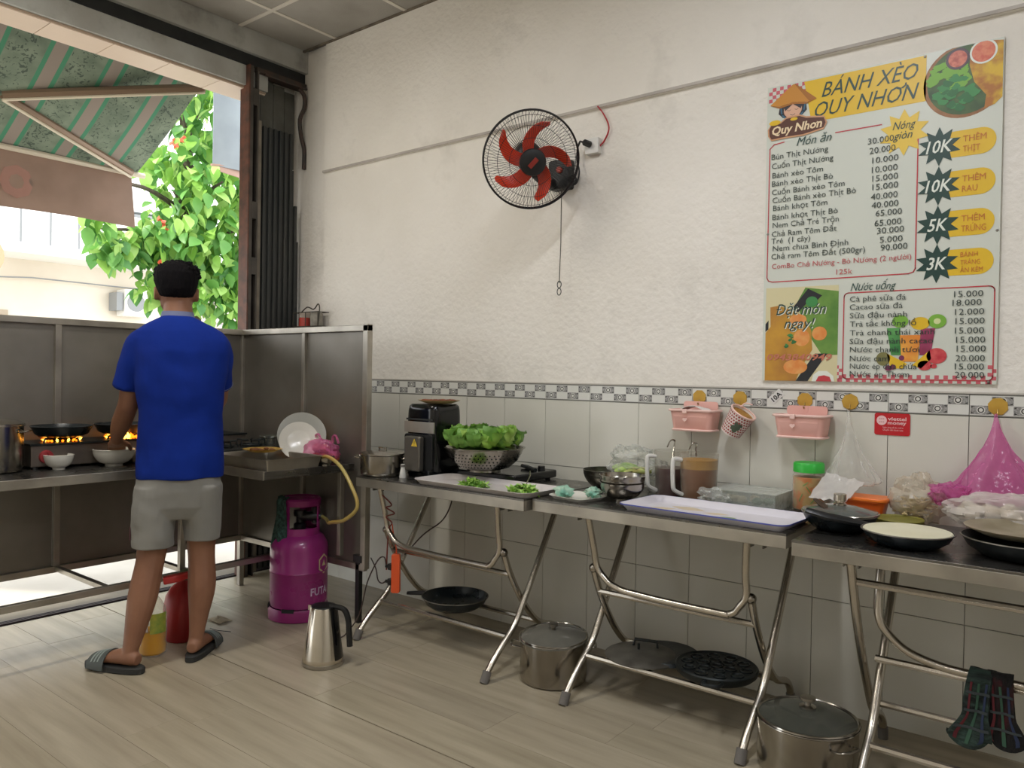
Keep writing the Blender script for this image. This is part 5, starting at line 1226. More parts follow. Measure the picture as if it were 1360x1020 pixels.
# clear box with food in it, glass-clear bag beside
t = thing('clear_box', 'low clear plastic food box behind the flowered tray', 'box', (2.32, -0.13, TZ))
b = MB(); b.box(2.195, 2.435, -0.235, -0.05, TZ, TZ+0.002)
for a in ((2.195, 2.197, -0.235, -0.05), (2.433, 2.435, -0.235, -0.05), (2.197, 2.433, -0.235, -0.233), (2.197, 2.433, -0.052, -0.05)): b.box(a[0], a[1], a[2], a[3], TZ+0.002, TZ+0.058)
part('walls', b, film_mat('box_film', '#dfe3dc', 0.22, 0.1), t, smooth=False)
b = MB(); b.box(2.190, 2.440, -0.24, -0.045, TZ+0.058, TZ+0.062); part('lid', b, MATS['box_film'], t, bevel=0.001, smooth=False)
random.seed(9)
for k in range(7):
    x = 2.225+0.03*k; b = MB(); b.sphere((x, -0.14+random.uniform(-0.03, 0.03), TZ+0.020), 0.018, 10, 7, (1.1, 1, 0.8), fn=lambda d: 1+0.3*nz((d.x*3, d.y*3, d.z*3), 1, k))
    single('food_piece', b, mat('food_cream', '#c9b896', 0.6, c2='#a9936c', scale=20) if k < 4 else mat('food_green', '#66825a', 0.6, c2='#4d6a44', scale=20), 'cream coloured food piece in the left of the clear box' if k < 4 else 'dark green food piece in the right of the clear box', 'food', (x, -0.14, TZ+0.003), 'cream pieces in the clear box' if k < 4 else 'green pieces in the clear box')
b = MB(); b.sphere((2.215, -0.265, TZ+0.028), 1, 30, 16, (0.055, 0.03, 0.034), fn=bagfn(0, 0, 0, 0, seed=22, amp=0.5))
single('clear_bag', b, clearf, 'small clear bag lying between the brown juice jug and the clear box', 'bag', (2.21, -0.265, TZ))

# pickle jar with green lid
jx, jy = 2.508, -0.10
t = thing('pickle_jar', 'plastic jar of orange pickles with a bright green lid', 'jar', (jx, jy, TZ))
b = MB(); b.lathe([(0, 0), (0.048, 0), (0.055, 0.006), (0.056, 0.012), (0.056, 0.125), (0.050, 0.138), (0.048, 0.15)], (jx, jy, TZ), 32); part('jar', b, film_mat('jar_film', '#e2ddd0', 0.06, 0.08), t)
b = MB(); b.lathe([(0, 0.004), (0.050, 0.006), (0.053, 0.014), (0.053, 0.122), (0.0, 0.124)], (jx, jy, TZ), 28); part('pickles', b, mat('pickles', '#d6803a', 0.4, c2='#c9a868', scale=22, ramp=(0.45, 0.55)), t)
b = MB(); aj = math.atan2(-2.99-jy, 3.4-jx)
for k, (a, z, ta) in enumerate(((-0.5, 0.05, 0.9), (0.0, 0.08, -0.6), (0.3, 0.04, 0.5), (-0.2, 0.10, 0.4))):
    b.tube([(jx+0.0525*math.cos(aj+a+0.18*s*math.cos(ta)), jy+0.0525*math.sin(aj+a+0.18*s*math.cos(ta)), TZ+z+0.018*s*math.sin(ta)) for s in (-1, -0.3, 0.3, 1)], 0.0022, n=5)
part('green_strips', b, leafm[2], t)
b = MB(); b.lathe([(0, 0.176), (0.050, 0.175), (0.054, 0.170), (0.0545, 0.140), (0.052, 0.140), (0.052, 0.165), (0, 0.168)], (jx, jy, TZ), 36); part('lid', b, mat('lid_green', '#2fb53c', 0.35), t, label='bright green screw lid')

# black wok with glass lid
def wokpan(nm, label, c, r, h, m=nonstick, handle=None, hl=0.15):
    t = thing(nm, label, 'pan', c)
    b = MB(); b.lathe([(0, 0), (r*0.6, 0), (r*0.72, 0.006), (r*0.9, h*0.5), (r, h), (r+0.003, h+0.001), (r-0.001, h+0.003), (r*0.88, h*0.5), (r*0.7, 0.010), (0, 0.004)], c, 44); part('pan', b, m, t)
    b = MB(); b.tube([(c[0]+(r+0.001)*math.cos(a*PI/22), c[1]+(r+0.001)*math.sin(a*PI/22), c[2]+h+0.001) for a in range(44)], 0.0022, n=5, closed=True); part('rim', b, steel_dull, t)
    if handle is not None:
        d = Vector((math.cos(handle), math.sin(handle), 0)); cc = Vector(c)+Vector((0, 0, h*0.85))
        b = MB(); b.tube([cc+d*(r*0.97), cc+d*(r+0.03)+Vector((0, 0, 0.008)), cc+d*(r+hl*0.6)+Vector((0, 0, 0.014)), cc+d*(r+hl)+Vector((0, 0, 0.012))], [0.012, 0.014, 0.016, 0.012], n=8, sx=0.55); part('handle', b, black_pl, t)
    return t
wokpan('black_pan', 'black pan under a steel knobbed glass lid on the third table', (2.700, -0.400, TZ), 0.113, 0.052)
b = MB(); c = (2.700, -0.400, TZ+0.056); b.lathe([(0, 0.022), (0.05, 0.019), (0.1, 0.008), (0.113, 0.001), (0.113, -0.001), (0.1, 0.004), (0.05, 0.015), (0, 0.018)], c, 44)
lo = single('pan_lid', b, mat('pan_lid_glass', '#8f948e', 0.08, trans=0.7, ior=1.3), 'glass lid with a big steel knob on the black pan', 'lid', c)
b = MB(); b.tube([(c[0]+0.114*math.cos(a*PI/22), c[1]+0.114*math.sin(a*PI/22), c[2]+0.001) for a in range(44)], 0.003, n=6, closed=True); part('steel_rim', b, steel_pot, lo)
b = MB(); b.lathe([(0, 0.022), (0.02, 0.022), (0.02, 0.026), (0.013, 0.03), (0.016, 0.034), (0.019, 0.036), (0.019, 0.056), (0.017, 0.058), (0, 0.058)], c, 20); part('knob', b, steel_tube, lo)
b = MB(); b.prism([(-0.055, -0.006), (0.0, -0.012), (0.05, -0.012), (0.055, 0), (0.05, 0.012), (0, 0.012), (-0.055, 0.006)], 0, 0.006, Matrix.Translation((2.648, -0.42, TZ+0.074)) @ Matrix.Rotation(-0.9, 4, 'Z') @ Matrix.Rotation(0.15, 4, 'Y'))
single('wooden_spatula', b, mat('dark_wood', '#3b2a1c', 0.6), 'short dark wooden spatula lying on the glass pan lid', 'spatula', (2.648, -0.42, TZ+0.07), bevel=0.002)

t = wokpan('batter_pan', 'black frying pan filled with cream batter on the third table', (2.920, -0.522, TZ), 0.121, 0.042)
b = MB(); b.tube([(2.812, -0.475, TZ+0.036), (2.775, -0.505, TZ+0.047), (2.70, -0.545, TZ+0.060), (2.64, -0.545, TZ+0.072)], [0.010, 0.013, 0.015, 0.011], n=8, sx=0.6); part('handle', b, black_pl, t)
b = MB(); b.lathe([(0, 0.046), (0.115, 0.046), (0.118, 0.043), (0.112, 0.036), (0, 0.034)], (2.920, -0.522, TZ), 44)
single('batter', b, mat('cream_disc', '#e2dfc4', 0.5, c2='#d9d5b6', scale=5), 'pale cream disc lying in the black frying pan', 'food', (2.920, -0.522, TZ+0.035))
b = MB(); b.prism(rrect(-0.055, 0.055, -0.012, 0.012, 0.006), 0, 0.014, Matrix.Translation((2.93, -0.30, TZ+0.001)) @ Matrix.Rotation(0.1, 4, 'Z'))
single('bamboo_board', b, mat('bamboo', '#a89a58', 0.5, c2='#978746', scale=12, stretch=(1, 8, 1)), 'short yellowish bamboo stick behind the cream batter pan', 'stick', (2.93, -0.3, TZ), bevel=0.003)
wokpan('black_wok', 'black wok with a worn grey rim at the right edge of the third table', (3.200, -0.47, TZ), 0.15, 0.05, m=iron, handle=2.3, hl=0.05)
b = MB(); b.lathe([(0, 0.0), (0.11, 0.0), (0.150, 0.018), (0.152, 0.021), (0.108, 0.005), (0, 0.005)], (3.205, -0.45, TZ+0.056), 40)
single('tin_plate', b, mat('tin_plate', '#a69c84', 0.5, 0.3, c2='#8b8169', scale=10), 'dull tin plate on top of the black wok under the white bag', 'plate', (3.205, -0.45, TZ+0.054))
wokpan('back_pan', 'grey enamel pan behind the wok under the pink bag', (3.16, -0.19, TZ), 0.14, 0.035, m=mat('pan_grey', '#8b8a80', 0.4, 0.3))

# orange box
o, _ = tray('orange_box', 'orange plastic box with lid between the white bag and the noodle bag', 2.655, 2.785, -0.20, -0.10, TZ+0.0, 0.066, mat('box_orange', '#dd5f1c', 0.4), 0.014, cr=0.02, lip=0.005, cat_='box')
b = MB(); b.prism(rrect(2.648, 2.792, -0.207, -0.093, 0.022), TZ+0.0675, TZ+0.080); part('lid', b, mat('box_orange_lid', '#f07a2a', 0.35), o, bevel=0.003)
t = thing('green_tub', 'olive green shallow tub behind the glass lidded pan', 'tub', (2.84, -0.24, TZ))
b = MB(); b.lathe([(0, 0), (0.06, 0), (0.075, 0.03), (0.073, 0.032), (0.058, 0.004), (0, 0.004)], (2.84, -0.24, TZ), 28); part('body', b, mat('tub_green', '#8f8a3c', 0.5), t)
b = MB(); b.lathe([(0, 0.026), (0.068, 0.026), (0.069, 0.029), (0, 0.031)], (2.84, -0.24, TZ), 28); part('lid', b, mat('tub_green_lid', '#7d7a35', 0.5), t)

# noodle bag
nc = Vector((2.873, -0.13, TZ))
random.seed(13); b = MB()
for k in range(60):
    a = random.uniform(0, 6.28); q = random.uniform(0, 0.055); z = random.uniform(0.01, 0.085); p = nc+Vector((q*math.cos(a), q*0.8*math.sin(a), z)); pts = [p]
    for j in range(4): pts.append(pts[-1]+Vector((random.uniform(-0.022, 0.022), random.uniform(-0.016, 0.016), random.uniform(-0.006, 0.008))))
    for q_ in pts: q_.z = max(q_.z, TZ+0.006)
    b.tube(spline(pts, 3), 0.003, n=5)
single('noodles', b, mat('noodles', '#d9c79b', 0.5, c2='#cdb784', scale=20), 'pale yellow noodles inside the clear bag on the third table', 'food', nc, kind='stuff')
b = MB(); b.sphere(nc+Vector((0, 0, 0.082)), 1, 44, 26, (0.082, 0.062, 0.082), fn=bagfn(0, 0, 0, 0, seed=31, amp=0.28))
single('noodle_bag', b, film_mat('noodle_film', '#e3d9c6', 0.28, 0.15), 'crinkled clear bag full of noodles under the red sticker', 'bag', nc)

# hanging bags: gathered at the hook, spreading to the table
def hanging(nm, label, top, zb, rx, ry, cx2, cy2, m, seed, zs=None, p=1.7, n=48, lean=0.0, amp=0.012):
    b = MB()
    H = top[2]-zb
    def fn(u, v):
        a = 2*PI*u
        q = v**p
        rx_, ry_ = 0.004+rx*q, 0.004+ry*q
        if v > 0.86: s = math.cos((v-0.86)/0.14*PI/2)**0.6; rx_ *= max(s, 0.02); ry_ *= max(s, 0.02)
        f = 1 + 0.22*v*math.sin(7*a+seed+4*v) * (1-v*0.5) + 0.10*nz((math.cos(a)*3, math.sin(a)*3, v*7), 1, seed)
        x = top[0] + (cx2-top[0])*v + rx_*f*math.cos(a); y = top[1] + (cy2-top[1])*v + ry_*f*math.sin(a)
        return (x, min(y, -0.012), top[2]-H*min(1, v**0.95) + amp*nz((x*30, y*30, v*9), 1, seed)*v)
    b.grid(fn, n, 30)
    return single(nm, b, m, label, 'bag', (cx2, cy2, zb), ang=180)
hanging('white_bag', 'clear white plastic bag hanging from a yellow hook beside the green lidded jar', (2.622, -0.03, 1.118), TZ+0.10, 0.105, 0.055, 2.66, -0.095, film_mat('hang_film', '#f2f1ec', 0.14, 0.14), 2.0)
b = MB(); b.grid(lambda u, v: (2.545+0.13*u+0.04*v, -0.22+0.07*v-0.02*u, TZ+0.065+0.085*v*(1-0.25*u)+0.012*nz((u*6, v*5, 2))), 12, 8, 0.002)
single('white_packet', b, film_mat('packet_film', '#e9e6e1', 0.38, 0.15), 'folded white plastic packet leaning against the hanging white bag', 'packet', (2.6, -0.2, TZ+0.07))
hanging('pink_bag', 'bright pink plastic bag hanging from the rightmost yellow hook', (3.079, -0.03, 1.125), TZ+0.085, 0.17, 0.085, 3.10, -0.13, film_mat('pink_hang_film', '#e06fb4', 0.22, 0.2), 6.0, p=1.5)
b = MB(); b.sphere((2.975, -0.175, TZ+0.115), 1, 30, 16, (0.06, 0.045, 0.035), fn=bagfn(0, 0, 0, 0, seed=36, amp=0.4)); single('pink_bag_corner', b, MATS['pink_hang_film'], 'bunched pink plastic bag corner beside the noodle bag', 'bag', (2.975, -0.175, TZ+0.08))
b = MB(); b.sphere((3.135, -0.24, TZ+0.082), 1, 54, 28, (0.165, 0.085, 0.060), fn=bagfn(0, 0, 0, 0, seed=41, amp=0.22))
single('white_food_bag', b, film_mat('food_film', '#ebe5dd', 0.30, 0.12), 'full whitish plastic bag lying under the pink bag behind the wok', 'bag', (3.135, -0.24, TZ+0.04))
b = MB(); random.seed(17)
for k in range(30): b.sphere((3.135+random.uniform(-0.12, 0.12), -0.24+random.uniform(-0.045, 0.045), TZ+0.075+random.uniform(-0.015, 0.015)), 0.022, 8, 6)
single('rice_paper_rolls', b, mat('pale_food', '#ddd3c2', 0.6), 'pale food inside the full whitish bag under the pink bag', 'food', (3.135, -0.24, TZ+0.05), kind='stuff')

# =================================================================== THINGS ON THE WALL
MW = Matrix(((1, 0, 0, 0), (0, 0, -1, 0), (0, 1, 0, 0), (0, 0, 0, 1)))    # local x right, y up, z out of the wall
gold = mat('hook_gold', '#c79f3e', 0.5, c2='#b58b2e', scale=14)
hooks = [(2.033, 0), (2.206, 0), (2.460, 0), (2.622, 0.3), (3.082, 0.1), (3.62, 0)]
labs = ['yellow adhesive wall hook above the left pink basket', 'yellow adhesive wall hook holding the tilted cup basket', 'yellow adhesive wall hook above the right pink basket', 'yellow adhesive wall hook holding the white bag', 'yellow adhesive wall hook holding the pink bag', 'yellow adhesive wall hook beyond the right edge']
for (x, rt_), lb in zip(hooks[:5], labs):
    t = thing('wall_hook', lb, 'hook', (x, -0.008, 1.148), 'yellow wall hooks')
    b = MB(M=Matrix.Translation((x, -0.0075, 1.148)) @ MW @ Matrix.Rotation(rt_, 4, 'Z'))
    b.prism([(0.030*math.cos(k*PI/4+PI/8)*1.0, 0.030*math.sin(k*PI/4+PI/8)) for k in range(8)], 0, 0.003); part('backing', b, gold, t, bevel=0.001)
    b = MB(); b.tube([(x, -0.011, 1.140), (x, -0.013, 1.125), (x, -0.020, 1.118), (x, -0.027, 1.124)], 0.0022, n=6); part('hook', b, mat('hook_metal', '#b89a5a', 0.3, 0.9), t)

pink = mat('basket_pink', '#ebb9ad', 0.45, c2='#e5aea2', scale=6)
pink2 = mat('basket_pink_rim', '#f2cdc3', 0.45)
heart_pts = [(0.014*math.sin(tt)**3, 0.011*(13*math.cos(tt)-5*math.cos(2*tt)-2*math.cos(3*tt)-math.cos(4*tt))/14) for tt in [2*PI*k/18 for k in range(18)]]
for (x0, z0, lb, extra) in ((1.950, 1.012, 'pink plastic basket on the left with white tissue inside', True), (2.378, 1.010, 'pink plastic basket on the right with a heart mark', False)):
    W_, H_, Dp = 0.185, 0.085, 0.105
    t = thing('wall_basket', lb, 'basket', (x0+W_/2, -0.06, z0), 'pink baskets hung on the tiles')
    # tapered shell: bottom smaller than top
    def ring(ex, z, dd): return [(x0+W_/2+px, -0.012-Dp/2+py, z0+z) for px, py in rrect(-W_/2-ex, W_/2+ex, -Dp/2-dd, Dp/2, 0.02, 4)]
    rings = [ring(-0.016, 0, -0.012), ring(-0.012, 0.004, -0.008), ring(0, H_, 0), ring(-0.003, H_, -0.003), ring(-0.015, 0.007, -0.011)]
    n_ = len(rings[0]); V = [p for r in rings for p in r]; F = [(i*n_+k, i*n_+(k+1) % n_, (i+1)*n_+(k+1) % n_, (i+1)*n_+k) for i in range(4) for k in range(n_)]
    F.append(tuple(range(n_))[::-1]); F.append(tuple(4*n_+k for k in range(n_)))
    b = MB(); b.add(V, F); part('shell', b, pink, t)
    b = MB(); b.tube(ring(0.003, H_-0.002, 0.003), 0.005, n=6, closed=True); part('top_rim', b, pink2, t)
    b = MB(); b.tube(ring(-0.010, 0.004, -0.006), 0.005, n=6, closed=True); part('bottom_rim', b, pink2, t)
    # raised back plate
    b = MB(); b.prism(rrect(-0.075, 0.075, 0.0, 0.035, 0.012), 0.0, 0.004, Matrix.Translation((x0+W_/2, -0.0125, z0+H_-0.002)) @ MW); b.box(x0+W_/2-0.004, x0+W_/2+0.004, -0.018, -0.012, z0+H_+0.01, z0+H_+0.03); part('back_plate', b, pink, t)
    # woven grooves: thin horizontal ridges in front
    for k in range(5):
        z = 0.018+0.013*k; e = -0.0125+0.0125*z/H_
        b = MB(); b.box(x0-e+0.02, x0+W_+e-0.02, -0.012-Dp-e-0.002, -0.012-Dp-e+0.003, z0+z, z0+z+0.004); part('ridge', b, pink, t, smooth=False)
    b = MB(M=Matrix.Translation((x0+W_*0.40, -0.0158-Dp, z0+0.052)) @ MW); b.prism([(0.7*x, 0.7*y-0.006) for x, y in heart_pts], 0, 0.004); part('heart', b, pink2, t, smooth=False, label='small pale heart')
    b = MB(); b.box(x0+W_*0.35, x0+W_*0.45, -0.012-Dp-0.012, -0.012-Dp-0.004, z0+H_-0.014, z0+H_+0.004); part('clasp', b, pink2, t, bevel=0.002)
    if extra:
        b = MB(); b.grid(lambda u, v: (x0+0.03+0.12*u, -0.10+0.07*v, z0+H_-0.004+0.022*math.sin(PI*u)*(1-v*0.3)+0.006*nz((u*5, v*5, 1))), 8, 6, 0.002)
        single('tissue_sheet', b, mat('tissue_white', '#e6e1dc', 0.8), 'white tissue sheet poking out of the left pink basket', 'tissue', (x0+0.08, -0.07, z0+H_))
    else:
        b = MB(); b.box(x0+0.02, x0+W_-0.02, -0.10, -0.03, z0+0.02, z0+H_-0.016); part('inner_tray', b, mat('basket_inside', '#d98f88', 0.6), t)

# tilted cup basket
Mc = Matrix.Translation((2.222, -0.075, 1.055)) @ Matrix.Rotation(math.radians(34), 4, 'Y') @ Matrix.Rotation(math.radians(6), 4, 'X')
t = thing('cup_basket', 'tilted white and red lattice cup hanging from a yellow hook', 'basket', (2.222, -0.075, 1.055), None)
b = MB(M=Mc); R1, R0, HH = 0.050, 0.040, 0.10
b.lathe([(0, -HH/2), (R0, -HH/2), (R1, HH/2), (R1-0.002, HH/2), (R0-0.003, -HH/2+0.003), (0, -HH/2+0.003)], (0, 0, 0), 32); part('cup', b, mat('cup_white', '#e6dcd6', 0.5), t)
b = MB(M=Mc)
for j in range(8):
    for k in range(26):
        a = 2*PI*k/26 + (0.12 if j % 2 else 0); z = -HH/2+0.010+0.0115*j; r = R0+(R1-R0)*(z+HH/2)/HH+0.0006
        w_ = 0.075; b.add([(r*math.cos(a+s*w_), r*math.sin(a+s*w_), z+q*0.0032) for s, q in ((-1, -1), (1, -1), (1, 1), (-1, 1))], [(0, 1, 2, 3)])
part('lattice_hole', b, mat('lattice_red', '#a34a44', 0.6), t, kind='stuff', smooth=False)
b = MB(M=Mc); b.tube([(R1*math.cos(k*PI/16), R1*math.sin(k*PI/16), HH/2) for k in range(32)], 0.0035, n=6, closed=True); part('rim', b, pink2, t)
b = MB(M=Mc); b.lathe([(0, HH/2-0.012), (R1-0.004, HH/2-0.012), (R1-0.004, HH/2-0.010), (0, HH/2-0.006)], (0, 0, 0), 24); part('contents', b, mat('cup_contents', '#b98a3c', 0.6, c2='#93682a', scale=40), t)
b = MB(M=Mc); b.tube(spline([(-0.03, 0.03, HH/2), (-0.025, 0.04, HH/2+0.02), (0.0, 0.045, HH/2+0.03)], 4), 0.003, n=6); part('hanging_loop', b, pink2, t)
b = MB(M=Mc)
for (a, z, s) in ((-1.15, 0.012, 0.012), (-1.0, -0.003, 0.012), (-1.3, -0.008, 0.011), (-1.12, -0.016, 0.010), (-0.85, 0.010, 0.008)):
    r = 0.0475; b.add([(r*math.cos(a+s/r*math.cos(k*PI/4)), r*math.sin(a+s/r*math.cos(k*PI/4)), z+s*math.sin(k*PI/4)) for k in range(8)], [tuple(range(8))])
part('plant_print', b, mat('print_dark_green', '#4d5a48', 0.6), t, smooth=False)

# red sticker
b = MB(M=Matrix.Translation((2.764, -0.0075, 1.072)) @ MW)
b.prism(rrect(-0.058, 0.058, -0.038, 0.040, 0.008), 0, 0.0015)
t = single('red_sticker', b, mat('sticker_red', '#c01722', 0.4), 'red payment sticker on the tiles above the noodle bag', 'sticker', (2.764, -0.0075, 1.072))
b = MB(M=Matrix.Translation((2.764, -0.0092, 1.072)) @ MW); b.prism([(-0.034+0.017*math.cos(k*PI/10), 0.014+0.017*math.sin(k*PI/10)) for k in range(20)], 0, 0.0004)
text(b, 'viettel', -0.014, 0.015, 0.017, 0.060, offset=0.0004); text(b, 'money', -0.014, 0.001, 0.017, 0.060, offset=0.0004)
for y in (-0.013, -0.022): text(b, 'Ng\u00e2n h\u00e0ng s\u1ed1 cho m\u1ecdi ng\u01b0\u1eddi'[:22] if y > -0.02 else 'Chuy\u1ec3n ti\u1ec1n thanh to\u00e1n', -0.03, y, 0.008, 0.066)
part('lettering', b, mat('sticker_white', '#ecc4c4', 0.5), t, smooth=False)
b = MB(M=Matrix.Translation((2.764, -0.0098, 1.072)) @ MW)
for sgn in (1, -1):
    for k in range(3): b.prism([(-0.034-0.008+0.006*k, 0.014+sgn*0.0035), (-0.034-0.004+0.006*k, 0.014+sgn*0.0035), (-0.034-0.004+0.006*k, 0.014+sgn*0.0075), (-0.034-0.008+0.006*k, 0.014+sgn*0.0075)], 0, 0.0003)
part('emblem_mark', b, mat('sticker_pale', '#c98f8f', 0.5), t, smooth=False)
# small tilted label on the border tiles
b = MB(M=Matrix.Translation((2.351, -0.0078, 1.160)) @ MW @ Matrix.Rotation(0.75, 4, 'Z')); b.prism(rrect(-0.028, 0.028, -0.016, 0.016, 0.002), 0, 0.0006)
t = single('price_tag', b, mat('tag_white', '#d9d8d4', 0.6), 'small white tag stuck crooked on the border tiles', 'sticker', (2.351, -0.0078, 1.16))
b = MB(M=Matrix.Translation((2.351, -0.0086, 1.160)) @ MW @ Matrix.Rotation(0.75, 4, 'Z')); text(b, '10A', -0.022, -0.010, 0.026, 0.044, offset=0.0006); part('lettering', b, black_matte, t, smooth=False)

# =================================================================== FAN
fc = Vector((1.385, -0.33, 2.152)); ax = Vector((0.70, -0.68, -0.46)).normalized()
Qf = ax.to_track_quat('Z', 'Y').to_matrix().to_4x4(); MF = Matrix.Translation(fc) @ Qf
t = thing('wall_fan', 'black wall fan with five red blades hanging above the tables', 'fan', (1.30, 0, 2.17))
blk = mat('fan_black', '#17181a', 0.45); redm = mat('fan_blade_red', '#e2401c', 0.28, c2='#d23a18', scale=4)
RF = 0.207
b = MB(M=MF)
for z, r, q in ((0.0, RF, 0.0045), (0.012, RF, 0.0030), (-0.012, RF, 0.0030)): b.tube([(r*math.cos(k*PI/32), r*math.sin(k*PI/32), z) for k in range(64)], q, n=6, closed=True)
part('cage_rim', b, blk, t)
def zf(r): return 0.058*(1-(r/RF)**2)**0.5 if r < RF else 0
def zr(r): return -0.070*(1-(r/RF)**3)**0.6 if r < RF else 0
for nm, f, n_, r0 in (('front_cage', zf, 96, 0.055), ('rear_cage', zr, 72, 0.06)):
    b = MB(M=MF)
    for k in range(n_):
        a = 2*PI*k/n_; pts = []
        for i in range(7):
            r = r0+(RF-r0)*(i/6); aa = a + 0.10*(1-i/6); pts.append((r*math.cos(aa), r*math.sin(aa), f(r)))
        b.tube(pts, 0.0009, n=3, caps=False)
    part(nm, b, blk, t, kind='stuff')
for r in (0.10, 0.15, 0.19):
    b = MB(M=MF); b.tube([(r*math.cos(k*PI/24), r*math.sin(k*PI/24), zf(r)-0.0015) for k in range(48)], 0.0014, n=4, closed=True); part('cage_ring', b, blk, t)
b = MB(M=MF); b.lathe([(0, 0.070), (0.035, 0.068), (0.055, 0.060), (0.058, 0.052), (0.05, 0.048), (0, 0.048)], (0, 0, 0), 28); cap = part('cage_cap', b, blk, t)
b = MB(M=MF); b.box(-0.024, 0.024, -0.010, 0.010, 0.0695, 0.0712, Matrix.Rotation(0.9, 4, 'Z')); part('badge', b, mat('badge_red', '#8c2b22', 0.5), cap)
b = MB(M=MF); b.lathe([(0, 0.025), (0.04, 0.022), (0.045, 0.0), (0.045, -0.025), (0, -0.028)], (0, 0, 0), 24); hb_ = part('blade_hub', b, redm, t)
upv = (Qf.inverted() @ Vector((0, 0, 1))); base_a = math.atan2(upv.y, upv.x)
for k, ang_ in enumerate([base_a + math.radians(74-90-72*k) + 0.62 for k in range(5)]):
    b = MB(M=MF)
    def fn(u, v):
        r = 0.035+0.140*u
        lead = -0.75*u**1.5          # sweep of the blade
        w_ = (0.024+0.006*math.sin(PI*u))/r
        w_ *= (1-0.0*u)
        if u > 0.85: w_ *= math.sqrt(max(0.02, 1-((u-0.85)/0.15)**2))
        a = ang_ + lead + (v-0.5)*2*w_
        return (r*math.cos(a), r*math.sin(a), 0.018*(v-0.5)*2)
    b.grid(fn, 12, 6, 0.0025); part('blade', b, redm, t)
b = MB(M=MF); b.lathe([(0, -0.02), (0.055, -0.055), (0.062, -0.075), (0.062, -0.125), (0.05, -0.15), (0.0, -0.158)], (0, 0, 0), 26); part('motor', b, blk, t)
mot = MF @ Vector((0, 0, -0.12))
b = MB(); b.tube(spline([mot, mot+Vector((0, 0.03, -0.06)), Vector((1.31, -0.10, 2.10)), Vector((1.305, -0.04, 2.13))], 5), 0.018, n=10); part('neck', b, blk, t)
b = MB(); b.prism(rrect(-0.055, 0.055, -0.075, 0.06, 0.012), 0, 0.055, Matrix.Translation((1.335, -0.002, 2.165)) @ MW); bx_ = part('control_box', b, blk, t, bevel=0.004)
b = MB(); b.lathe([(0, 0), (0.016, 0), (0.014, 0.010), (0, 0.012)], (0, 0, 0), 14, Matrix.Translation((1.345, -0.057, 2.175)) @ MW); part('dial', b, mat('dial_red', '#a03a2c', 0.5), bx_)
pc = Vector((1.352, -0.05, 2.09)); 
b = MB(); b.tube([pc, pc+Vector((0.001, 0, -0.25)), Vector((1.348, -0.05, 1.655))], 0.0022, n=5); cd_ = part('pull_cord', b, mat('cord', '#4a463c', 0.7), t)
b = MB()
for z in (1.648, 1.615): b.tube([(1.348+0.011*math.cos(k*PI/8), -0.05, z+0.016*math.sin(k*PI/8)) for k in range(16)], 0.0022, n=5, closed=True)
part('pull_ring', b, blk, cd_)
b = MB(); b.prism(rrect(-0.035, 0.035, -0.035, 0.035, 0.004), 0, 0.028, Matrix.Translation((1.497, 0.0, 2.268)) @ MW)
so2 = single('wall_socket', b, white_pl, 'white surface socket on the wall right of the fan', 'socket', (1.497, 0, 2.268), bevel=0.002)
b = MB(); b.tube([(1.487, -0.028, 2.275), (1.480, -0.06, 2.278)], 0.015, n=8); b.tube([(1.480, -0.055, 2.278), (1.45, -0.05, 2.29), (1.43, -0.04, 2.27)], 0.005, n=6)
part('plug', b, black_pl, so2)
b = MB(); b.tube(spline([(1.43, -0.04, 2.27), (1.42, -0.03, 2.22), (1.435, -0.03, 2.16), (1.42, -0.03, 2.11), (1.385, -0.04, 2.10)], 6), 0.0035, n=6)
single('fan_cable', b, blk, 'dark cable from the socket to the fan control box', 'cable', (1.43, -0.03, 2.2))
b = MB(); random.seed(3)
for k in range(3): b.tube([(1.415+0.020*math.cos(j*PI/6+k), -0.045-0.006*k, 2.115+0.016*math.sin(j*PI/6+k)+0.004*k) for j in range(12)], 0.003, n=5, closed=True)
single('cable_bundle', b, blk, 'coiled black cable bundle beside the fan control box', 'cable', (1.415, -0.05, 2.115))
b = MB(); b.tube(spline([(1.522, -0.022, 2.443), (1.55, -0.008, 2.40), (1.575, -0.008, 2.34), (1.555, -0.008, 2.29), (1.530, -0.010, 2.265)], 6), 0.0035, n=6)
single('red_cable', b, mat('wire_red', '#b02a34', 0.45), 'red cable running from the wall ledge down to the socket', 'cable', (1.55, -0.01, 2.35))

# wire rack with bottles on the corner wall above the screen
t = thing('bottle_rack', 'small wire rack on the wall above the splash screen', 'rack', (-0.45, -0.05, 1.5))
b = MB()
for z in (1.50, 1.585): b.tube([(-0.60, -0.02, z), (-0.60, -0.10, z), (-0.36, -0.10, z), (-0.36, -0.02, z)], 0.003, n=5, closed=True)
b.tube(spline([(-0.52, -0.10, 1.585), (-0.46, -0.10, 1.615), (-0.40, -0.10, 1.60), (-0.36, -0.10, 1.63), (-0.345, -0.10, 1.60), (-0.36, -0.1, 1.5)], 4), 0.004, n=5)
for x in (-0.60, -0.48, -0.36): b.tube([(x, -0.10, 1.50), (x, -0.10, 1.585)], 0.003, n=5)
b.box(-0.60, -0.36, -0.10, -0.001, 1.497, 1.50)
part('wire_frame', b, mat('rack_dark', '#3f3a30', 0.6), t)
b = MB(); b.lathe([(0, 0), (0.036, 0), (0.036, 0.048), (0.033, 0.055), (0.033, 0.09), (0.0, 0.092)], (-0.545, -0.055, 1.5005), 18); o = single('red_can', b, [mat('can_red', '#a8392c', 0.5)], 'red and pale can in the wire rack above the screen', 'can', (-0.545, -0.055, 1.5))
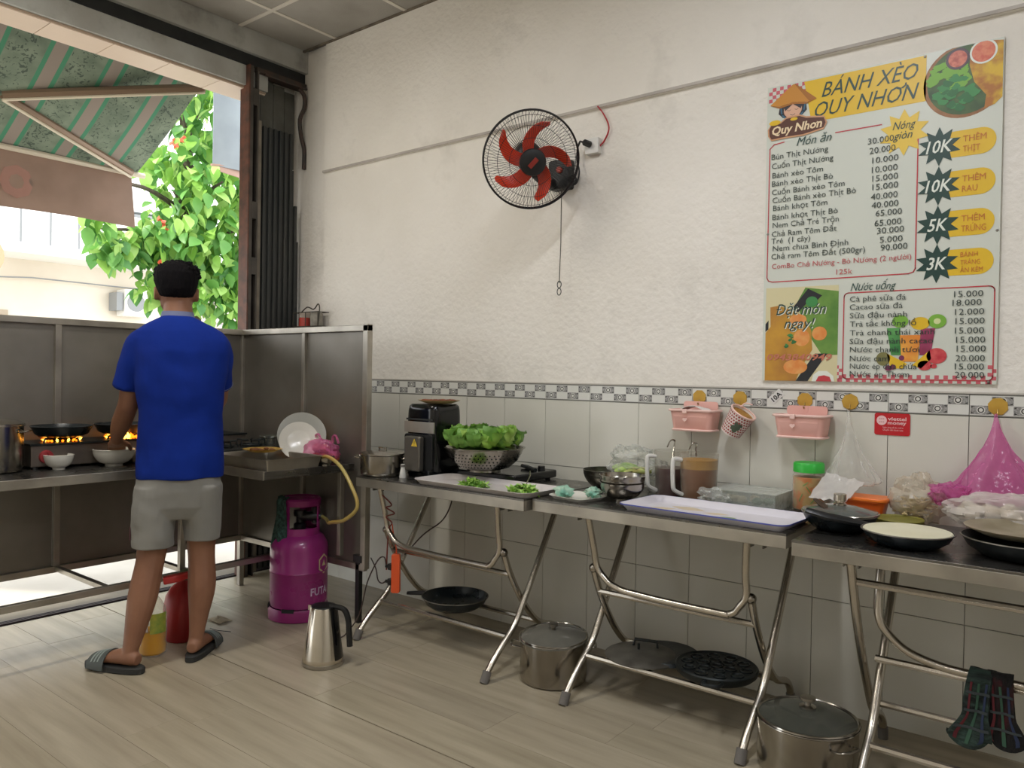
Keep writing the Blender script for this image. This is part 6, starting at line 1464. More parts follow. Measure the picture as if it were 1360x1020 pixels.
b = MB(); b.lathe([(0.0335, 0.056), (0.034, 0.06), (0.034, 0.088), (0.0335, 0.09)], (-0.545, -0.055, 1.5005), 18); part('pale_band', b, mat('can_pale', '#b5a79a', 0.5), o)
b = MB(); b.lathe([(0, 0), (0.038, 0), (0.038, 0.075), (0.030, 0.085), (0, 0.087)], (-0.43, -0.055, 1.5005), 18); single('grey_tin', b, mat('tin_grey', '#9a9488', 0.5, c2='#6f6a60', scale=22), 'grey tin in the wire rack beside the red can', 'can', (-0.43, -0.055, 1.5))

# =================================================================== MENU BOARD
MO = Matrix.Translation((2.293, -0.0075, 1.22)) @ MW
BW, BH = 0.783, 1.140
t = thing('menu_board', 'large printed menu board in Vietnamese on the wall', 'menu board', (2.293+BW/2, -0.004, 1.22))
b = MB(M=Matrix.Translation((2.293, 0, 1.22)) @ MW); b.box(0, BW, 0.001, BH, -0.003, 0.0075); part('panel', b, mat('board_face', '#d3d7cc', 0.38), t, smooth=False)
LAY = [0]
def layer(nm, drawfn, m, lvl, **k):
    if nm.endswith(('_print', '_lettering', '_prices')) or nm in ('emblem_hat_rim', 'emblem_fringe', 'emblem_ribbon', 'emblem_pancake', 'red_frame'): k.setdefault('kind', 'stuff')
    b = MB(M=MO @ Matrix.Translation((0, 0, 0.0003+0.00035*lvl)))
    drawfn(b); o = part(nm, b, m, t, smooth=False, **k); return o
def poly(b, pts): b.add([(x, y, 0) for x, y in pts], [tuple(range(len(pts)))])
def disc(b, x, y, rx, ry=None, n=24, a0=0.0): poly(b, [(x+rx*math.cos(a0+2*PI*k/n), y+(ry or rx)*math.sin(a0+2*PI*k/n)) for k in range(n)])
def star(b, x, y, ro, ri, n, ph=PI/2):
    P = []
    for k in range(2*n):
        r = ro if k % 2 == 0 else ri; P.append((x+r*math.cos(ph+k*PI/n), y+r*math.sin(ph+k*PI/n)))
    b.add([(x, y, 0)]+[(p[0], p[1], 0) for p in P], [(0, k+1, (k+1) % (2*n)+1) for k in range(2*n)])
def line(b, pts, w_, closed=False):
    P = [Vector((p[0], p[1])) for p in pts]; n = len(P)
    for i in range(n if closed else n-1):
        a, c = P[i], P[(i+1) % n]; d = (c-a)
        if d.length < 1e-9: continue
        d = d.normalized()*w_/2; q = Vector((-d.y, d.x)); a2, c2 = a-d*0.8, c+d*0.8
        poly(b, [tuple(a2+q), tuple(a2-q), tuple(c2-q), tuple(c2+q)])
yel = mat('print_yellow', '#e3bb26', 0.4); dkg = mat('print_dkgreen', '#1d4038', 0.4); ink = mat('print_ink', '#34403a', 0.45); redp = mat('print_red', '#c23e46', 0.45)
org = mat('print_orange', '#c8762f', 0.45); whp = mat('print_white', '#e6ebe0', 0.4); brn = mat('print_brown', '#5a3326', 0.45); skin_p = mat('print_skin', '#dcae92', 0.45)
hat1 = mat('print_hat', '#c98a34', 0.45); hat2 = mat('print_hat_dark', '#a96c28', 0.45); hairp = mat('print_hair', '#3a3338', 0.45); bluep = mat('print_blueribbon', '#3e6f8a', 0.45)
pinkp = mat('print_checker', '#c9606a', 0.45)
def checker(b, x0, y0, nx, ny, s):
    for i in range(nx):
        for j in range(ny):
            if (i+j) % 2 == 0: poly(b, [(x0+i*s, y0+j*s), (x0+(i+1)*s, y0+j*s), (x0+(i+1)*s, y0+(j+1)*s), (x0+i*s, y0+(j+1)*s)])
layer('checker_print', lambda b: (checker(b, 0.006, 1.135-0.014*4, 11, 4, 0.014), checker(b, 0.285, 0.001, 35, 2, 0.014*0.98), checker(b, 0.275, 0.001, 2, 5, 0.012), checker(b, 0.757, 0.001, 2, 5, 0.0125)), pinkp, 0)
layer('title_banner', lambda b: poly(b, [(0.140, 1.134), (0.555, 1.134), (0.555, 0.976), (0.20, 0.976), (0.165, 1.0)]), yel, 1)
def ttl(b):
    text(b, 'B\u00c1NH X\u00c8O', 0.205, 1.062, 0.078, 0.325, shear=0.35); text(b, 'QUY NH\u01a0N', 0.182, 0.992, 0.078, 0.352, shear=0.35)
layer('title_lettering', ttl, dkg, 2)
# emblem: woman in a conical hat over a name plaque
layer('emblem_hair', lambda b: (poly(b, [(0.05, 1.065), (0.147, 1.062), (0.152, 1.028), (0.135, 1.012), (0.062, 1.012), (0.045, 1.03)])), hairp, 3)
layer('emblem_face', lambda b: (disc(b, 0.099, 1.037, 0.034, 0.031)), skin_p, 4)
layer('emblem_fringe', lambda b: (poly(b, [(0.064, 1.062), (0.099, 1.062), (0.098, 1.058), (0.070, 1.036)]), poly(b, [(0.099, 1.062), (0.134, 1.062), (0.130, 1.036), (0.100, 1.058)]), line(b, [(0.078, 1.038), (0.085, 1.035), (0.091, 1.038)], 0.0015), line(b, [(0.107, 1.038), (0.113, 1.035), (0.120, 1.038)], 0.0015), line(b, [(0.090, 1.020), (0.099, 1.016), (0.108, 1.020)], 0.0018)), hairp, 5)
layer('emblem_ribbon', lambda b: (line(b, [(0.052, 1.062), (0.058, 1.025), (0.072, 1.008)], 0.005), line(b, [(0.146, 1.060), (0.141, 1.025), (0.126, 1.008)], 0.005)), bluep, 6)
layer('emblem_hat', lambda b: poly(b, [(0.012, 1.068), (0.098, 1.133), (0.108, 1.133), (0.188, 1.062), (0.150, 1.056), (0.100, 1.066), (0.050, 1.058)]), hat1, 7)
layer('emblem_hat_rim', lambda b: (poly(b, [(0.012, 1.068), (0.052, 1.057), (0.100, 1.066), (0.150, 1.055), (0.188, 1.062), (0.150, 1.049), (0.100, 1.058), (0.050, 1.050)]), poly(b, [(0.104, 1.133), (0.108, 1.133), (0.188, 1.062), (0.160, 1.058)])), hat2, 8)
def plaque(e):
    return [(0.012-e, 0.950), (0.020, 0.936-e), (0.075, 0.938-e), (0.140, 0.936-e), (0.215, 0.948-e), (0.222+e, 0.966), (0.215, 0.986+e), (0.150, 0.996+e), (0.125, 1.008+e), (0.075, 1.006+e), (0.055, 0.992+e), (0.018, 0.990+e), (0.010-e, 0.975)]
layer('emblem_plaque_edge', lambda b: poly(b, plaque(0.006)), mat('print_tan', '#cf9c74', 0.45), 9)
layer('emblem_plaque', lambda b: poly(b, plaque(0.0)), brn, 10)
layer('emblem_lettering', lambda b: text(b, 'Quy Nh\u01a1n', 0.022, 0.952, 0.044, 0.188, shear=0.2, offset=0.0012), mat('print_cream2', '#ecd6b0', 0.45), 11)
layer('emblem_pancake', lambda b: (disc(b, 0.032, 0.998, 0.022, 0.010), disc(b, 0.105, 1.0, 0.014, 0.006)), yel, 11)
# food plate, upper right (clipped by the board's edge)
def clipdisc(b, x, y, r, n=40, xm=0.781, ym=1.138):
    poly(b, [(min(x+r*math.cos(2*PI*k/n), xm), min(y+r*math.sin(2*PI*k/n), ym)) for k in range(n)])
layer('plate_print', lambda b: clipdisc(b, 0.672, 1.022, 0.125), mat('print_plate', '#a9784c', 0.45, c2='#8f6238', scale=20), 1)
layer('plate_leaf_print', lambda b: clipdisc(b, 0.675, 1.024, 0.116), mat('print_leafbed', '#37512f', 0.45, c2='#52703a', scale=18), 2)
layer('pancake_print', lambda b: poly(b, [(0.69, 1.13), (0.74, 1.138), (0.781, 1.13), (0.781, 0.945), (0.76, 0.925), (0.73, 0.915), (0.735, 0.96), (0.70, 1.01), (0.685, 1.07)]), mat('print_pancake', '#dcb62e', 0.45, c2='#b0702a', scale=16, ramp=(0.42, 0.6)), 3)
def salad(b, seed, cols, x, y, rx, ry, n, s):
    random.seed(seed)
    for k in range(n):
        a = random.uniform(0, 6.28); q = math.sqrt(random.random()); px, py = x+rx*q*math.cos(a), y+ry*q*math.sin(a); b.cur = random.randrange(cols); r = s*random.uniform(0.6, 1.1); ph = random.uniform(0, 6)
        V = [(px+r*(1+0.25*math.sin(3*w_+ph))*math.cos(w_), py+r*(0.7+0.25*math.cos(2*w_+ph))*math.sin(w_), k*0.000006) for w_ in [2*PI*i/10 for i in range(10)]]
        b.add(V, [tuple(range(10))])
greens = [mat('print_green1', '#7cb33e', 0.45), mat('print_green2', '#3f8c4a', 0.45), mat('print_green3', '#2f6f3a', 0.45)]
layer('salad_print', lambda b: (salad(b, 1, 1, 0.625, 1.045, 0.055, 0.055, 26, 0.020)), greens, 4)
layer('salad_print', lambda b: (salad(b, 2, 3, 0.645, 0.985, 0.055, 0.055, 34, 0.017)), [greens[1], greens[1], greens[2]], 5)
layer('sauce_print', lambda b: (disc(b, 0.650, 1.098, 0.036)), mat('print_bowl_dark', '#4a3038', 0.4), 6)
layer('sauce_print', lambda b: (disc(b, 0.650, 1.098, 0.028), line(b, [(0.70, 1.0), (0.70, 1.0)], 0.001)), mat('print_sauce', '#d87a5c', 0.4, c2='#b04a34', scale=60), 7)
layer('sauce_print', lambda b: clipdisc(b, 0.725, 1.105, 0.040), whp, 6)
layer('sauce_print', lambda b: clipdisc(b, 0.725, 1.105, 0.034), mat('print_sauce2', '#e0845a', 0.4, c2='#cf5a3c', scale=60), 7)
# frames
def rframe(b, x0, x1, y0, y1, r, w_): line(b, rrect(x0, x1, y0, y1, r, 5), w_, True)
def fr1(b):
    line(b, [(0.258, 0.921), (0.415, 0.921)], 0.004); line(b, [(0.068, 0.919), (0.03, 0.915), (0.014, 0.90), (0.012, 0.40), (0.018, 0.388), (0.034, 0.383), (0.512, 0.383), (0.528, 0.388), (0.534, 0.40), (0.534, 0.85)], 0.004)
layer('red_frame', fr1, redp, 3)
layer('red_frame', lambda b: rframe(b, 0.300, 0.772, 0.012, 0.326, 0.016, 0.0038), redp, 3)
# bursts and pills
layer('pill_print', lambda b: [poly(b, rrect(0.60, 0.767, yc-0.044, yc+0.044, 0.043, 8)) for yc in (0.811, 0.677, 0.543, 0.411)] and None, yel, 2)
layer('burst_print', lambda b: [star(b, 0.600, yc, 0.067, 0.040, 10) for yc in (0.811, 0.677, 0.543, 0.411)] and None, dkg, 4)
def bt_(b):
    for yc, s_ in ((0.811, '10K'), (0.677, '10K'), (0.543, '5K'), (0.411, '3K')): text(b, s_, 0.600, yc-0.020, 0.060, 0.082 if len(s_) > 2 else 0.062, shear=0.25, offset=0.0008, align='CENTER')
layer('burst_lettering', bt_, whp, 5)
def pt_(b):
    for yc, ls in ((0.811, ('TH\u00caM', 'TH\u1ecaT')), (0.677, ('TH\u00caM', 'RAU')), (0.543, ('TH\u00caM', 'TR\u1ee8NG')), (0.411, ('B\u00c1NH', 'TR\u00c1NG', '\u0102N K\u00c8M'))):
        n = len(ls); st = 0.034 if n == 2 else 0.026
        for i, s_ in enumerate(ls): text(b, s_, 0.671, yc+(n/2-1-i)*st+0.004+(0.0 if n == 2 else -0.0), 0.030 if n == 2 else 0.023, {'TH\u00caM': 0.068, 'TH\u1ecaT': 0.05, 'RAU': 0.045, 'TR\u1ee8NG': 0.072, 'B\u00c1NH': 0.05, 'TR\u00c1NG': 0.058, '\u0102N K\u00c8M': 0.066}[s_])
layer('pill_lettering', pt_, org, 5)
layer('yellow_burst', lambda b: star(b, 0.489, 0.880, 0.082, 0.052, 10), mat('print_yellow2', '#e8c544', 0.4), 4)
layer('burst_lettering', lambda b: (text(b, 'N\u00f3ng', 0.452, 0.893, 0.040, 0.074, shear=0.35), text(b, 'gi\u00f2n', 0.454, 0.858, 0.040, 0.062, shear=0.35)), dkg, 6)
layer('heading_lettering', lambda b: (text(b, 'M\u00f3n \u0103n', 0.116, 0.895, 0.046, 0.128, shear=0.35), text(b, 'N\u01b0\u1edbc u\u1ed1ng', 0.322, 0.333, 0.040, 0.152, shear=0.35)), mat('print_teal', '#2f4f48', 0.45), 6)
rows = [('B\u00fan Th\u1ecbt N\u01b0\u1edbng', 0.021, 0.857, 0.212, '30.000', 0.371, 0.857, 0.086), ('Cu\u1ed1n Th\u1ecbt N\u01b0\u1edbng', 0.023, 0.821, 0.229, '20.000', 0.377, 0.822, 0.086), ('B\u00e1nh x\u00e8o T\u00f4m', 0.026, 0.785, 0.190, '10.000', 0.387, 0.786, 0.086),
        ('B\u00e1nh x\u00e8o Th\u1ecbt B\u00f2', 0.025, 0.753, 0.227, '10.000', 0.386, 0.752, 0.085), ('Cu\u1ed1n B\u00e1nh x\u00e8o T\u00f4m', 0.025, 0.720, 0.269, '15.000', 0.388, 0.721, 0.085), ('Cu\u1ed1n B\u00e1nh x\u00e8o Th\u1ecbt B\u00f2', 0.028, 0.689, 0.306, '15.000', 0.389, 0.690, 0.085),
        ('B\u00e1nh kh\u1ecdt T\u00f4m', 0.031, 0.658, 0.203, '40.000', 0.385, 0.656, 0.088), ('B\u00e1nh kh\u1ecdt Th\u1ecbt B\u00f2', 0.029, 0.623, 0.243, '40.000', 0.388, 0.625, 0.088), ('Nem Ch\u1ea3 Tr\u00e9 Tr\u1ed9n', 0.031, 0.592, 0.245, '65.000', 0.402, 0.595, 0.086),
        ('Ch\u1ea3 Ram T\u00f4m \u0110\u1ea5t', 0.028, 0.558, 0.241, '65.000', 0.399, 0.560, 0.088), ('Tr\u00e9  (1 c\u00e2y)', 0.027, 0.531, 0.147, '30.000', 0.408, 0.532, 0.088), ('Nem chua B\u00ecnh \u0110\u1ecbnh', 0.033, 0.502, 0.278, '5.000', 0.418, 0.499, 0.074), ('Ch\u1ea3 ram T\u00f4m \u0110\u1ea5t (500gr)', 0.028, 0.471, 0.341, '90.000', 0.421, 0.471, 0.087)]
drinks = [('C\u00e0 ph\u00ea s\u1eefa \u0111\u00e1', 0.321, 0.293, 0.186, '15.000', 0.655), ('Cacao s\u1eefa \u0111\u00e1', 0.321, 0.264, 0.176, '18.000', 0.651), ('S\u1eefa \u0111\u1eadu n\u00e0nh', 0.322, 0.233, 0.190, '12.000', 0.659), ('Tr\u00e0 t\u1eafc kh\u1ed5ng l\u1ed3', 0.323, 0.202, 0.218, '15.000', 0.661), ('Tr\u00e0 chanh th\u00e1i xanh', 0.323, 0.170, 0.276, '15.000', 0.660),
          ('S\u1eefa \u0111\u1eadu n\u00e0nh cacao', 0.323, 0.139, 0.272, '15.000', 0.664), ('N\u01b0\u1edbc chanh t\u01b0\u01a1i', 0.325, 0.109, 0.228, '15.000', 0.666), ('N\u01b0\u1edbc cam', 0.325, 0.077, 0.130, '20.000', 0.664), ('N\u01b0\u1edbc \u00e9p d\u01b0a ch\u1ee9a', 0.326, 0.049, 0.220, '15.000', 0.662), ('N\u01b0\u1edbc \u00e9p Th\u01a1m', 0.326, 0.021, 0.197, '20.000', 0.663)]
layer('food_lettering', lambda b: [text(b, r[0], r[1], r[2], 0.030, r[3]) for r in rows] and None, ink, 6)
layer('food_prices', lambda b: [text(b, r[4], r[5], r[6], 0.031, r[7]) for r in rows] and None, ink, 6)
layer('combo_lettering', lambda b: (text(b, 'ComBo Ch\u1ea3 N\u01b0\u1edbng - B\u00f2 N\u01b0\u1edbng (2 ng\u01b0\u1eddi)', 0.031, 0.434, 0.027, 0.490), text(b, '125k', 0.271, 0.396, 0.028, 0.056)), mat('print_red2', '#c0565a', 0.45), 6)
layer('drink_lettering', lambda b: [text(b, r[0], r[1], r[2], 0.028, r[3]) for r in drinks] and None, ink, 9)
layer('drink_prices', lambda b: [text(b, r[4], r[5], r[2], 0.030, 0.085) for r in drinks] and None, ink, 9)
# drinks picture
def quad(b, x0, x1, x2, x3, y0, y1): poly(b, [(x0, y0), (x1, y0), (x3, y1), (x2, y1)])
layer('drink_print', lambda b: quad(b, 0.463, 0.496, 0.447, 0.490, 0.098, 0.194), mat('print_glass_green', '#2f7a3e', 0.4, c2='#5fa55a', scale=14), 4)
layer('drink_print', lambda b: quad(b, 0.497, 0.548, 0.490, 0.555, 0.075, 0.168), mat('print_glass_orange', '#e58a35', 0.4, c2='#efb64c', scale=10), 5)
layer('drink_print', lambda b: quad(b, 0.553, 0.588, 0.556, 0.600, 0.098, 0.190), mat('print_glass_red', '#8a2c4e', 0.4, c2='#a8456a', scale=14), 4)
layer('fruit_print', lambda b: (disc(b, 0.553, 0.208, 0.030, 0.022), poly(b, [(0.448, 0.105), (0.515, 0.068), (0.50, 0.05), (0.462, 0.052)]), poly(b, [(0.585, 0.115), (0.59, 0.085), (0.56, 0.052), (0.53, 0.062)])), yel, 6)
layer('fruit_print', lambda b: (disc(b, 0.606, 0.214, 0.028, 0.024), disc(b, 0.490, 0.217, 0.026, 0.022)), greens[0], 6)
layer('fruit_print', lambda b: (disc(b, 0.606, 0.214, 0.011, 0.010)), mat('print_kiwi', '#d6dfa0', 0.4), 7)
layer('fruit_print', lambda b: (disc(b, 0.606, 0.095, 0.031, 0.027), disc(b, 0.570, 0.062, 0.022, 0.017), disc(b, 0.598, 0.060, 0.010, 0.008)), mat('print_fruit_red', '#c2303e', 0.4, c2='#d65a5a', scale=40), 6)
layer('fruit_print', lambda b: (disc(b, 0.437, 0.085, 0.023, 0.024)), mat('print_fruit_brown', '#7d7a4a', 0.4), 6)
layer('fruit_print', lambda b: (disc(b, 0.455, 0.052, 0.012, 0.010), disc(b, 0.470, 0.056, 0.010, 0.009), disc(b, 0.497, 0.088, 0.009, 0.009)), mat('print_grape', '#7a2f56', 0.4), 7)
# order-now photo
layer('photo_print', lambda b: poly(b, [(0.010, 0.001), (0.281, 0.001), (0.281, 0.358), (0.010, 0.360)]), mat('print_photo_bg', '#d8cfa4', 0.4), 1)
layer('photo_print', lambda b: (poly(b, [(0.16, 0.355), (0.281, 0.335), (0.281, 0.10), (0.225, 0.10), (0.16, 0.20), (0.13, 0.30)])), mat('print_leaf_dark', '#4f7f35', 0.4, c2='#79a048', scale=10), 2)
layer('photo_print', lambda b: (poly(b, [(0.11, 0.275), (0.17, 0.350), (0.222, 0.322), (0.20, 0.30), (0.175, 0.305), (0.135, 0.262)]), poly(b, [(0.130, 0.001), (0.175, 0.001), (0.245, 0.105), (0.20, 0.105)]), poly(b, [(0.010, 0.22), (0.022, 0.235), (0.022, 0.20), (0.010, 0.19)])), mat('print_black', '#23252a', 0.4), 3)
layer('photo_print', lambda b: (poly(b, [(0.028, 0.285), (0.06, 0.29), (0.10, 0.275), (0.16, 0.245), (0.185, 0.19), (0.190, 0.12), (0.155, 0.06), (0.13, 0.001), (0.011, 0.001), (0.011, 0.185), (0.03, 0.21)])), mat('print_pancake2', '#cf9c34', 0.4, c2='#b07a34', scale=9), 4)
layer('photo_print', lambda b: (disc(b, 0.135, 0.235, 0.032, 0.020), disc(b, 0.150, 0.165, 0.030, 0.032), disc(b, 0.128, 0.055, 0.045, 0.028), disc(b, 0.215, 0.180, 0.027, 0.026)), mat('print_shrimp', '#e08a42', 0.4, c2='#e6a45e', scale=30), 5)
layer('photo_print', lambda b: (salad(b, 5, 2, 0.105, 0.150, 0.018, 0.028, 10, 0.009), disc(b, 0.185, 0.300, 0.022, 0.020)), [greens[2], greens[1]], 6)
layer('photo_print', lambda b: (poly(b, [(0.19, 0.001), (0.195, 0.025), (0.215, 0.040), (0.245, 0.040), (0.268, 0.022), (0.272, 0.001)])), whp, 5)
layer('photo_print', lambda b: (poly(b, [(0.205, 0.001), (0.215, 0.020), (0.235, 0.024), (0.255, 0.018), (0.262, 0.001)])), redp, 6)
layer('photo_lettering', lambda b: (text(b, '\u0110\u1eb7t m\u00f3n', 0.055, 0.252, 0.060, 0.185, shear=0.3), text(b, 'ngay!', 0.086, 0.200, 0.055, 0.115, shear=0.3)), mat('print_white_sh', '#e9efe0', 0.4), 8)
layer('photo_lettering', lambda b: (text(b, '\u0110\u1eb7t m\u00f3n', 0.052, 0.254, 0.060, 0.185, shear=0.3), text(b, 'ngay!', 0.083, 0.202, 0.055, 0.115, shear=0.3)), dkg, 9)
layer('phone_lettering', lambda b: text(b, '0943840949', 0.020, 0.080, 0.034, 0.242, shear=0.2, offset=0.0006), mat('print_phone', '#c97a62', 0.4), 8)
for (x, z) in ((0.775, 0.508), (0.012, 0.57), (0.76, 0.008), (0.55, 1.13)):
    b = MB(M=MO @ Matrix.Translation((x, z, 0.0005))); b.lathe([(0, 0.003), (0.004, 0.002), (0.0045, 0)], (0, 0, 0), 10); part('screw', b, steel_dull, t)

# =================================================================== THE COOK
O3 = Vector((0.28, -1.30, 0)); Fd = Vector((-0.87955, 0.47581, 0)); Rd = Vector((0.47581, 0.87955, 0)); Ud = Vector((0, 0, 1))
def W3(s, f, z): return O3 + Rd*s + Fd*f + Ud*z
skin = mat('skin', '#92674e', 0.55, c2='#865c45', scale=9, bump=0.04, bscale=60)
man = thing('person', 'person in a blue polo shirt and grey shorts cooking with their back turned', 'person', (0.28, -1.30, 0))
def R_(s, f, z, a, b_): return (W3(s, f, z), a, b_, Rd, Fd)
b = MB()
# trunk and neck
b.loft([R_(0.005, 0.0, 0.74, 0.135, 0.09), R_(0.008, 0, 0.84, 0.138, 0.095), R_(0.01, 0, 0.98, 0.14, 0.095), R_(0.008, 0.01, 1.15, 0.150, 0.10), R_(0.0, 0.015, 1.30, 0.16, 0.095), R_(-0.004, 0.015, 1.375, 0.145, 0.085), R_(-0.006, 0.02, 1.41, 0.09, 0.07), R_(-0.008, 0.028, 1.43, 0.062, 0.062), R_(-0.01, 0.04, 1.50, 0.056, 0.058), R_(-0.012, 0.05, 1.54, 0.054, 0.056)], 20)
# head
hc = (-0.016, 0.062)
b.loft([R_(hc[0], hc[1]+0.045, 1.448, 0.018, 0.018), R_(hc[0], hc[1]+0.035, 1.465, 0.046, 0.048), R_(hc[0], hc[1]+0.015, 1.495, 0.061, 0.078), R_(hc[0], hc[1]+0.005, 1.53, 0.068, 0.088), R_(hc[0], hc[1], 1.57, 0.074, 0.093), R_(hc[0], hc[1], 1.61, 0.074, 0.092), R_(hc[0], hc[1]-0.003, 1.64, 0.064, 0.080), R_(hc[0], hc[1]-0.005, 1.66, 0.044, 0.056), R_(hc[0], hc[1]-0.005, 1.668, 0.018, 0.024)], 20)
b.loft([(W3(hc[0], hc[1]+0.088, 1.575), 0.010, 0.008, Rd, Ud), (W3(hc[0], hc[1]+0.104, 1.545), 0.014, 0.011, Rd, Ud), (W3(hc[0], hc[1]+0.080, 1.530), 0.018, 0.010, Rd, Ud)], 8)      # nose
b.loft([(W3(hc[0]-0.026, hc[1]+0.084, 1.505), 0.004, 0.006, Fd, Ud), (W3(hc[0], hc[1]+0.092, 1.505), 0.006, 0.010, Fd, Ud), (W3(hc[0]+0.026, hc[1]+0.084, 1.505), 0.004, 0.006, Fd, Ud)], 8)  # lips
for s in (-1, 1):   # ears
    b.loft([(W3(hc[0]+s*0.066, hc[1]-0.002, 1.545), 0.016, 0.026, Fd, Ud), (W3(hc[0]+s*0.083, hc[1]-0.012, 1.547), 0.019, 0.031, Fd, Ud), (W3(hc[0]+s*0.088, hc[1]-0.016, 1.549), 0.013, 0.024, Fd, Ud)], 12)
def limb(pts, rad, n=14): b.tube(spline([W3(*p) for p in pts], 4), [x for x in spl1(rad, 4)], n=n)
def spl1(r, n):
    v = spline([(x, 0, 0) for x in r], n); return [q.x for q in v]
# arms: left arm reaches over the bowl, right arm bent in front of the body
limb([(-0.130, 0.01, 1.330), (-0.174, 0.028, 1.24), (-0.192, 0.07, 1.10), (-0.205, 0.105, 1.055), (-0.232, 0.20, 0.985), (-0.252, 0.285, 0.925), (-0.255, 0.315, 0.905)], [0.044, 0.045, 0.042, 0.041, 0.040, 0.028, 0.026])
limb([(0.118, 0.01, 1.330), (0.148, 0.058, 1.24), (0.160, 0.15, 1.12), (0.145, 0.19, 1.075), (0.075, 0.26, 1.02), (-0.02, 0.335, 0.96), (-0.05, 0.355, 0.945)], [0.044, 0.044, 0.042, 0.041, 0.038, 0.028, 0.026])
def hand(wr, d, side, up_, curl, thumb_side):
    """palm, four unequal bent fingers and a thumb leaving the side of the palm"""
    d = d.normalized(); side = side.normalized(); nrm = d.cross(side).normalized()
    if nrm.z > 0: nrm = -nrm          # palm faces down
    b.loft([(wr-d*0.01, 0.027, 0.020, side, nrm), (wr+d*0.02, 0.032, 0.017, side, nrm), (wr+d*0.055, 0.040, 0.015, side, nrm), (wr+d*0.085, 0.039, 0.012, side, nrm), (wr+d*0.094, 0.034, 0.008, side, nrm)], 14)
    for i, (off, ln) in enumerate(((-0.030, 0.072), (-0.010, 0.080), (0.010, 0.075), (0.029, 0.058))):
        off *= -thumb_side
        p0 = wr+d*0.075+side*off; a1 = curl*0.5; 
        def dr(a): return d*math.cos(a)+nrm*math.sin(a)
        fan = side*(off*0.12)
        p1 = p0+d*0.02; p2 = p1+(dr(a1)+fan)*ln*0.42; p3 = p2+(dr(a1+curl*0.8)+fan)*ln*0.32; p4 = p3+(dr(a1+curl*1.5)+fan)*ln*0.26
        b.tube([p0, p1, p2, p3, p4], [0.0095, 0.0095, 0.0088, 0.008, 0.0062], n=8)
    ts = side*thumb_side*1.0
    q0 = wr+d*0.022+ts*0.022; q1 = q0+ts*0.026+d*0.022+nrm*0.006; q2 = q1+ts*0.010+d*0.030+nrm*0.012; q3 = q2+d*0.022+nrm*0.008-ts*0.004
    b.tube([q0, q1, q2, q3], [0.013, 0.011, 0.010, 0.0075], n=8)
wl_ = W3(-0.255, 0.318, 0.903); hand(wl_, (W3(-0.262, 0.42, 0.868)-wl_), Rd*0.95-Fd*0.1, 1, 0.55, 1)
wr_ = W3(-0.05, 0.357, 0.944); hand(wr_, (W3(-0.115, 0.42, 0.915)-wr_), Rd*0.6+Fd*0.75, 1, 0.7, -1)
# legs
limb([(-0.085, 0.0, 0.80), (-0.092, 0.0, 0.66), (-0.096, -0.01, 0.50), (-0.106, -0.02, 0.42), (-0.130, -0.045, 0.29), (-0.156, -0.07, 0.16), (-0.172, -0.082, 0.085), (-0.176, -0.084, 0.055)], [0.070, 0.072, 0.061, 0.056, 0.058, 0.041, 0.031, 0.033])
limb([(0.095, 0.0, 0.80), (0.096, 0.01, 0.66), (0.093, 0.015, 0.50), (0.095, 0.012, 0.42), (0.097, 0.0, 0.30), (0.086, -0.005, 0.18), (0.078, -0.008, 0.10), (0.076, -0.008, 0.06)], [0.068, 0.068, 0.060, 0.055, 0.057, 0.040, 0.031, 0.033])
LF = Vector((0.335, -1.500, 0)); Ld = Vector((-0.93, -0.36, 0)).normalized()
RFt = Vector((0.345, -1.225, 0)); Rdv = Vector((-0.62, 0.78, 0)).normalized()
ankL = W3(-0.176, -0.084, 0); ankR = W3(0.076, -0.008, 0)
def foot(ank, d):
    n_ = Vector((-d.y, d.x, 0)); z0 = 0.028
    h = ank - d*0.035
    b.loft([(h+d*(-0.012)+Ud*(z0+0.026), 0.022, 0.022, n_, Ud), (h+d*0.015+Ud*(z0+0.032), 0.031, 0.032, n_, Ud), (h+d*0.055+Ud*(z0+0.034), 0.033, 0.034, n_, Ud), (h+d*0.10+Ud*(z0+0.028), 0.036, 0.028, n_, Ud), (h+d*0.15+Ud*(z0+0.020), 0.042, 0.020, n_, Ud), (h+d*0.19+Ud*(z0+0.014), 0.043, 0.014, n_, Ud)], 14)
    for i in range(5):
        o_ = -0.032+0.016*i; ln = (0.05, 0.046, 0.042, 0.036, 0.03)[i]
        p = h+d*0.175+n_*o_+Ud*(z0+0.011); b.tube([p, p+d*ln*0.6, p+d*ln-Ud*0.002], [0.011 if i == 0 else 0.009, 0.010 if i == 0 else 0.008, 0.006], n=8)
    return h
hL = foot(ankL, Ld); hR = foot(ankR, Rdv)
body = part('body', b, skin, man, ang=180)
m_ = body.modifiers.new('union', 'REMESH'); m_.mode = 'VOXEL'; m_.voxel_size = 0.0045; m_.use_smooth_shade = True
m_ = body.modifiers.new('soften', 'SMOOTH'); m_.factor = 0.5; m_.iterations = 3
for s in (-1, 1):
    e = MB(); e.sphere(W3(hc[0]+s*0.031, hc[1]+0.077, 1.568), 0.0115, 12, 8); part('eye', e, mat('eye_white', '#e4ded6', 0.2), man)
    e = MB(); e.loft([(W3(hc[0]+s*0.012, hc[1]+0.092, 1.590), 0.004, 0.003, Fd, Ud), (W3(hc[0]+s*0.032, hc[1]+0.088, 1.596), 0.004, 0.004, Fd, Ud), (W3(hc[0]+s*0.052, hc[1]+0.076, 1.590), 0.003, 0.002, Fd, Ud)], 6); part('eyebrow', e, mat('hair_black', '#0e0c0f', 0.85, spec=0.12, bump=0.6, bscale=90, stretch=(1, 1, 0.3)), man)
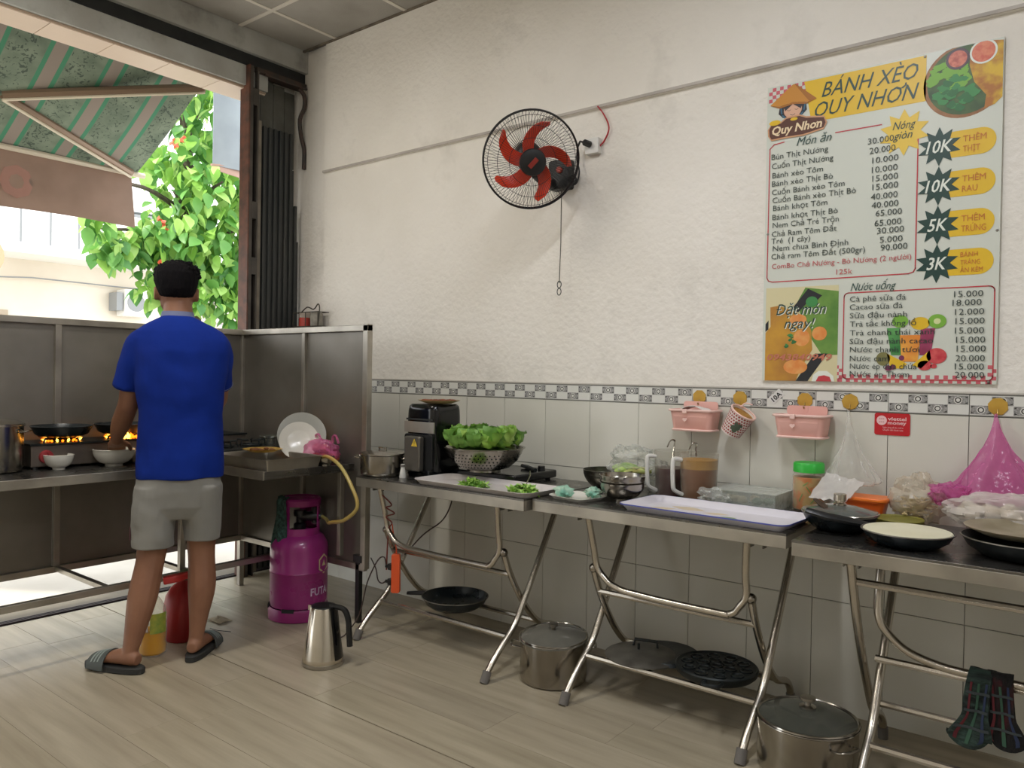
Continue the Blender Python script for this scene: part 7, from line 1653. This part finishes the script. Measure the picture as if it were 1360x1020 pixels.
# hair: short at the neck, ruffled on top
hair_m = MATS['hair_black']
h = MB()
hcw = W3(hc[0], hc[1], 1.60)
def hfn(d):
    f = d.dot(Fd); z = d.z
    base = 1.0
    if f > 0.55 and z < 0.35: base = 0.80
    return base + 0.05*nz((d.x*4, d.y*4, d.z*4), 1, 3)
V0 = len(h.v)
h.loft([R_(hc[0], hc[1]-0.022, 1.520, 0.046, 0.050), R_(hc[0], hc[1]-0.021, 1.538, 0.066, 0.074), R_(hc[0], hc[1]-0.020, 1.562, 0.077, 0.085), R_(hc[0]-0.002, hc[1]-0.012, 1.60, 0.088, 0.095), R_(hc[0]-0.002, hc[1]-0.006, 1.635, 0.088, 0.098), R_(hc[0]-0.004, hc[1]-0.002, 1.665, 0.070, 0.082), R_(hc[0]-0.006, hc[1], 1.683, 0.038, 0.05)], 22)
random.seed(12)
for k in range(430):
    a = random.uniform(0, 2*PI); e_ = random.uniform(0.10, 1.45)
    d = (Rd*math.cos(a)+Fd*math.sin(a))*math.cos(e_)+Ud*math.sin(e_)
    if d.dot(Fd) > 0.65 and e_ < 0.5: continue
    p = hcw + Ud*0.012 + Vector((d.x*0.080, d.y*0.085, d.z*0.062))
    dr_ = (d + Rd*0.35*max(0, d.z) + Vector((random.uniform(-.35, .35), random.uniform(-.35, .35), random.uniform(-.1, .45)))).normalized()
    ln = random.uniform(0.014, 0.028) * (1.25 if d.dot(Rd) > 0.3 else 1.0) * (0.6 if e_ < 0.4 else 1)
    h.tube([p, p+dr_*ln*0.55, p+dr_*ln-Ud*0.003], [0.009, 0.007, 0.003], n=5)
hair = part('hair', h, hair_m, man, ang=180)
m_ = hair.modifiers.new('union', 'REMESH'); m_.mode = 'VOXEL'; m_.voxel_size = 0.0038; m_.use_smooth_shade = True
# polo shirt
blue = mat('shirt_blue', '#0d2c86', 0.9, c2='#0a2577', scale=5, bump=0.5, bscale=9, sheen=0.0, spec=0.2)
s_ = MB()
s_.loft([R_(0.009, 0.0, 0.772, 0.170, 0.128), R_(0.009, 0.0, 0.80, 0.171, 0.128), R_(0.010, 0.0, 0.92, 0.167, 0.120), R_(0.012, 0.0, 1.02, 0.166, 0.117), R_(0.008, 0.0, 1.12, 0.170, 0.118), R_(0.004, 0.004, 1.22, 0.180, 0.118), R_(0.0, 0.008, 1.30, 0.190, 0.115), R_(-0.003, 0.010, 1.35, 0.188, 0.103), R_(-0.004, 0.012, 1.385, 0.172, 0.092), R_(-0.005, 0.015, 1.41, 0.138, 0.080), R_(-0.007, 0.020, 1.432, 0.094, 0.070), R_(-0.008, 0.026, 1.447, 0.064, 0.062)], 32, 2.3)
def sleeve(pts, rad):
    s_.tube(spline([W3(*p) for p in pts], 4), spl1(rad, 4), n=18)
sleeve([(-0.090, 0.01, 1.355), (-0.138, 0.012, 1.335), (-0.175, 0.026, 1.26), (-0.190, 0.050, 1.19), (-0.197, 0.060, 1.148)], [0.046, 0.063, 0.063, 0.059, 0.058])
sleeve([(0.080, 0.01, 1.355), (0.128, 0.018, 1.335), (0.147, 0.05, 1.26), (0.157, 0.09, 1.20), (0.160, 0.12, 1.155)], [0.046, 0.062, 0.062, 0.058, 0.057])
shirt = part('polo_shirt', s_, blue, man, ang=180)
m_ = shirt.modifiers.new('union', 'REMESH'); m_.mode = 'VOXEL'; m_.voxel_size = 0.006; m_.use_smooth_shade = True
m_ = shirt.modifiers.new('soften', 'SMOOTH'); m_.factor = 0.6; m_.iterations = 4
tx = D.textures.new('cloth_folds', 'CLOUDS'); tx.noise_scale = 0.16; tx.noise_depth = 1
m_ = shirt.modifiers.new('folds', 'DISPLACE'); m_.texture = tx; m_.strength = 0.024; m_.mid_level = 0.5; m_.texture_coords = 'GLOBAL'
# collar and sleeve trims
col_m = mat('collar_grey', '#6c7392', 0.8)
c = MB()
c.loft([R_(-0.009, 0.026, 1.425, 0.074, 0.074), R_(-0.010, 0.030, 1.452, 0.066, 0.067), R_(-0.010, 0.034, 1.470, 0.062, 0.064), R_(-0.010, 0.034, 1.468, 0.058, 0.060), R_(-0.010, 0.030, 1.43, 0.058, 0.06)], 26)
collar = part('collar', c, col_m, man, label='grey collar with a white stripe')
c = MB(); c.tube([W3(-0.009+0.0745*math.cos(k*PI/16), 0.0275+0.0745*math.sin(k*PI/16), 1.432) for k in range(32)], 0.0018, n=5, closed=True); part('stripe', c, white_pl, collar)
for nm, ctr, dr_ in (('sleeve_stripe', W3(-0.195, 0.056, 1.160), (W3(-0.196, 0.058, 1.15)-W3(-0.192, 0.05, 1.19))), ('sleeve_stripe', W3(0.159, 0.115, 1.165), (W3(0.160, 0.12, 1.155)-W3(0.158, 0.09, 1.20)))):
    q = dr_.normalized().to_track_quat('Z', 'Y').to_matrix().to_4x4(); Mx = Matrix.Translation(ctr) @ q
    c = MB(M=Mx); c.tube([(0.0585*math.cos(k*PI/14), 0.0585*math.sin(k*PI/14), 0) for k in range(28)], 0.0016, n=5, closed=True); part(nm, c, col_m, shirt)
# shorts
grey = mat('shorts_grey', '#8b8a84', 0.9, c2='#82817c', scale=5, bump=0.25, bscale=9, sheen=0.1)
q_ = MB()
q_.loft([R_(0.004, 0, 0.88, 0.150, 0.108), R_(0.004, 0, 0.80, 0.163, 0.118), R_(0.0, 0, 0.72, 0.170, 0.120), R_(-0.002, 0, 0.655, 0.168, 0.112), R_(-0.002, 0, 0.60, 0.12, 0.08)], 28, 2.3)
def leg_(rs): q_.loft(rs, 22, 2.2)
leg_([R_(-0.085, 0.0, 0.74, 0.086, 0.108), R_(-0.090, -0.002, 0.66, 0.088, 0.104), R_(-0.094, -0.006, 0.58, 0.085, 0.096), R_(-0.096, -0.010, 0.50, 0.083, 0.090), R_(-0.096, -0.010, 0.487, 0.083, 0.090)])
leg_([R_(0.090, 0.0, 0.74, 0.084, 0.108), R_(0.091, 0.005, 0.66, 0.084, 0.104), R_(0.093, 0.010, 0.58, 0.078, 0.094), R_(0.094, 0.012, 0.515, 0.075, 0.086), R_(0.094, 0.012, 0.505, 0.075, 0.086)])
shorts = part('shorts', q_, grey, man, ang=180)
m_ = shorts.modifiers.new('union', 'REMESH'); m_.mode = 'VOXEL'; m_.voxel_size = 0.0055; m_.use_smooth_shade = True
m_ = shorts.modifiers.new('soften', 'SMOOTH'); m_.factor = 0.6; m_.iterations = 3
tx2 = D.textures.new('short_folds', 'CLOUDS'); tx2.noise_scale = 0.10; tx2.noise_depth = 1
m_ = shorts.modifiers.new('folds', 'DISPLACE'); m_.texture = tx2; m_.strength = 0.014; m_.mid_level = 0.5; m_.texture_coords = 'GLOBAL'
c = MB(); c.grid(lambda u, v: W3(-0.180+0.002*u - 0.001, -0.035+0.03*u, 0.52+0.055*v), 2, 4, 0.001); part('side_print', c, mat('print_pinkish', '#a4727a', 0.8), shorts)
# slippers: sole and striped strap
sole_m = mat('slipper_sole', '#2d2e2d', 0.7); strap_m = mat('slipper_strap', '#4c524f', 0.6); strp = mat('slipper_stripe', '#8f9a94', 0.6)
for hh, d in ((hL, Ld), (hR, Rdv)):
    n_ = Vector((-d.y, d.x, 0))
    Mx = Matrix((( d.x, n_.x, 0, hh.x), (d.y, n_.y, 0, hh.y), (0, 0, 1, 0), (0, 0, 0, 1)))
    pts = []
    for k in range(28):
        a = 2*PI*k/28; x = 0.105+0.142*math.cos(a); y = (0.042+0.010*max(0, math.cos(a)))*math.sin(a)*abs(math.sin(a))**-0.25 if abs(math.sin(a)) > 1e-3 else 0
        pts.append((x, y))
    c = MB(M=Mx); c.prism(pts, 0.0, 0.027); so_l = part('slipper_sole', c, sole_m, man, bevel=0.005)
    c = MB(M=Mx)
    c.grid(lambda u, v: (0.115+0.085*u, 0.055*math.cos(PI*v)*(1-0.05*u), 0.012+(0.068-0.022*u)*math.sin(PI*v)**0.8), 6, 14, 0.004); st = part('slipper_strap', c, strap_m, man)
    for k in range(3):
        c = MB(M=Mx); u0 = 0.28+0.2*k
        c.grid(lambda u, v: (0.115+0.085*(u0+0.09*u), 0.0562*math.cos(PI*v)*(1-0.05*u0), 0.013+(0.0695-0.022*u0)*math.sin(PI*v)**0.8), 1, 14, 0.002); part('stripe', c, strp, st)
